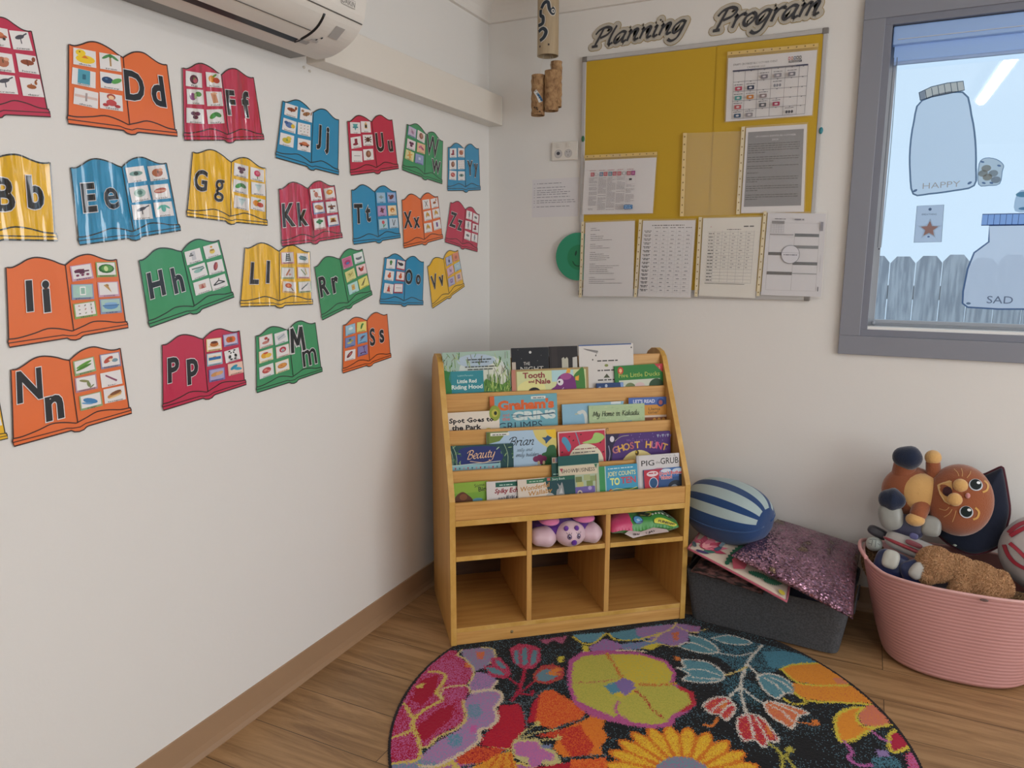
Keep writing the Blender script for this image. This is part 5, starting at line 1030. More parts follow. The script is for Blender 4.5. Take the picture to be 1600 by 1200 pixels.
def A_spot(a, w, h):
    a.rect(0, -h, w, 0, 'd9cfc0'); a.ell(79, -4, 9, 12, '8a9a3a'); a.ell(79, -4, 5, 6, 'b5b04a'); a.ell(80, -4, 2.5, 3, '2a3320')
    a.text('Spot Goes to', 42, -16, 7.4, '1d1a1c', w=70, bold=.035); a.text('the Park', 34, -27, 7.4, '1d1a1c', w=46, bold=.035); a.ell(68, -33, 7, 7, 'c8b83a', a0=20, a1=180, n=10); a.ell(64, -33, 5, 5.5, 'b04a2a'); a.ell(73, -33, 4, 5, '6a8a3a')
book('cream picture book Spot Goes to the Park, second tier at the far left', 3, 1, (0.0115, 0.7808), (0.2076, 0.7818), 86, 'd9cfc0', A_spot)
def A_goose(a, w, h):
    a.rect(0, -h, w, 0, '86b0c6'); a.rect(76, -3.5, 92, 0, 'd0d6d6'); a.line([(26, -14), (32, -12), (36, -18), (37, -30), (38, -40)], 5, 'c8cdc8', sm=4, nib=None); a.ell(27, -13, 4, 2.6, 'c8cdc8'); a.ell(22, -15, 3, 1, 'a8b098')
book('pale blue picture book with a white goose neck, second tier in the middle', 3, 0, (0.4428, 0.79), (0.6804, 0.7926), 96, '86b0c6', A_goose)
def A_read(a, w, h):
    a.rect(0, -h, w, 0, 'c58b3a'); a.rect(0, -11, w, 0, '4a66a8', r=0); a.text("LET'S READ", 24, -8, 5, 'c6cce0', w=34, bold=.035); a.ell(50, -8, 6, 6, '2f4484'); a.ell(50, -8, 3, 3.4, 'a05a58')
    a.text('Llama', 40, -19, 4.6, '3d3a2a', w=18); a.text('time!', 38, -24, 4.6, '3d3a2a', w=16); a.rect(0, -29, w, -26, 'c9b6a4'); a.rect(0, -h, w, -29, '7a4526')
    for x in (40, 47, 54): a.ell(x, -34, 3, 4, 'c08a3a')
book("small blue and orange Let's Read book, second tier at the far right", 3, 0, (0.7009, 0.8034), (0.8522, 0.8019), 59, 'c58b3a', A_read)
def A_kakadu(a, w, h):
    a.rect(0, -h, w, 0, 'a9bf94'); r = random.Random(5)
    for k in range(40): a.ell(r.uniform(2, w - 2), r.uniform(-h + 1, -1), r.uniform(1, 4), 1, r.choice(('b5c8a0', '9fb78c', 'b9c49a')), n=8)
    a.pen('My Home in Kakadu', 6, -16, 4.6, .8, '2e3528', wd=72, shear=.1, nib=.8); a.poly2([(24, -h), (22, -26), (66, -24), (66, -h)], '6fa0b8'); a.line([(18, -25), (26, -31), (20, -34)], 1.6, '8a4a3a'); a.poly2([(52, -31), (60, -27), (60, -31)], '2a3a45')
book('pale green picture book My Home in Kakadu, second tier', 3, 1, (0.5422, 0.7828), (0.7601, 0.7826), 87, 'a9bf94', A_kakadu)

def A_brian(a, w, h):
    a.rect(0, -h, w, 0, 'a5bfd4'); a.poly2([(0, 0), (34, 0), (27, -6), (20, -14), (0, -18)], '6a7f38'); a.rect(0, -h, 4, 0, '5a6a30'); a.poly2(smooth([(72, 0), (78, -14), (92, -26), (108, -32), (108, 0)], 4), 'cfc070'); a.poly2(smooth([(92, 0), (96, -8), (108, -14), (108, 0)], 4), 'e0b82e')
    a.rect(6, -6, 35, -1.5, 'd8d8d0'); a.scrib(9, -5, 22, 2, '3a3f38')
    a.pen('Brian', 33, -22, 7.5, 1.3, '1d2028', wd=40, nib=.8); a.pen('sally and', 46, -31, 2.8, .5, '3a4a5a', wd=24, nib=.8); a.pen('emily builders', 44, -39, 3.2, .6, '2d3a4a', wd=36, nib=.8)
    a.poly2(smooth([(84, -h), (84, -40), (92, -34), (94, -28), (100, -24), (108, -30), (108, -h)], 4), '2f5f38'); a.poly2([(86, -12), (92, -12), (95, -9), (102, -13), (96, -18), (92, -22), (91, -17)], '2a4f78')
    for x, y in ((76, -44), (82, -42), (88, -44), (84, -48)): a.ell(x, y, 5, 4.5, '7a2a55')
    a.ell(80, -50, 2, 3, 'c8b890'); a.ell(88, -50, 2, 3, 'c8b890')
book('pale blue picture book Brian with a yellow corner, third tier', 2, 0, (0.1515, 0.7159), (0.402, 0.7152), 108, 'a5bfd4', A_brian)
def A_beauty(a, w, h):
    a.rect(0, -h, w, 0, '1f4548'); a.poly2(smooth([(20, -6), (50, -2), (82, -6), (86, -26), (50, -30), (18, -28)], 3, True), '23306c'); r = random.Random(8)
    for k in range(46):
        x = r.choice((r.uniform(0, 26), r.uniform(80, w))); y = r.uniform(-h, -1); a.ell(x, y, r.uniform(1.5, 4), .9, r.choice(('4f7a50', '7fa070', '2f5a48', '9ab49a')), rot=r.uniform(0, 180), n=8)
    for x in (6, 12, 92): a.line([(x, -h), (x + 4, -20), (x - 2, 0)], .9, '9ab49a', sm=4)
    a.rect(8, -h, 84, -29, '8ab4bc'); a.line([(8, -30), (84, -26)], 1, 'c0ccc4')
    for k in range(11): x = 12 + k * 6.5; a.poly2([(x, -33), (x + 1.5, -37), (x + 3, -33)], ('a04a58', '3a6a78', 'b08a98')[k % 3])
    a.pen('Beauty', 31, -21, 7.6, 1.7, 'dcb898', wd=44, rot=3); a.line([(36, -24), (56, -27), (66, -25)], .9, 'dcb898', sm=4)
book('dark blue leafy picture book Beauty, third tier at the far left', 2, 1, (0.0077, 0.6776), (0.2442, 0.6753), 105, '1f4548', A_beauty)
def A_dino(a, w, h):
    a.rect(0, -h, w, 0, 'd4b8b0'); a.rect(2, -h, w - 1, -2, 'b8304a', r=0)
    for p in ((18, -8), (24, -14), (36, -6), (6, -30), (66, -20), (58, -6), (70, -34), (10, -18)): a.ell(*p, 1.6, 1, '4a1a28', rot=30, n=8)
    a.poly2(smooth([(8, -8), (14, -10), (20, -22), (16, -30), (10, -20), (6, -14)], 4, True), '4f8fb0'); a.poly2(smooth([(38, -18), (52, -14), (58, -5), (70, -8), (72, -14), (62, -20), (46, -20)], 4, True), '9abf6a')
    a.line([(28, -2), (34, -22)], 1.6, '7a8aa0'); a.ell(42, -48, 28, 28, 'd8d0b8', n=30); a.scrib(22, -28, 38, 2.2, '8a4a4a'); a.scrib(22, -33, 36, 2.2, '55484a'); a.scrib(20, -39, 42, 2.2, 'a05058')
book('red picture book with blue and green dinosaurs, third tier in the middle', 2, 0, (0.4088, 0.7035), (0.5887, 0.7067), 74.5, 'b8304a', A_dino)
def A_ghost(a, w, h):
    a.rect(0, -h, w, 0, '4c2f72'); a.poly2([(0, 0), (22, 0), (12, -16), (6, -h), (0, -h)], '2a2440'); a.ell(10, -7, 3.4, 4.4, 'd4d0d8'); r = random.Random(2)
    for k in range(26): a.ell(r.uniform(8, w - 3), r.uniform(-h + 2, -2), .6, .6, '9a86b8', n=6)
    for k in range(6): a.poly2([(80 + k * 4, -4 - (k % 2)), (84 + k * 4, -4 - (k % 2)), (82 + k * 4, -9)], '7f6fa0' if k % 2 else '9aa0b8')
    a.line([(14, -10), (24, -4), (36, -3)], .8, 'b0a890', sm=3); a.line([(4, -16), (6, -28), (3, -40)], 1.5, '8f86a0', sm=3); a.ell(50, -54, 29, 29, 'd9c886', n=30)
    a.text("We're going on a", 50, -12, 4, '8a62a8', w=36)
    T = 'GHOST HUNT'; C = ('b07078', 'd8a850', 'c89a58', 'b0606a', 'd8a850', '', 'd8a850', 'b87088', 'c8507a', 'c89a58')
    for k, ch in enumerate(T):
        if ch == ' ': continue
        x = 16 + k * 8.3; th = (x - 54) / 62; a.text(ch, x, -27 + 9 * math.cos(th * 1.9) - 4, 10, C[k], bold=.03, rot=-th * 34)
    a.ell(48, -29, 3, 4, '5a4a20'); a.ell(47, -28, 1.2, 1.6, 'd0b030')
book('purple picture book Ghost Hunt with a yellow moon, third tier at the right', 2, 0, (0.5893, 0.6849), (0.8424, 0.6855), 102, '4c2f72', A_ghost, th=.009)

def A_green(a, w, h):
    a.rect(0, -h, w, 0, '82a43a'); a.rect(0, -h, w, -16, '6f9a35'); a.poly2(smooth([(2, -h), (6, -24), (18, -14), (28, -20), (36, -30), (40, -h)], 4), '5a3522'); a.ell(20, -22, 6, 5, '7a4a2c'); a.ell(42, -28, 8, 3, '5a8a9a')
    a.text('Some', 46, -8, 5, '2a3a22', w=16, rot=5); a.text('Birds', 54, -15, 7, '2a3a22', w=20, rot=2, bold=.02)
book('lime green book with a brown furry shape, lowest tier at the far left', 1, 0, (0.0098, 0.5641), (0.1395, 0.5661), 59, '82a43a', A_green, th=.004)
def A_spiky(a, w, h):
    a.rect(0, -h, w, 0, 'cbc5c2'); a.rect(14, -9, 48, -2, '1f5a4c'); a.scrib(20, -7, 22, 2.4, 'a8c4b8'); a.text('Spiky Echidna', 12, -18, 7, '8a2a35', bold=.035, shear=.2, al='l'); r = random.Random(4)
    for k in range(60): x = r.uniform(16, 54); a.line([(x, -h), (x + r.uniform(-2, 3), -30 + (x - 14) * .12 + r.uniform(0, 6))], .7, r.choice(('55565e', '8f9098', '34353c')))
book('white book Spiky Echidna, lowest tier, second from the left', 1, 1, (0.1332, 0.5648), (0.2813, 0.5646), 66, 'cbc5c2', A_spiky, th=.004)
def A_walla(a, w, h):
    a.rect(0, -h, w, 0, 'cdc2b4'); a.poly2([(42, 0), (w, 0), (w, -h), (56, -h), (46, -18)], '1a4248'); a.rect(14, -7, 42, -1, '2f6a4c'); a.scrib(18, -5, 22, 2.2, 'a8c4b0'); a.rect(42, -6, w, 0, '1f5a48'); a.rect(46, -5, 51, -1, 'b05a50'); a.text('Story Book', 64, -5, 3.4, 'c8d4cc', w=20)
    a.text('Wonderful', 26, -16, 7, 'b0803a', w=46, bold=.015, rot=5, shear=.2); a.text('Wallaby', 34, -24, 7, 'b0803a', w=38, bold=.015, rot=5, shear=.2)
    a.poly2(smooth([(58, -h), (60, -22), (64, -18), (62, -10), (66, -14), (69, -9), (71, -16), (72, -24), (76, -h)], 3), '8d9090'); a.poly2([(64, -26), (68, -17), (70, -26)], 'b8bab8'); a.poly2(smooth([(36, -h), (44, -26), (56, -27), (62, -h)], 3), 'a9a9a4'); a.ell(82, -34, 5, 6, 'b5b8b4')
book('cream and dark teal book Wonderful Wallaby, front of the lowest tier', 1, 2, (0.2395, 0.5668), (0.4448, 0.5707), 90, 'cdc2b4', A_walla, th=.004)
def A_show(a, w, h):
    a.rect(0, -h, w, 0, 'a4b39a'); a.rect(0, -14, w, 0, '14514f'); a.rect(2, -29, 61, -15, 'cbbfa6', r=1); a.text('SHOWBUSINESS', 31, -25, 6, '3f3434', w=52, bold=.01); a.poly2([(2, -18), (7, -18), (5, -24)], 'a03a48'); a.poly2([(56, -15), (61, -15), (59, -22)], '2f6a4c')
    for x, y, c in ((31, -36, '6f7a4a'), (44, -34, 'a0a878'), (54, -36, '8a9a68'), (33, -44, 'b5b070'), (48, -43, '7a8a50')): a.rect(x - 5, y - 4, x + 5, y + 4, c)
    a.rect(24, -57, 56, -47, '6a5a9a', r=2); a.ell(32, -56, 4, 4, 'c8b8a8'); a.ell(32, -56, 2, 2, '6a5a70'); a.ell(48, -50, 3, 3, 'a898c4'); a.line([(58, -h), (58, -30)], 1, '8a6a40'); a.rect(0, -h, 6, -30, '3a5a60')
book('teal and sage picture book Showbusiness, lowest tier in the middle', 1, 1, (0.3879, 0.6349), (0.5369, 0.6371), 63.5, '14514f', A_show, th=.005)
book('slim dark green book with a small picture square, just left of Showbusiness', 1, 0, (0.3673, 0.6326), (0.469, 0.6332), 43, '17463f', lambda a, w, h: (a.rect(0, -h, w, 0, '17463f'), a.rect(1, -9, 10, -1, 'b8a890'), a.rect(2, -8, 5, -2, '8a5a50'), a.rect(6, -8, 9, -2, '6a7a9a'), a.scrib(2, -26, 8, 2, 'a8c4b8')), th=.005)
def A_joey(a, w, h):
    a.rect(0, -h, w, 0, '3f93b5'); a.rect(0, -h, 9, 0, '3a8a50'); a.rect(9, -h, 10.5, 0, 'a8c4c0'); a.scrib(14, -5, 18, 2.2, 'c8d8d8'); a.scrib(34, -5, 20, 2.2, 'c8d8d8')
    a.text('JOEY COUNTS', 35, -15, 6.4, 'd0d49a', w=44, bold=.02); a.text('TO', 24, -28, 10, 'd6dc86', w=15, bold=.04); a.text('TEN', 45, -27, 9.5, 'b84a58', w=24, bold=.03)
    a.poly2(smooth([(12, -h), (14, -38), (26, -36), (40, -34), (56, -35), (w, -36), (w, -h)], 3), '2f6f50'); a.poly2([(14, -36), (17, -33), (20, -36), (22, -h), (13, -h)], 'c0482e'); a.line([(12, -38), (26, -34), (44, -37), (58, -34)], 1, 'd8cc60', sm=3)
book('blue picture book Joey Counts to Ten with a green spine, lowest tier', 1, 1, (0.5368, 0.5901), (0.6816, 0.5934), 60, '3f93b5', A_joey, th=.006)
def A_pig(a, w, h):
    a.rect(0, -h, w, 0, 'cbc8c8'); a.rect(0, -h, 3.5, 0, 'b4b2b4'); a.text('PIG', 17, -15, 8, '24211f', w=20, bold=.006); a.text('the', 33, -13, 4, '3a3634', w=7, bold=-.005); a.text('GRUB', 51, -14, 9, '24211f', w=28, bold=.006)
    r = random.Random(6)
    for k in range(14): a.ell(r.uniform(40, 64), r.uniform(-5, -1), .5, .5, '8a8684', n=6)
    a.ell(34, -22, 9, 3, 'c8969c')
book('white picture book Pig the Grub, lowest tier at the right', 1, 0, (0.6835, 0.617), (0.8488, 0.6187), 66.5, 'cbc8c8', A_pig, th=.008)
def A_vic(a, w, h):
    a.rect(0, -h, w, 0, '3f68a4'); a.rect(0, -h, w, -13, '2f4f80'); a.poly2([(0, 0), (30, 0), (24, -3), (18, -h), (0, -h)], 'b03040'); a.ell(13, -6, 9, 4, 'd8c8cc'); a.scrib(7, -6, 12, 2.6, 'b03040'); a.ell(14, -19, 7, 8, 'c8d0dc'); a.ell(14, -19, 6, 7, '28507a')
    a.ell(34, -3, 8, 2.6, 'c8d2de'); a.ell(52, -4, 8, 3, 'b8c8d8'); a.text("Don't Bother", 42, -9, 4.8, 'c04a54', w=36, bold=.04, out=('dcdce4', .05)); a.text('Victor!', 34, -15, 4.8, 'c04a54', w=18, bold=.04, out=('dcdce4', .05)); a.ell(48, -28, 12, 10, '232a38'); a.ell(46, -30, 6, 6, '8a8f98'); a.rect(54, -22, 60, -10, '232a38')
book("small red and blue board book Don't Bother Victor, lowest tier at the far right", 1, 1, (0.7066, 0.5668), (0.8558, 0.571), 60, '3f68a4', A_vic, th=.008)

# ------------------------------------------------------------------ felt box with cushions
BX, BY, BA, BH = 1.285, -.228, math.radians(-5.2), .185
fb = thing('felt_storage_box', 'dark grey felt storage box full of cushions on the floor beside the bookcase', 'storage box', (BX, BY, .0042), BA)
def fbx(t, s_, z):
    """superellipse outline of the box; s_ = inset"""
    k = z / BH; hx, hy = .252 + .028 * k - s_, .158 + .022 * k - s_; e = .16
    c, s = math.cos(t), math.sin(t)
    return V((hx * abs(c) ** e * (1 if c >= 0 else -1), hy * abs(s) ** e * (1 if s >= 0 else -1), z))
b = MB('808080'); n = 72
b.grid(lambda u, v: fbx(2 * PI * u, 0, .001 + BH * v) + V((0, 0, .012 * math.sin(4 * PI * u) * v)), n, 6, cu=True)
b.grid(lambda u, v: fbx(-2 * PI * u, .007, .008 + (BH - .008) * v) + V((0, 0, .012 * math.sin(-4 * PI * u) * v)), n, 6, cu=True)
b.grid(lambda u, v: fbx(2 * PI * u, .007 * v, BH) + V((0, 0, .012 * math.sin(4 * PI * u))), n, 1, cu=True)
b.poly([fbx(-2 * PI * i / n, 0, .001) for i in range(n)]); b.poly([fbx(2 * PI * i / n, .007, .008) for i in range(n)])
b.build('box_body', 'felt', fb, world=False)
h = MB('808080')
def strap(sx):
    pts = [V((sx * (.283 + .004 * math.sin(q)), .06 * math.cos(q), BH - .055 + .05 * math.sin(q))) for q in np.linspace(0, PI, 12)]
    for a, c in zip(pts, pts[1:]):
        o = V((sx * .0, 0, 0)); d = V((sx * .004, 0, 0)); w_ = V((0, 0, .014))
        h.hexa([a - w_, c - w_, c - w_ + d, a - w_ + d, a + w_, c + w_, c + w_ + d, a + w_ + d])
strap(1); h.build('handle', 'felt', fb, world=False)
h = MB('808080'); strap(-1); h.build('handle', 'felt', fb, world=False)

def cushion(name, label, c, th, m, col='cccccc', n=34, pinch=.05, sag=None, piping=None, extra=None, group=None, colf=None):
    """c: corners near-left, near-right, far-right, far-left"""
    A, B, C_, D = (V(p) for p in c); N = ((B - A).cross(D - A) + (C_ - B).cross(A - B) * -1).normalized()
    if N.z < 0: N = -N
    ce = (A + B + C_ + D) / 4
    def S(u, v, side):
        pu = pinch * math.sin(PI * v) ; pv = pinch * math.sin(PI * u)
        uu = u + (u - .5) * -2 * pu * .5; vv = v + (v - .5) * -2 * pv * .5
        p = (A * (1 - uu) + B * uu) * (1 - vv) + (D * (1 - uu) + C_ * uu) * vv
        f = (max(0, math.sin(PI * u)) * max(0, math.sin(PI * v))) ** .45
        w = .1 * math.sin(u * 9 + v * 5) * f * f + .06 * math.sin(v * 13 - u * 6) * f
        q = p + N * (th / 2 * (f + w * .5)) * side
        if sag: q.z += sag(u, v)
        return q
    t = thing(name, label, 'cushion', ce - V((0, 0, th / 2)))
    if group: t['group'] = group
    b = MB(col); b.grid(lambda u, v: S(u, v, 1), n, n, colf); b.grid(lambda u, v: S(1 - u, v, -1), n, n, (lambda u, v: colf(1 - u, v)) if colf else None)
    b.build('cushion_cover', m, t, weld=True)
    if piping:
        e = [S(i / 14, 0, 1) for i in range(14)] + [S(1, i / 14, 1) for i in range(14)] + [S(1 - i / 14, 1, 1) for i in range(14)] + [S(0, 1 - i / 14, 1) for i in range(14)]
        MB(piping).tube(e, .0042, n=8, closed=True).build('piping', 'fabric', t)
    if extra: extra(t, S)
    return t
# bottom of the pile: navy and pleated brown ones inside the box
cushion('cushion', 'dark navy cushion filling the right half of the felt box, under the sequin cushion', ((1.30, -.375, .150), (1.535, -.40, .145), (1.545, -.10, .17), (1.30, -.08, .17)), .085, 'fabric', '1c2236')
cushion('cushion', 'crumpled brown velvet cushion under the flowered cushion, over the rim of the felt box', ((1.0246, -0.427, 0.215), (1.2784, -0.4539, 0.19), (1.30, -.12, .235), (1.05, -.11, .24)), .075, 'velvet', n=44)
# flowered cushion
def protea(t, S):
    a = Art(lambda x, y, z=0: S(max(0, min(1, x)), max(0, min(1, y)), 1) + V((0, -.4, .9)) * (z + .0012), eps=.0003)
    def pet(cx, cy, L, w, ang, c):
        q = math.radians(ang); a.poly2([(cx + x * math.cos(q) - y * math.sin(q), cy + (x * math.sin(q) + y * math.cos(q)) * 1.0) for x, y in ((0, -w), (L * .6, -w), (L, 0), (L * .6, w), (0, w), (-w, 0))], c)
    for k, (ang, L, c) in enumerate(((150, .16, 'b02f55'), (125, .2, 'd8506f'), (100, .24, 'b02f55'), (80, .26, 'e0708a'), (60, .25, 'c23a5c'), (40, .22, 'e07a8f'), (15, .18, 'b8345a'))): pet(.14, .16, L * 1.35, .042, ang, c)
    for ang, L in ((100, .12), (75, .15), (55, .13)): pet(.14, .15, L, .018, ang, 'f0a0a8')
    for x, y, ang, c in ((.05, .1, 110, '2a4a55'), (.17, .08, 40, '2f6f62'), (.1, .03, 20, '3a3060'), (.26, .2, 70, '37536a')): pet(x, y, .13, .022, ang, c)
    for x, y, L, ang in ((.40, .03, .62, 80), (.62, .09, .22, 22), (.77, .09, .20, 30), (.5, .6, .3, 30)):
        q = math.radians(ang); pts = []
        for i in range(19):
            f = i / 18; w_ = .05 * math.sin(PI * min(1, f * .9 + .1)) * (1 if i % 2 else .55); pts.append((f * L, w_))
        pts = pts + [(x_, -y_) for x_, y_ in reversed(pts)]
        a.poly2([(x + u * math.cos(q) - v * math.sin(q), y + u * math.sin(q) + v * math.cos(q)) for u, v in pts][::-1], '1f5f45'); a.line([(x, y), (x + L * math.cos(q), y + L * math.sin(q))], .006, '123a2c')
    a.poly2([(.48, .02), (.58, .10), (.60, .3), (.50, .34), (.44, .16)], 'c4586a'); a.poly2([(.27, .3), (.3, .28), (.36, .6), (.30, .55)], '6a8290')
    a.ell(.95, .06, .03, .03, 'c8b83a')
    a.build('flower_print', 'fabric', t)
cushion('cushion', 'cream cushion with pink protea flowers and pink piping, under the sequin cushion', ((1.0068, -0.3901, 0.285), (1.3571, -0.4905, 0.2), (1.365, -.14, .265), (1.02, -.10, .30)), .06, 'fabric', 'd3c4b4', piping='b86070', pinch=.02, extra=protea)
# sequin cushion on top
sq = cushion('cushion', 'pink sequin cushion with shiny pale front edge, on top of the felt box', ((1.1619, -0.4378, 0.305), (1.5578, -0.5393, 0.205), (1.5722, -0.055, 0.2726), (1.2734, -0.03, 0.3202)), .085, 'sequin', n=60, pinch=.03)
# striped round cushion
OC = V((1.112, -.215, .388)); AX = V((1, -.40, -.05)).normalized(); AY_ = V((0, 0, 1)); AZ = AX.cross(AY_).normalized(); AY2 = AZ.cross(AX)
on = thing('round_cushion', 'round navy and pale blue striped cushion on the pile, nearest the bookcase', 'cushion', OC - V((0, 0, .105)))
def onion(u, v, k=1.0):
    ph = 2 * PI * u; s_ = math.cos(PI * v)           # pole to pole along AX
    rr = math.sin(PI * v) ** .62
    return OC + AX * (.160 * s_) + (AZ * math.cos(ph) * .135 + AY2 * math.sin(ph) * .116) * rr * k * (1 + .02 * math.sin(7 * ph + 5 * v))
b = MB('1f3f70')
def oc(u, v):
    a_ = math.degrees(2 * PI * u) % 360
    inner = .085 < v < .96
    return 'a3b4b4' if inner and any(lo < a_ < hi for lo, hi in ((9, 28), (41, 64), (80, 103), (120, 142), (158, 180))) else '21406e'
b.grid(onion, 180, 30, oc, cu=True); b.build('cushion_cover', 'fabric', on)
sm_ = MB('2a4a78')
for ang in (-12, 168): sm_.tube([onion(ang / 360, v, 1.01) for v in np.linspace(.02, .98, 24)], .0028, n=6)
sm_.build('seam_piping', 'fabric', on)

# ------------------------------------------------------------------ plush ladybird pillow and sweet-bag pillow in the cubbies
def BL(u, d, z): return BCW @ V((u, d, z))
bu, bd_ = (BCW.to_3x3() @ V((1, 0, 0))), (BCW.to_3x3() @ V((0, 1, 0))); UP = V((0, 0, 1))
lb = thing('plush_pillow', 'purple and white ladybird-like plush pillow in the middle cubby of the bookcase', 'plush toy', BL(.418, .1, .3215))
AXB = (bu, bd_, UP)
b = MB('5a2c86'); b.ball(BL(.420, .13, .3745), (.128, .14, .0525), axes=AXB, nu=40, nv=20); b.build('body', 'plush', lb)
b = MB('d0b2bc'); b.ball(BL(.424, .008, .365), (.054, .048, .0435), axes=AXB, nu=32, nv=20, warp=lambda d: 1 + .06 * d[2]); lh = b.build('head', 'satin', lb)
for x, r in ((.336, .049), (.505, .044)):
    MB('d0b2bc').ball(BL(x, .03, .357), (r, .05, .0355), axes=AXB, warp=lambda d: 1 + .05 * math.sin(d[0] * 6)).build('paw', 'satin', lb)
for x, w_ in ((.352, .036), (.478, .040)): MB('d070a0').ball(BL(x, .03, .4150), (w_, .05, .0115), axes=AXB).build('wing', 'satin', lb)
def head_pt(x, y, l=.001):     # x,y in units of the head radius as seen from the front
    q = max(0, 1 - x * x - y * y) ** .5
    return BL(.424 + x * (.054 + l), .008 - q * (.048 + l), .365 + y * (.0435 + l))
MB('5b2c8a').ball(head_pt(.0, -.30), (.0105, .007, .0105), axes=AXB, nu=14, nv=8).build('nose', 'plush', lh)
for x in (-.42, .22): MB('6a3a96').ball(head_pt(x, .72, .002), (.009, .009, .010), axes=AXB, nu=14, nv=8).build('feeler', 'plush', lh)
for x in (-.30, .30):
    a = Art(lambda p, q, z=0, x=x: head_pt(x + p, .18 + q, .0008 + z), eps=.0004)
    a.ell(0, 0, .14, .2, '241a28', n=16); a.ell(0, .0, .1, .15, '8a6aa0', n=14); a.ell(0, 0, .06, .12, '15101a', n=12); a.ell(.02, .07, .03, .04, 'e8e0e8', n=8)
    for k in (-1, 0, 1): a.line([(k * .08, .18), (k * .16, .30)], .025, '241a28')
    a.build('eye', 'satin', lh)
bg_ = thing('sweet_bag_pillow', 'green and pink sweet-packet plush pillow in the right cubby of the bookcase', 'plush toy', BL(.71, .1, .3215))
def bag(u, v, side=1):
    x = .580 + .256 * u; d = .006 + .19 * v; f = (max(0, math.sin(PI * u)) * max(0, math.sin(PI * v))) ** .38
    # lies nearly flat, its face turned up and to the front
    z = .358
    return BL(x + .008 * math.sin(9 * v) * (1 if u > .5 else -1), d - .002 * math.sin(u * 25), z + side * (.058 if side > 0 else .034) * f * (1 + .05 * math.sin(u * 17 + v * 9)) + .004 * math.sin(u * 12))
def bagc(u, v):
    if v < .012: return '2f7a35'
    return 'c43f6c' if u < .30 + .03 * math.sin(v * 9) else '3c8a3c'
b = MB(); b.grid(lambda u, v: bag(u, v, 1), 60, 36, bagc); b.grid(lambda u, v: bag(1 - u, v, -1), 40, 20, lambda u, v: '2f7a35'); b.build('pillow_cover', 'satin', bg_, weld=True)
a = Art(lambda x, y, z=0: bag(x, max(.002, y) ** 2 * .62) + (UP * .6 - bd_ * .8) * (z + .0018), eps=.0005)
a.ell(.42, .36, .07, .16, '18406a'); a.ell(.42, .36, .058, .13, '5a9fd0'); a.ell(.42, .36, .03, .07, '2f6fa8'); a.text('S', .42, .32, .07, 'e0e8f0', bold=.02)
a.poly2(smooth([(.62, .16), (.68, .12), (.80, .10), (.93, .05), (.96, .20), (.86, .30), (.72, .34), (.62, .30)], 3, True), 'cdc83a'); a.text('FUNOZE!', .80, .14, .10, '4a3a1a', bold=.03, w=.26, rot=-8)
a.poly2(smooth([(.46, .50), (.56, .42), (.62, .52), (.76, .50), (.9, .45), (.86, .62), (.7, .68), (.5, .64)], 3, True), '23301c'); a.line([(.48, .52), (.54, .46), (.58, .54), (.52, .6)], .018, 'b8b04a', sm=3)
for x in (.60, .65, .70, .75, .82): a.ell(x, .49, .018, .03, 'd8e0d0', n=10)
a.build('printed_face', 'satin', bg_)
a = Art(lambda x, y, z=0: bag(x, .0, 1) + UP * (y - .012) - bd_ * (.003 + z), eps=.0004)
a.poly2([(.18, .0), (.24, .014), (.42, .010), (.6, .016), (.8, .009), (.84, .0), (.7, -.008), (.5, -.006), (.3, -.012)], 'b9a9a6'); a.text('SHARK JAWS', .5, -.001, .007, '2a2024', w=.4, bold=.03)
a.build('printed_label', 'satin', bg_)

# ------------------------------------------------------------------ pink flexible tub with soft toys
TC = V((1.868, -.238, 0)); TH = .31
tb = thing('tub', 'large ribbed pink plastic tub full of soft toys below the window', 'tub', TC)
def tub(u, v, ins=0):
    t = 2 * PI * u; k = v
    hx = .205 + .088 * k ** .8 - ins; hy = .190 + .018 * k - ins; e = .80
    c, s = math.cos(t), math.sin(t)
    lift = .016 * max(0, abs(c) - .75) / .25 * v * v
    foot = 1 - .10 * max(0, 1 - v / .05) ** 2 if v < .05 else 1
    rib = .0016 * abs(math.sin(v * PI * 27)) if not ins else 0
    return TC + V((hx * foot * abs(c) ** e * (1 if c >= 0 else -1) + rib * c, hy * foot * abs(s) ** e * (1 if s >= 0 else -1) + rib * s, .002 + TH * v + lift))
b = MB('bd8a86'); b.grid(lambda u, v: tub(u, v), 120, 162, cu=True); b.grid(lambda u, v: tub(-u, .03 + .97 * v, .006), 96, 20, cu=True)
b.poly([tub(-i / 60, 0) for i in range(60)]); b.poly([tub(i / 60, .03, .006) for i in range(60)]); b.build('tub_body', 'plastic', tb)
MB('cfa09c').tube([tub(i / 90, 1, .002) for i in range(90)], .0052, n=10, closed=True).build('rolled_rim', 'plastic', tb)
for s_ in (-1, 1):
    MB('d09896').tube([tub((0 if s_ > 0 else .5) + q, 1) + V((s_ * .012 * math.cos(q * 22), 0, .012 * math.cos(q * 22) + .004)) for q in np.linspace(-.055, .055, 12)], .0065, n=8).build('handle', 'plastic', tb)
MB('5a4440').ball((1.9075, -0.455, 0.3071), (.012, .004, .004), nu=12, nv=6).build('rim_nick', 'plastic', tb)

YT = {}
def PXM(y): return (y + 2.93) / .889 / 1146.6      # metres per photo pixel near the tub, for sizes
CV = (V((1.517, -2.93, 1.32)) - V((1.80, -.2, .5))).normalized()      # towards the room
TX = V((0, 0, 1)).cross(CV).normalized(); TY = CV.cross(TX)           # toys are posed in this tilted frame
TXF = (TX, TY, CV)

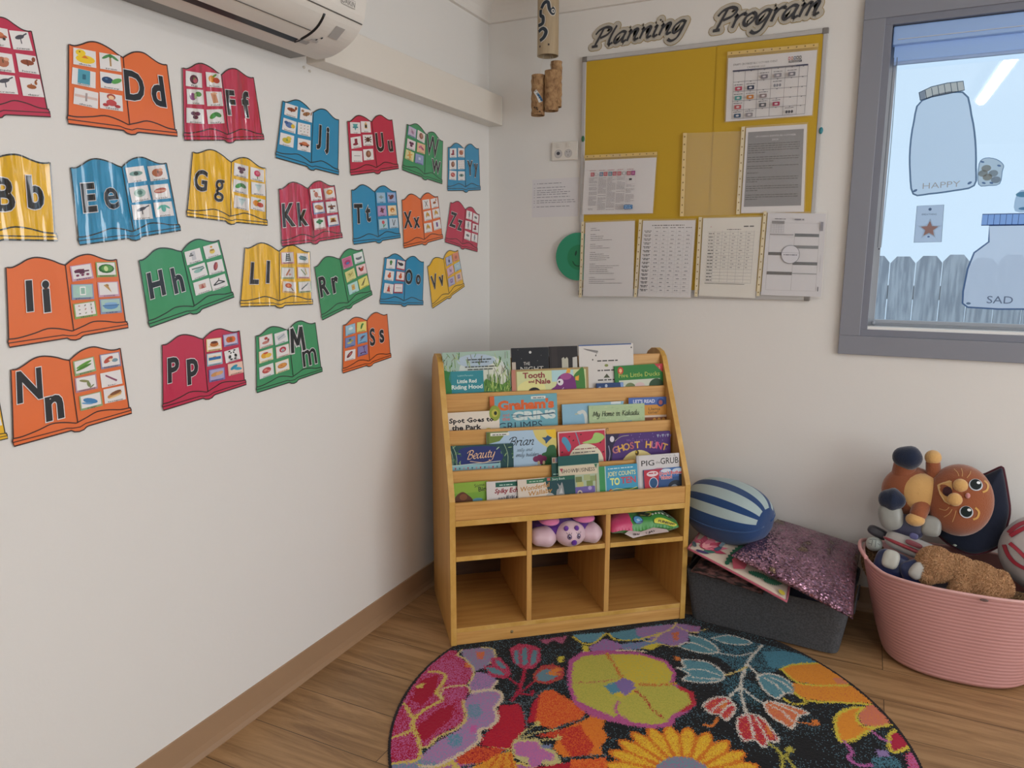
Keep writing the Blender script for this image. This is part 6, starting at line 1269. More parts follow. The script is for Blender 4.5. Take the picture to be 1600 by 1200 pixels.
# plain ginger cat plush lying on its side
ct = thing('cat_plush', 'ginger plush cat with cream tummy and navy feet lying sideways on the tub', 'plush toy', (1.80, -.16, .30))
GI, CR, NV = '925334', 'd0a467', '18233a'
HC = V((1.8461, -0.2, 0.5352)); HR = (.097, .118, .078)
b = MB(GI); b.ball(HC, HR, axes=TXF, nu=48, nv=30); hd = b.build('head', 'plush', ct)
def hp(x, y, l=0):
    X, Y = x / 43., y / 52.; q = max(0, 1 - X * X - Y * Y) ** .5
    return HC + TX * (X * HR[0]) + TY * (Y * HR[1]) + CV * (q * HR[2] + l)
for p in ((-1, 20), (-6, -1)):
    b = MB(CR); b.ball(hp(*p, .002), (.0215, .0215, .014), axes=TXF, nu=20, nv=12); b.build('muzzle', 'plush', hd)
MB('c98a8a').ball(hp(9, 7, .006), (.007, .009, .007), axes=TXF, nu=12, nv=8).build('nose', 'plush', hd)
a = Art(lambda x, y, z=0: hp(x, y, .0012 + z), eps=.0005)
a.poly2(smooth([(-29, 16), (-22, 21), (-12, 24), (-10, -8), (-18, -5), (-25, 4)], 3, True), CR); a.line([(-29, 16), (-22, 21), (-12, 24)], 1, 'dcc090'); a.line([(-29, 16), (-25, 4), (-18, -6), (-10, -9)], 1, 'dcc090'); a.ell(-16, 9, 6, 7, '3a1a20')
a.build('mouth', 'plush', hd)
for cx, cy in ((17.5, 24), (9.5, -16)):
    a = Art(lambda x, y, z=0: hp(cx + x, cy + y, .0014 + z), eps=.0006)
    a.line([(10, 8), (15, 3), (14, -5), (9, -9)], 2.6, 'c89a52', sm=4); a.ell(0, 0, 8.5, 8.5, 'c8cdd4', n=24); a.ell(0, .6, 7, 7.5, '14201f', n=24); a.ell(3, 3.5, 2.4, 2, 'e4e8ea', n=12)
    a.build('eye', 'plush', hd)
a = Art(lambda x, y, z=0: hp(x, y, .0014 + z), eps=.0005)
for q in ([(-4, 33), (-6, 38), (-11, 43)], [(0, 33), (0, 39), (-2, 45)], [(6, 32), (9, 38), (10, 43)], [(-12, -13), (-16, -18), (-24, -17)], [(-8, -15), (-11, -22), (-17, -28)], [(-3, -16), (-4, -24), (-6, -33)]): a.line(q, .8, 'c8a068', sm=3)
a.build('whiskers', 'plush', hd)
BC_ = V((1.7077, -0.17, 0.5351))
b = MB(GI); b.ball(BC_, (.092, .086, .062), axes=TXF, nu=36, nv=20); b.build('body', 'plush', ct)
b = MB(CR); b.ball(BC_ + TX * .024 + CV * .022, (.073, .068, .048), axes=TXF, nu=32, nv=18); b.build('tummy', 'plush', ct)
def limb(p, q, r0, r1, c, name, y=-.17):
    pts = [p + (q - p) * f for f in np.linspace(0, 1, 9)]; k = len(pts)
    rr = [(r0 + (r1 - r0) * i / (k - 1)) for i in range(k)]
    b = MB(c); b.tube(pts, rr, n=18, cap=False); b.ball(p, r0, nu=18, nv=12); b.ball(q, r1, nu=18, nv=12); return b.build(name, 'plush', ct)
limb(V((1.7702, -0.17, 0.5844)), V((1.7624, -0.18, 0.644)), .024, .022, GI, 'arm'); MB(CR).ball((1.7606, -0.181, 0.6639), (.0255, .0255, .024), axes=TXF, nu=20, nv=12).build('paw', 'plush', ct)
limb(V((1.7397, -0.22, 0.5099)), V((1.729, -0.25, 0.4843)), .028, .026, GI, 'arm'); MB(CR).ball((1.7205, -0.262, 0.4669), (.029, .022, .024), axes=TXF, nu=20, nv=12).build('paw', 'plush', ct)
limb(V((1.6773, -0.16, 0.5804)), V((1.6812, -0.17, 0.6222)), .036, .036, GI, 'leg'); MB(NV).ball((1.6871, -0.19, 0.6572), (.046, .040, .036), axes=TXF, nu=26, nv=16, warp=lambda d: 1 + .05 * math.sin(5 * d[0])).build('foot', 'plush', ct)
limb(V((1.6659, -0.17, 0.5245)), V((1.6586, -0.19, 0.5111)), .034, .036, GI, 'leg'); MB(NV).ball((1.6492, -0.235, 0.5166), (.040, .039, .034), axes=TXF, nu=26, nv=16, warp=lambda d: 1 + .06 * math.sin(6 * d[0] + 1)).build('foot', 'plush', ct)
def BP(x, y, l=0):    # point on the tummy, photo-sized offsets
    X, Y = x / 34., y / 31.; q = max(0, 1 - X * X - Y * Y) ** .5
    return BC_ + TX * (.024 + X * .073) + TY * (Y * .068) + CV * (.022 + q * .048 + l)

# navy cushion with maroon edging behind the cat's head
NQ = [(1478,752), (1535,744), (1552,736), (1567,729), (1571,748), (1575,772), (1579,800), (1572,826), (1564,852), (1545,862), (1520,868), (1490,856), (1466,836), (1452,812), (1449,785)]
NP = [(1.8129, -0.1, 0.5662), (1.9136, -0.12, 0.6033), (1.9423, -0.12, 0.6248), (1.9674, -0.12, 0.6434), (1.9784, -0.12, 0.6032), (1.9889, -0.13, 0.5549), (2.0001, -0.14, 0.4981), (1.9901, -0.16, 0.4458), (1.9783, -0.18, 0.3934), (1.944, -0.2, 0.3725), (1.8997, -0.21, 0.3548), (1.8448, -0.2, 0.3679), (1.7979, -0.19, 0.4013), (1.77, -0.16, 0.441), (1.7626, -0.12, 0.4891)]
cc = sum((V(p) for p in NP), V()) / len(NP)
nv = thing('cushion', 'dark navy cushion with maroon edging behind the head of the ginger plush cat', 'cushion', cc - V((0, 0, .12)))
nv['category'] = 'cushion'
def closed(pts, u): 
    k = u * len(pts); i = int(k) % len(pts); f = k - int(k); return pts[i] * (1 - f) + pts[(i + 1) % len(pts)] * f
RIM = [V(p) for p in NP]
for _ in range(2): RIM = [q for a, b in zip(RIM, RIM[1:] + RIM[:1]) for q in ((a * .75 + b * .25, a * .25 + b * .75) if a is not RIM[3] and b is not RIM[3] else ((a * .9 + b * .1, a * .3 + b * .7) if a is RIM[3] else (a * .7 + b * .3, a * .1 + b * .9)))]
def ncush(u, v, s):
    e = closed(RIM, u); f = math.cos(v * PI / 2); g_ = math.sin(v * PI / 2) ** .6
    return cc + (e - cc) * f + CV * (s * .035 * g_ * (1 if v > 0 else 0) - .03)
b = MB('191f30'); b.grid(lambda u, v: ncush(u, v, 1), 60, 12, cu=True); b.grid(lambda u, v: ncush(-u, v, -1), 60, 12, cu=True); b.build('cushion_cover', 'fabric', nv)
MB('4a1c28').tube([closed(RIM, i / 60) - CV * .03 for i in range(60)], .0062, n=8, closed=True).build('piping', 'fabric', nv)
MB('8f9a90').ball((1.8421, -0.245, 0.3929), (.006, .007, .003), nu=10, nv=8).build('button', 'fabric', nv)

# blocky white, blue and red soft toy: rounded pillows for limbs, a plain printed chest
rb = thing('plush_toy', 'white and navy padded toy with a red belt stripe, left side of the tub', 'plush toy', (1.66, -.27, .27))
def pad(c, r, col, name, e=.6, rot=0, m='satin', par=None):
    c = V(c); q = math.radians(rot); X = TX * math.cos(q) + TY * math.sin(q); Y = TY * math.cos(q) - TX * math.sin(q)
    sg = lambda t: abs(t) ** e * (1 if t >= 0 else -1)
    def fn(u, v):
        a_, b_ = 2 * PI * u, PI * (v - .5) * .999
        return c + X * (r[0] * sg(math.cos(a_)) * sg(math.cos(b_))) + Y * (r[1] * sg(math.sin(a_)) * sg(math.cos(b_))) + CV * (r[2] * sg(math.sin(b_)))
    return MB(col).grid(fn, 36, 20, cu=True).build(name, m, par or rb)
pad((1.6496, -0.24, 0.4618), (.038, .048, .03), '8f918c', 'shoulder', .8, 15); pad((1.7696, -0.245, 0.447), (.030, .034, .026), '8e8f8a', 'shoulder', .6)
pad((1.702, -0.235, 0.4324), (.052, .036, .028), '2a2c48', 'collar', .6, -10); pad((1.7331, -0.255, 0.3659), (.098, .032, .036), 'a8a5a2', 'chest', .6, -14)
b = pad((1.7198, -0.262, 0.3639), (.092, .0085, .037), '8c2430', 'belt_stripe', .7, -15); pad((1.7217, -0.29, 0.3924), (.026, .009, .006), '7e3a44', 'belt_badge', .7, -14)
pad((1.7196, -0.288, 0.418), (.013, .010, .004), '4a4a7a', 'chest_patch', .7, -10)
pad((1.6571, -0.33, 0.3422), (.0255, .031, .018), 'b5b5ac', 'knee_pad', .7, -8, par=pad((1.6642, -0.295, 0.3119), (.054, .044, .034), '182a58', 'leg', .6, -12))
pad((1.7344, -0.362, 0.3299), (.022, .030, .016), 'b0aea8', 'knee_pad', .8, -30, par=pad((1.7301, -0.33, 0.3139), (.042, .038, .030), '182a58', 'leg', .6, 25))
pad((1.6074, -0.24, 0.3539), (.026, .024, .024), 'a2aaa4', 'hand', .9); pad((1.617, -0.21, 0.3866), (.035, .018, .02), '33343e', 'arm', .7, -20)
a = Art(lambda x, y, z=0: V((1.6065, -0.267, 0.3636)) + TX * (x * .002) + TY * (y * .002) + CV * (z), eps=.0005)
for q in ([(-8, 6), (-2, 8), (3, 7)], [(-3, 6), (-4, -4)], [(2, 6), (2, -5)], [(-9, 0), (-4, -1)], [(5, 2), (9, 0)]): a.line(q, .9, '4a4c50')
a.build('stitching', 'satin', rb)

# curly tufted fur as one mesh on a lumpy body
def tufts(mb, pts_n, r, c1, c2, c3, ln=.008, seed=1):
    rr = random.Random(seed)
    for p, n in pts_n:
        t = V((rr.gauss(0, 1), rr.gauss(0, 1), rr.gauss(0, 1))); t = (t - n * t.dot(n)).normalized(); d = (n * .55 + t * .8).normalized(); w_ = d.cross(n).normalized() * r
        c = rr.choice((c1, c1, c2, c3)); k = ln * rr.uniform(.6, 1.3)
        mb.poly([p - w_, p + w_, p + w_ * .8 + d * k * .6 + n * .0015, p + d * k + n * .0005, p - w_ * .8 + d * k * .6 + n * .0015], c)
def furry(name, blobs, c, parent, seed, dens, ln=.008):
    """union of ellipsoids, remeshed into one surface, then covered with tufts in the same mesh"""
    b = MB(c)
    for cen, rad, ax in blobs: b.ball(cen, rad, axes=ax, nu=32, nv=20)
    o = b.build(name, 'fur', parent); md = o.modifiers.new('r', 'REMESH'); md.mode = 'VOXEL'; md.voxel_size = .005; sm = o.modifiers.new('s', 'SMOOTH'); sm.iterations = 4
    dg = bpy.context.evaluated_depsgraph_get(); dg.update(); ev = o.evaluated_get(dg); me = ev.to_mesh()
    mb = MB(c); k0 = len(mb.v); mb.v += [v.co.copy() for v in me.vertices]
    for f in me.polygons: mb.face([k0 + i for i in f.vertices], c, sm=True)
    rr = random.Random(seed); pn = []
    for f in me.polygons:
        q = f.area * dens; m_ = int(q) + (1 if rr.random() < q - int(q) else 0)
        vs_ = [me.vertices[i].co for i in f.vertices]
        for _ in range(m_):
            w = [rr.random() for _ in vs_]; s__ = sum(w); pn.append((sum((v * x for v, x in zip(vs_, w)), V()) / s__, f.normal.copy()))
    tufts(mb, pn, .0011, 'cda37a', 'dcb48c', 'b48c64', ln, seed) if name == 'body' else tufts(mb, pn, .0011, '8a6c4c', 'a08462', '5a4430', ln, seed)
    ev.to_mesh_clear(); bpy.data.objects.remove(o); return mb.build(name, 'fur', parent, world=False)
br = thing('teddy_bear', 'light brown curly teddy bear lying face down over the rim of the pink tub', 'plush toy', (1.87, -.34, .27))
W_ = lambda p: V(p)
ang = math.radians(-24); BX_ = TX * math.cos(ang) + TY * math.sin(ang); BY_ = TY * math.cos(ang) - TX * math.sin(ang); BAX = (BX_, BY_, CV)
furry('body', [(W_((1.7852, -0.33, 0.3488)), (.056, .054, .048), BAX), (W_((1.7649, -0.345, 0.3224)), (.032, .036, .036), BAX), (W_((1.8542, -0.325, 0.3362)), (.062, .046, .044), BAX), (W_((1.911, -0.33, 0.3172)), (.070, .054, .05), BAX), (W_((1.9456, -0.335, 0.3071)), (.052, .052, .046), BAX),
  (W_((1.8552, -0.36, 0.2883)), (.030, .044, .03), BAX), (W_((1.9321, -0.365, 0.2853)), (.034, .036, .03), BAX), (W_((1.9703, -0.3, 0.3274)), (.022, .020, .02), BAX)], 'c29a70', br, 5, 160000, .009)
sp_ = thing('speckled_plush', 'speckled brown curly soft toy wedged in the left end of the pink tub', 'plush toy', (1.62, -.22, .2))
furry('plush_body', [(W_((1.6087, -0.2, 0.2876)), (.034, .06, .04), TXF), (W_((1.6231, -0.22, 0.2557)), (.035, .04, .04), TXF)], '7a5f42', sp_, 9, 120000, .007)
low = thing('brown_plush', 'brown fuzzy soft toy low in the tub at the right of the teddy bear', 'plush toy', (2.03, -.33, .2))
furry('plush_body', [(W_((2.018, -0.33, 0.2606)), (.07, .035, .05), TXF), (W_((1.9772, -0.36, 0.2588)), (.05, .03, .04), TXF)], '6f5238', low, 12, 90000, .007)
# dark lining cloth inside the tub, below the toys
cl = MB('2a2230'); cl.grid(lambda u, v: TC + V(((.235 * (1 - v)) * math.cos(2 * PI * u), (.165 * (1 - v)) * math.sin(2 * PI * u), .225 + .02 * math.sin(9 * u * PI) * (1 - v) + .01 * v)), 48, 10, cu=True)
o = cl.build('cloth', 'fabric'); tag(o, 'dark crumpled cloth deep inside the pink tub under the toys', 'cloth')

# white cushion with red curved stripes at the right edge
wc = thing('cushion', 'round white cushion with curved red stripes at the right end of the tub', 'cushion', (2.09, -.2, .28))
WC = V((2.1164, -0.2, 0.3911)); WR = (.148, .132, .095)
b = MB('b9b5b4'); b.ball(WC, WR, axes=TXF, nu=48, nv=28); b.build('cushion_cover', 'satin', wc)
def wp(x, y, l=0):
    X, Y = x / 66., y / 60.; q = max(0, 1 - X * X - Y * Y) ** .5
    return WC + TX * (X * WR[0]) + TY * (Y * WR[1]) + CV * (q * WR[2] + l)
a = Art(lambda x, y, z=0: wp(x, y, .0015 + z), eps=.0005)
for q in ([(-56, 22), (-48, 33), (-38, 41), (-26, 45)], [(-54, 18), (-44, 28), (-32, 38), (-18, 44)], [(-54, 8), (-44, 0), (-32, -12), (-22, -26)], [(-60, 4), (-54, -10), (-44, -20), (-28, -26)]):
    a.line(q, 5.2, '7a1c2c', sm=4); a.line(q, 4.2, 'b02a40', sm=4)
a.build('red_stripes', 'satin', wc)

# ------------------------------------------------------------------ round flowered rug: woven cell by cell, millimetres from its centre
RCX, RCY, RR = 1.038, -1.052, .722
RUG = [
 # (colour, second colour, share of the second, shape) - a shape is an outline, or ('l', width, path)
 ('a5153a','b85a8c',.45, [(-709,109),(-682,116),(-649,82),(-607,67),(-564,18),(-553,-53),(-530,-73),(-518,-138),(-473,-201),(-478,-239),(-507,-297),(-505,-346),(-523,-363),(-503,-393),(-509,-419),(-565,-458),(-596,-422),(-631,-357),(-664,-266),(-700,-145),(-721,-12)]),
 ('a01230','a01230',0, [(-697,-90),(-663,-30),(-622,-118),(-622,-198),(-665,-189)]),
 ('a01230','a01230',0, [(-566,-190),(-537,-147),(-512,-211),(-519,-286),(-526,-331),(-562,-323),(-581,-280)]),
 ('b85a8c','a5153a',.35, [(-700,10),(-675,70),(-612,29),(-582,-35),(-612,-60),(-663,-30)]),
 ('b85a8c','a5153a',.35, [(-603,-108),(-563,-68),(-531,-104),(-565,-141)]),
 ('96789e','7a90a4',.3, [(-671,128),(-612,175),(-571,176),(-551,142),(-544,97),(-550,59),(-566,40),(-564,18),(-638,88)]),
 ('d0703a','b85a8c',.2, [(-620,140),(-593,153),(-573,107),(-596,102)]),
 ('d0703a','d0703a',0, [(-622,65),(-602,69),(-586,42),(-607,43)]),
 ('a878a8','7a7aa0',.3, [(-561,31),(-511,44),(-477,16),(-478,-32),(-525,-71),(-548,-40)]),
 ('ad78a4','8a86ac',.4, [(-518,-72),(-483,-45),(-447,-33),(-421,-61),(-420,-110),(-392,-153),(-392,-198),(-412,-225),(-391,-258),(-397,-294),(-418,-352),(-443,-402),(-480,-420),(-501,-392),(-495,-325),(-465,-242),(-475,-193),(-517,-128)]),
 ('6a8ca0','8a86ac',.3, [(-497,-137),(-475,-117),(-441,-148),(-444,-187),(-474,-183)]),
 ('5a8ca0','8a86ac',.3, [(-480,-284),(-458,-264),(-429,-285),(-432,-319),(-461,-316)]),
 ('c0609c','c0609c',0, [(-446,-224),(-432,-208),(-417,-236),(-429,-250)]),
 ('6a8c9c','9a7aa4',.4, [(-568,-462),(-499,-400),(-434,-390),(-421,-429),(-544,-503)]),
 ('b0182e','a01230',.2, [(-414,-97),(-366,-64),(-330,-104),(-299,-161),(-301,-214),(-295,-261),(-316,-262),(-375,-283),(-391,-258),(-388,-205),(-392,-153)]),
 ('cc5428','a01a24',.35, [(-418,-344),(-397,-294),(-324,-267),(-301,-271),(-327,-323),(-354,-352),(-400,-374)]),
 ('b0182e','a01230',.2, [(-304,-137),(-328,-46),(-330,24),(-310,39),(-300,-32),(-282,-118)]),
 ('cc4a22','d8702a',.45, [(-330,24),(-305,48),(-243,25),(-177,-2),(-167,-44),(-206,-99),(-227,-127),(-278,-134),(-298,-89)]),
 ('d87a26','d06a24',.3, [(-200,-114),(-166,-62),(-150,-17),(-109,-25),(-101,-66),(-75,-97),(-81,-141),(-62,-180),(-153,-232),(-195,-204)]),
 ('b42a24','cc5424',.4, [(-259,-177),(-200,-114),(-165,-79),(-98,-149),(-99,-190),(-139,-217),(-196,-163)]),
 ('a81428','b0182e',.2, [(-215,-300),(-176,-273),(-133,-237),(-98,-316),(-180,-355)]),
 ('cc4a22','d8702a',.5, [(-136,-231),(-53,-178),(-16,-276),(-98,-316)]),
 ('1f2426','5a6a72',.45, ('l', 9, [(-354,-59),(-326,-102),(-301,-150)])),
 ('1f2426','5a6a72',.45, ('l', 9, [(-167,-7),(-169,-54),(-198,-91),(-224,-126)])),
 ('1f2426','5a6a72',.45, ('l', 9, [(-380,-381),(-332,-334),(-307,-274)])),
 ('1f2426','5a6a72',.45, ('l', 9, [(-161,-237),(-105,-199),(-57,-173)])),
 ('1f2426','5a6a72',.5, ('l', 8, [(-419,-88),(-390,-64),(-352,-57),(-339,-22),(-327,30),(-302,56)])),
 ('d89a2c','cc7a28',.4, [(-360,-380),(-315,-286),(-292,-267),(-245,-324),(-209,-369),(-341,-433)]),
 ('c2571f','c2571f',0, ('l', 7, [(-303,-288),(-284,-348),(-272,-392)])), ('c2571f','c2571f',0, ('l', 7, [(-290,-282),(-255,-334),(-231,-373)])), ('c2571f','c2571f',0, ('l', 6, [(-314,-309),(-317,-364)])),
 ('b8b07a','c8bc80',.3, [(-306,-216),(-252,-186),(-221,-209),(-183,-214),(-154,-248),(-168,-269),(-203,-282),(-210,-312),(-233,-293),(-271,-289),(-301,-255)]),
 ('bb6a9c','a46aa4',.3, [(-296,-225),(-249,-199),(-224,-222),(-185,-227),(-174,-249),(-197,-260),(-207,-296),(-218,-305),(-243,-267),(-272,-277),(-293,-252)]),
 ('6f7f9c','8a7aa8',.3, [(-232,-210),(-205,-193),(-200,-211),(-220,-218)]),
 ('b8ac72','b8ac72',0, ('l', 6, [(-300,-205),(-290,-157),(-272,-122)])), ('b8ac72','b8ac72',0, ('l', 6, [(-297,-212),(-264,-166),(-216,-126)])), ('b8ac72','b8ac72',0, ('l', 6, [(-284,-206),(-234,-186),(-193,-158)])),
 ('c8b86a','c8b86a',0, [(-287,-120),(-274,-112),(-265,-132),(-275,-140)]), ('c8b86a','c8b86a',0, [(-208,-152),(-193,-147),(-188,-164),(-200,-169)]),
 # cream and yellow outlines at the left
 ('c8b25a','c8b25a',0, ('l', 11, [(-699,-36),(-668,-21),(-635,-38),(-622,-97),(-615,-124),(-586,-141),(-589,-172),(-603,-208),(-604,-273),(-571,-310),(-527,-356),(-507,-387)])),
 ('c8b25a','c8b25a',0, ('l', 10, [(-674,-213),(-629,-249),(-604,-273),(-586,-309),(-613,-357)])), ('c8b25a','c8b25a',0, ('l', 9, [(-568,-454),(-510,-416),(-503,-393)])), ('c8b25a','c8b25a',0, ('l', 9, [(-486,-423),(-463,-421),(-438,-409),(-415,-377)])),
 ('c9b87e','c9b87e',0, ('l', 8, [(-589,-142),(-607,-90),(-554,-51),(-524,-72)])), ('c8b25a','c8b25a',0, [(-696,-117),(-679,-93),(-669,-119),(-683,-128)]),
 ('c9b87e','c9b87e',0, ('l', 7, [(-671,128),(-665,93),(-637,86),(-579,45),(-559,4),(-550,-41)])), ('c9b87e','c9b87e',0, ('l', 7, [(-617,173),(-577,180),(-549,143),(-544,97)])),
 ('cdbca0','cdbca0',0, ('l', 12, [(-519,-75),(-484,-43),(-447,-33),(-422,-61),(-420,-110),(-392,-153),(-392,-198),(-412,-225),(-394,-259),(-397,-294),(-418,-352),(-443,-402),(-478,-423)])), ('cdbca0','cdbca0',0, ('l', 8, [(-477,16),(-475,-26),(-493,-50)])),
 ('c8b470','c8b470',0, ('l', 9, [(-522,-120),(-505,-151),(-474,-192),(-474,-246),(-503,-303),(-505,-346),(-525,-359)])),
 # crimson stem with buds
 ('a8183a','a8183a',0, ('l', 10, [(-390,-56),(-396,12),(-427,119)])), ('a8183a','a8183a',0, ('l', 8, [(-400,21),(-456,48),(-485,56)])), ('a8183a','a8183a',0, ('l', 8, [(-389,-15),(-351,-7),(-356,16)])), ('a8183a','a8183a',0, ('l', 6, [(-381,-1),(-371,62),(-361,83)])),
 ('a8284a','c04a6a',.3, [(-525,204),(-519,227),(-513,249),(-478,260),(-433,255),(-403,190),(-404,130),(-430,112),(-474,131)]),
 ('5c8794','5c8794',0, [(-508,207),(-494,207),(-458,139),(-463,125),(-490,165)]), ('5c8794','5c8794',0, [(-488,235),(-473,236),(-430,140),(-440,130),(-470,181)]), ('5c8794','5c8794',0, [(-450,235),(-435,235),(-411,168),(-417,141),(-441,195)]),
 ('a8284a','c04a6a',.3, [(-558,73),(-532,86),(-559,126),(-535,144),(-480,105),(-455,65),(-465,35),(-509,28)]),
 ('5c8794','5c8794',0, [(-549,69),(-522,79),(-477,66),(-473,51),(-512,46)]), ('5c8794','5c8794',0, [(-541,123),(-525,124),(-481,93),(-489,83),(-519,98)]),
 ('a8283a','b05a3a',.4, [(-391,102),(-387,156),(-360,181),(-314,174),(-295,120),(-327,67),(-371,62)]), ('5c8794','6a7a8a',.3, [(-379,102),(-370,146),(-333,147),(-315,117),(-336,79),(-367,75)]), ('d07a30','d07a30',0, [(-353,120),(-338,173),(-317,160),(-330,137),(-307,143),(-329,121)]),
 ('c8b83e','c8b83e',0, [(-359,233),(-339,242),(-331,210),(-341,196)]),
 # petals tucked under the bookcase front
 ('5a90a0','5a7f9a',.3, [(-365,388),(-270,454),(-275,375),(-314,356)]), ('8a74a4','a4609c',.35, [(-286,333),(-256,413),(-183,403),(-185,350),(-266,311)]), ('4f8296','5a90a0',.3, [(-257,454),(-98,602),(-79,526),(-136,458),(-179,431),(-238,436)]), ('5a86a4','8a74a4',.4, [(-195,403),(-133,446),(-79,526),(-53,472),(-100,417),(-171,364)]),
 ('a85a7c','8a3a58',.4, [(-457,303),(-380,374),(-376,315),(-413,324),(-423,286)]),
 ('8a74a4','a070a0',.3, [(-176,533),(-133,568),(-56,628),(-7,644),(12,512),(-30,465),(-89,477),(-162,483)]), ('d0703a','a05a60',.3, [(-55,556),(-33,573),(-22,523),(-31,498)]), ('8a74a4','a8608c',.4, [(-23,629),(31,648),(36,593),(4,592)]),
 ('c8b83e','c8b25a',.3, ('l', 8, [(-361,376),(-304,348),(-276,377),(-262,451),(-221,424),(-164,445),(-120,493),(-83,545)])), ('cdbca0','cdbca0',0, ('l', 8, [(-293,298),(-222,329),(-172,368),(-105,389)])), ('c8b83e','c8b83e',0, [(-127,404),(-97,451),(-64,467),(-86,411)]), ('c8b83e','c8b83e',0, [(-314,339),(-288,339),(-275,301),(-289,296)]),
 ('c8b470','c8b470',0, ('l', 7, [(-144,464),(-99,465),(-93,516),(-60,589),(-57,635)])), ('c8b470','c8b470',0, ('l', 6, [(-86,465),(-30,465),(9,511)])), ('c8b470','c8b470',0, ('l', 6, [(-45,611),(12,588),(53,636)])),
 # yellow-green flower
 ('b0568c','a84a7c',.3, [(-292,145),(-317,226),(-299,292),(-231,339),(-120,379),(-25,367),(22,305),(27,247),(94,222),(115,167),(100,117),(77,76),(73,31),(27,-4),(-34,-21),(-99,-26),(-154,-26),(-216,7),(-263,80)]),
 ('b02a38','b02a38',0, [(42,243),(94,222),(115,167),(98,124),(67,95),(63,152)]),
 ('b9b04c','a8a848',.35, [(-279,151),(-298,222),(-283,273),(-217,318),(-115,363),(-30,352),(11,300),(17,239),(82,205),(100,167),(84,127),(62,85),(56,39),(19,11),(-34,-1),(-78,18),(-88,-1),(-150,10),(-211,27),(-256,91)]),
 ('c9b23a','b9b04c',.35, [(-198,328),(-115,363),(-30,352),(9,299),(8,234),(-97,191),(-160,259)]),
 ('c0622c','b9b04c',.3, ('l', 12, [(-218,322),(-166,256),(-117,189)])), ('b05a50','b9b04c',.3, ('l', 5, [(-258,113),(-197,143),(-147,183)])), ('c0622c','b9b04c',.4, ('l', 13, [(-95,184),(-30,208),(32,246)])), ('a83a30','b9b04c',.3, ('l', 9, [(-78,162),(-31,125),(-5,87),(36,59)])), ('b0568c','b0568c',0, ('l', 8, [(-101,77),(-94,31),(-59,0)])),
 ('c9b23a','c9b23a',0, [(-155,156),(-124,210),(-72,211),(-67,137),(-100,99),(-149,112)]), ('4f86a0','4f86a0',0, [(-165,135),(-137,180),(-106,133),(-130,106)]), ('8068a0','7a6aa4',.4, [(-142,169),(-124,206),(-89,199),(-75,167),(-88,112),(-110,131)]),
 # teal corner with white-outlined buds
 ('3f6f80','14181c',.45, [(32,612),(135,634),(247,613),(370,607),(434,570),(330,489),(282,420),(247,437),(210,384),(135,456),(42,474)]),
 ('467f94','3f6f80',.2, [(254,563),(313,599),(371,601),(428,571),(330,489),(288,469)]), ('3f6f80','14181c',.6, [(154,346),(210,384),(258,352),(270,263),(235,215),(178,270)]), ('14201f','3f6f80',.3, [(255,373),(296,306),(286,220),(252,244)]),
 ('5a8c98','4a7f90',.3, [(3,570),(61,563),(112,521),(112,485),(62,464),(-5,477),(21,516)]), ('5a8c98','4a7f90',.3, [(82,580),(136,627),(212,612),(181,578),(128,566)]), ('5a8c98','4a7f90',.3, [(16,337),(38,354),(23,395),(102,415),(158,371),(158,328),(114,291),(49,278),(62,313)]), ('5a8c98','4a7f90',.3, [(258,396),(281,428),(330,431),(389,367),(349,342),(328,301),(287,333)]),
 ]
RUG += [('c8c4ba', 'c8c4ba', 0, ('l', w_, p)) for w_, p in (
 (7, [(3,570),(61,563),(112,521),(112,485),(62,464),(-8,476),(26,519),(98,495)]), (6, [(82,580),(136,627),(212,612),(181,578),(128,566),(82,580)]), (7, [(16,337),(38,354),(23,395),(102,415),(158,371),(158,328),(114,291),(47,277),(61,318),(16,337)]), (6, [(52,343),(94,363),(153,351)]), (6, [(72,306),(115,316),(151,333)]),
 (7, [(258,396),(281,428),(330,431),(389,367),(349,342),(328,301),(287,333),(258,396)]), (6, [(279,401),(314,379),(344,340)]), (6, [(294,414),(339,396),(368,362)]),
 (9, [(248,606),(219,472),(219,322),(255,186)]), (8, [(221,460),(248,426),(265,405)]), (8, [(219,322),(205,273),(194,241)]), (8, [(225,314),(269,272),(302,258)]), (6, [(110,494),(158,494),(191,505),(221,541)]))]
RUG += [('c8b470', 'c8b470', 0, ('l', 7, [(223,449),(196,401),(163,362)])),
 ('b83040','d0703a',.2, [(136,168),(151,213),(189,239),(220,208),(221,170),(208,127),(185,143),(160,140)]), ('b0283a','d0703a',.15, [(237,149),(260,184),(301,180),(354,98),(328,81),(322,50),(295,69),(266,55),(243,105)]), ('d07a48','c8604a',.3, [(297,255),(319,281),(416,269),(394,234),(385,172),(360,180),(318,207)]),
 ('d0783a','d0783a',0, [(177,218),(197,222),(195,176),(181,179)]), ('d0783a','d0783a',0, [(309,156),(325,145),(339,99),(326,110)])]
RUG += [('ccc6bc', 'ccc6bc', 0, ('l', 7, p)) for p in (
 [(133,166),(151,215),(189,239),(220,208),(221,170),(208,126),(185,143),(160,140),(133,166)], [(163,151),(172,185),(200,239)], [(189,149),(198,188),(214,215)],
 [(237,149),(260,184),(301,180),(356,96),(328,81),(322,48),(295,69),(266,55),(242,105),(237,149)], [(264,176),(279,123),(295,69)], [(281,179),(307,128),(327,81)],
 [(297,255),(319,281),(416,269),(394,234),(385,172),(360,180),(318,207),(297,255)], [(312,258),(349,241),(382,201)], [(325,274),(367,260),(398,246)])]
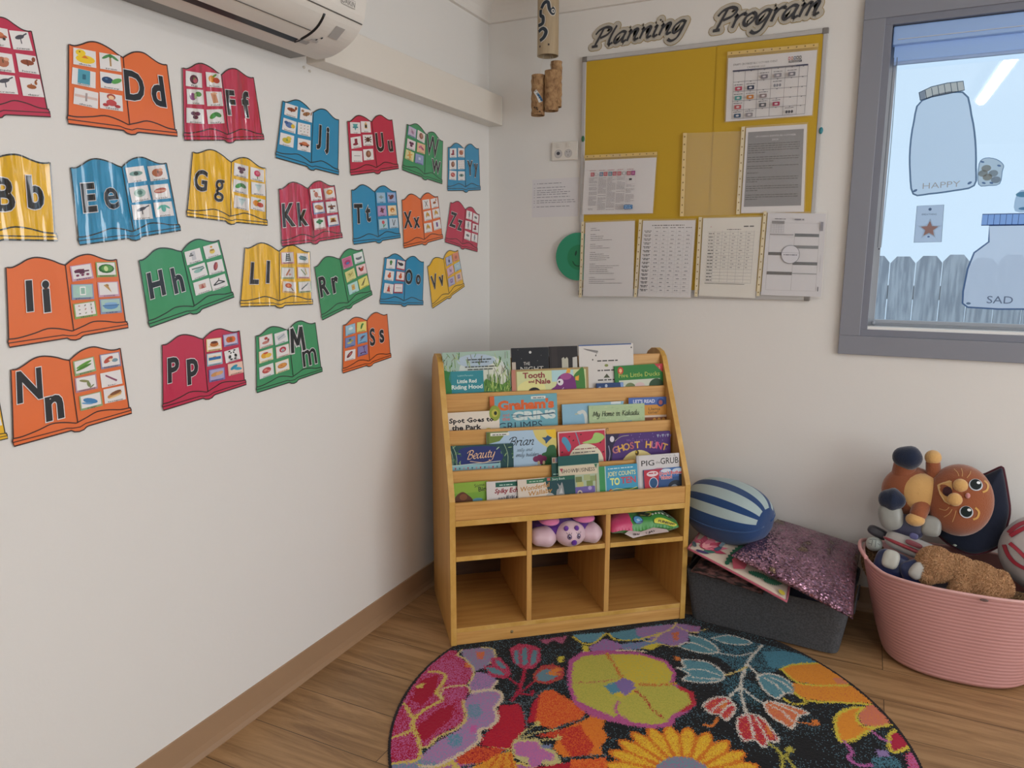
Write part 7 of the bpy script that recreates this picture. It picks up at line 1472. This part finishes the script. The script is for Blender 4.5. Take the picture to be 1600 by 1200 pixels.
RUG += [
 ('d88a2a','d0802a',.2, [(326,475),(354,525),(434,572),(490,526),(525,486),(503,457),(431,430),(374,424)]), ('d88a2a','cc7630',.2, [(364,409),(431,430),(533,474),(591,403),(496,364),(412,336),(374,354)]), ('c87a58','c87a58',0, [(478,492),(496,511),(522,482),(487,465)]),
 ('c8b83e','c8b83e',0, ('l', 8, [(320,473),(355,523),(434,573)])), ('c8b83e','c8b83e',0, ('l', 8, [(326,475),(374,422),(431,427),(523,474)])), ('c8b83e','c8b83e',0, ('l', 10, [(374,356),(412,331),(496,360),(588,394)])),
 ('d88a2a','d0802a',.2, [(493,245),(498,299),(535,349),(564,370),(546,307),(560,259),(592,275),(543,191),(508,170)]), ('c8705a','d07a48',.3, [(564,365),(588,396),(626,346),(635,312),(593,279),(561,276),(553,311)]),
 ('c8b83e','c8b83e',0, ('l', 10, [(564,367),(535,349),(500,300),(493,245),(508,170),(543,191),(592,270),(637,310)])), ('c8b83e','c8b83e',0, ('l', 8, [(564,367),(548,309),(562,269),(593,276)])),
 ('a8203c','a8203c',0, [(633,259),(647,283),(681,235),(658,201),(635,183)]), ('c8b83e','c8b83e',0, ('l', 9, [(648,291),(631,249),(634,181),(658,196),(683,230)])), ('b85a8c','b0283a',.3, [(669,182),(684,203),(710,138),(676,109)]), ('8a74a4','8a74a4',0, [(596,169),(627,179),(635,143),(605,136)]),
 ('467484','14181c',.4, [(587,134),(644,163),(664,116),(648,30),(579,-4)]), ('a85a94','a85a94',0, ('l', 9, [(520,170),(539,129),(531,101),(557,82),(587,96)])), ('a85a94','a85a94',0, ('l', 8, [(588,254),(610,230),(632,224)])),
 ('cc7430','cc7430',0, ('l', 9, [(156,77),(176,80),(184,125)])), ('cc7430','cc7430',0, ('l', 5, [(396,207),(435,212),(453,225)])), ('cc7430','cc7430',0, [(431,238),(447,243),(453,221),(437,209)]), ('c8b83e','c8b83e',0, ('l', 7, [(347,310),(379,293),(413,321)])), ('cc7430','cc7430',0, [(-9,404),(11,408),(16,386),(0,380)]),
 ('a8a040','a8a040',0, ('l', 9, [(333,71),(370,31),(374,-59)])), ('a8a040','a8a040',0, ('l', 8, [(393,75),(382,45),(371,23)])), ('a8a040','a8a040',0, ('l', 7, [(384,30),(414,-18)])), ('a8a040','a8a040',0, [(371,68),(388,85),(398,69),(382,53)])]
def weave():
    rng = np.random.default_rng(4); st = .0026; n = int(2 * RR / st) + 1
    xs = (np.arange(n + 1) - n / 2) * st; X, Y = np.meshgrid(xs, xs, indexing='ij')
    Z = .0034 + np.clip(rng.normal(0, .0003, X.shape), -.0006, .0006)
    rad = np.hypot(X, Y); Z = np.where(rad > RR - .012, .003, Z)
    cx = (X[:-1, :-1] + X[1:, 1:]) / 2; cy = (Y[:-1, :-1] + Y[1:, 1:]) / 2
    keep = np.hypot(cx, cy) < RR
    px = (cx + rng.normal(0, .0028, cx.shape)) * 1000; py = (cy + rng.normal(0, .0028, cx.shape)) * 1000
    col = np.zeros(cx.shape + (3,)); dark = np.array(lin('17171a')); tl = np.array(lin('4f6f7c'))
    pr = rng.random(cx.shape); blot = np.sin(cx * 31 + 1) * np.sin(cy * 27 + 2) * .5 + .5
    col[:] = dark; col[pr < .13 * blot] = tl
    def paint(m, c1, c2, sh):
        r = rng.random(m.sum()); col[m] = np.where((r < sh)[:, None], lin(c2), lin(c1))
    def inside(poly, m):
        P = np.array(poly, float); x0, y0 = P.min(0) - 8; x1, y1 = P.max(0) + 8
        bb = (px > x0) & (px < x1) & (py > y0) & (py < y1); i = np.nonzero(bb); x = px[i]; y = py[i]; c = np.zeros(len(x), bool)
        for a, b in zip(P, np.roll(P, -1, 0)):
            if a[1] == b[1]: continue
            c ^= ((a[1] > y) != (b[1] > y)) & (x < (b[0] - a[0]) * (y - a[1]) / (b[1] - a[1]) + a[0])
        m[i[0][c], i[1][c]] = True
    def near(path, w, m):
        P = np.array(smooth(path, 5) if len(path) > 2 else path, float); x0, y0 = P.min(0) - w - 8; x1, y1 = P.max(0) + w + 8
        i = np.nonzero((px > x0) & (px < x1) & (py > y0) & (py < y1)); x = px[i]; y = py[i]; c = np.zeros(len(x), bool)
        for a, b in zip(P, P[1:]):
            d = b - a; t = np.clip(((x - a[0]) * d[0] + (y - a[1]) * d[1]) / max(1e-9, d @ d), 0, 1); c |= np.hypot(x - a[0] - t * d[0], y - a[1] - t * d[1]) < w / 2
        m[i[0][c], i[1][c]] = True
    def flower(fx, fy, r, np_, c1, c2, edge, cen):
        for k in range(np_):
            a = 2 * PI * k / np_ + .1; q = [(fx + math.cos(a + da) * rr * r, fy + math.sin(a + da) * rr * r) for rr, da in ((.3, -1.8 / np_), (.72, -3.1 / np_), (.9, -1.9 / np_), (1, 0), (.9, 1.9 / np_), (.72, 3.1 / np_), (.3, 1.8 / np_))]
            m = np.zeros(cx.shape, bool); inside(q, m); paint(m, c1, c2, .4); m = np.zeros(cx.shape, bool); near(q, 8, m); paint(m, edge, edge, 0)
            m = np.zeros(cx.shape, bool); near([(fx + math.cos(a) * .45 * r, fy + math.sin(a) * .45 * r), (fx + math.cos(a) * .85 * r, fy + math.sin(a) * .85 * r)], 3, m); paint(m, 'e0c040', edge, .3)
        m = np.hypot(px - fx, py - fy) < r * .36; paint(m, cen, '9a6a90', .3)
    # simple blooms on the part of the rug nearest the viewer
    for f in ((-330, -430, 170, 9, 'b0568c', '96789e', 'c8b25a', '467f94'), (120, -520, 150, 8, 'a8203c', 'cc4a22', 'c9b87e', 'c8b83e'), (430, -330, 150, 8, '5a8c98', '467f94', 'c8c4ba', 'd88a2a')): flower(*f)
    flower(*FLOWER, 23, 'e0b42e', 'd0982a', 'cc701f', '6f8a98')
    for c1, c2, sh, q in RUG:
        m = np.zeros(cx.shape, bool)
        if q[0] == 'l': near(q[2], q[1], m)
        else: inside(q, m)
        paint(m, c1, c2, sh)
    rc = np.hypot(cx, cy) > RR - .008; col[rc] = lin('241f22')
    N_ = n + 1; idx = np.arange(N_ * N_).reshape(N_, N_); f = np.stack([idx[:-1, :-1], idx[1:, :-1], idx[1:, 1:], idx[:-1, 1:]], -1)[keep]; C = col[keep]
    used, inv = np.unique(f, return_inverse=True); f = inv.reshape(f.shape); co = np.stack([X.ravel(), Y.ravel(), Z.ravel()], 1)[used]
    # side wall of the rug
    k = 160; ring = [(math.cos(2 * PI * i / k) * (RR - .001), math.sin(2 * PI * i / k) * (RR - .001)) for i in range(k)]; base = len(co)
    co = np.vstack([co, [(x, y, .0005) for x, y in ring], [(x, y, .0031) for x, y in ring]])
    f2 = np.array([(base + i, base + (i + 1) % k, base + k + (i + 1) % k, base + k + i) for i in range(k)]); f = np.vstack([f, f2]); C = np.vstack([C, [lin('241f22')] * k])
    me = bpy.data.meshes.new('rug'); me.vertices.add(len(co)); me.vertices.foreach_set('co', co.ravel()); me.loops.add(f.size); me.loops.foreach_set('vertex_index', f.ravel()); me.polygons.add(len(f)); me.polygons.foreach_set('loop_start', np.arange(0, f.size, 4))
    me.update(calc_edges=True); ca = me.color_attributes.new('Col', 'FLOAT_COLOR', 'CORNER'); ca.data.foreach_set('color', np.repeat(np.hstack([C, np.ones((len(C), 1))]), 4, 0).ravel())
    me.materials.append(M['rugpile']); o = bpy.data.objects.new('rug', me); COL.objects.link(o); o.location = (RCX, RCY, 0)
    tag(o, 'round rug with bright flowers on black pile, on the floor before the bookcase', 'rug')
M['rugpile'] = mat('rug_pile', 1, spec=.05, sheen=.1, bump=(500, .0012))
FLOWER = (*[(152,-159)][0], 205)
weave()

# ------------------------------------------------------------------ camera and light
cd = bpy.data.cameras.new('camera'); cd.sensor_fit = 'HORIZONTAL'; cd.sensor_width = 36; cd.lens = 25.7988; cd.clip_start = .05
cam = bpy.data.objects.new('camera', cd); COL.objects.link(cam)
R_, U_, F_ = V((0.9017, 0.4324, 0.0022)), V((-0.0755, 0.1525, 0.9854)), V((-0.4258, 0.8887, -0.1702))
mw = Matrix((R_, U_, -F_)).transposed().to_4x4(); mw.translation = V((1.5174, -2.9305, 1.3203)); cam.matrix_world = mw
SC.camera = cam

wo = bpy.data.worlds.new('overcast_sky'); SC.world = wo; wo.use_nodes = True; nt = wo.node_tree
bg = nt.nodes['Background']; bg.inputs[0].default_value = (.69, .85, 1.0, 1); bg.inputs[1].default_value = .9

def area(name, loc, size, power, col, direction):
    l = bpy.data.lights.new(name, 'AREA'); l.shape = 'RECTANGLE'; l.size, l.size_y = size; l.energy = power; l.color = col
    o = bpy.data.objects.new(name, l); COL.objects.link(o); o.location = loc; o.rotation_euler = V(direction).to_track_quat('-Z', 'Y').to_euler(); return o
# area light added in the assumed opening of the right wall; the portal in the back window only guides the sampling of the sky
area('assumed_opening_light', (RX + .05, -2.55, 1.3), (3.25, 1.55), 56, (1, 1, 1), (-1, 0, 0))

o = area('daylight_window', ((WX0 + WX1) / 2, .12, 1.58), (1.25, .98), 1, (1, 1, 1), (0, -1, 0)); o.data.cycles.is_portal = True

# sun lamp added to brighten the fence; the sky itself is overcast
sl = bpy.data.lights.new('fence_fill_sun', 'SUN'); sl.energy = 1.4; sl.angle = .3; sl.color = (.92, .96, 1); so = bpy.data.objects.new('fence_fill_sun', sl); COL.objects.link(so)
so.location = (2, -6, 8); so.rotation_euler = V((0, 1, -1.3)).to_track_quat('-Z', 'Y').to_euler()
vs = SC.view_settings; vs.view_transform = 'Standard'; vs.look = 'None'; vs.gamma = 1; vs.use_curve_mapping = False; vs.exposure = 0.25
try: SC.cycles.use_denoising = True; SC.cycles.max_bounces = 8; SC.cycles.diffuse_bounces = 5; SC.cycles.transparent_max_bounces = 16
except Exception: pass
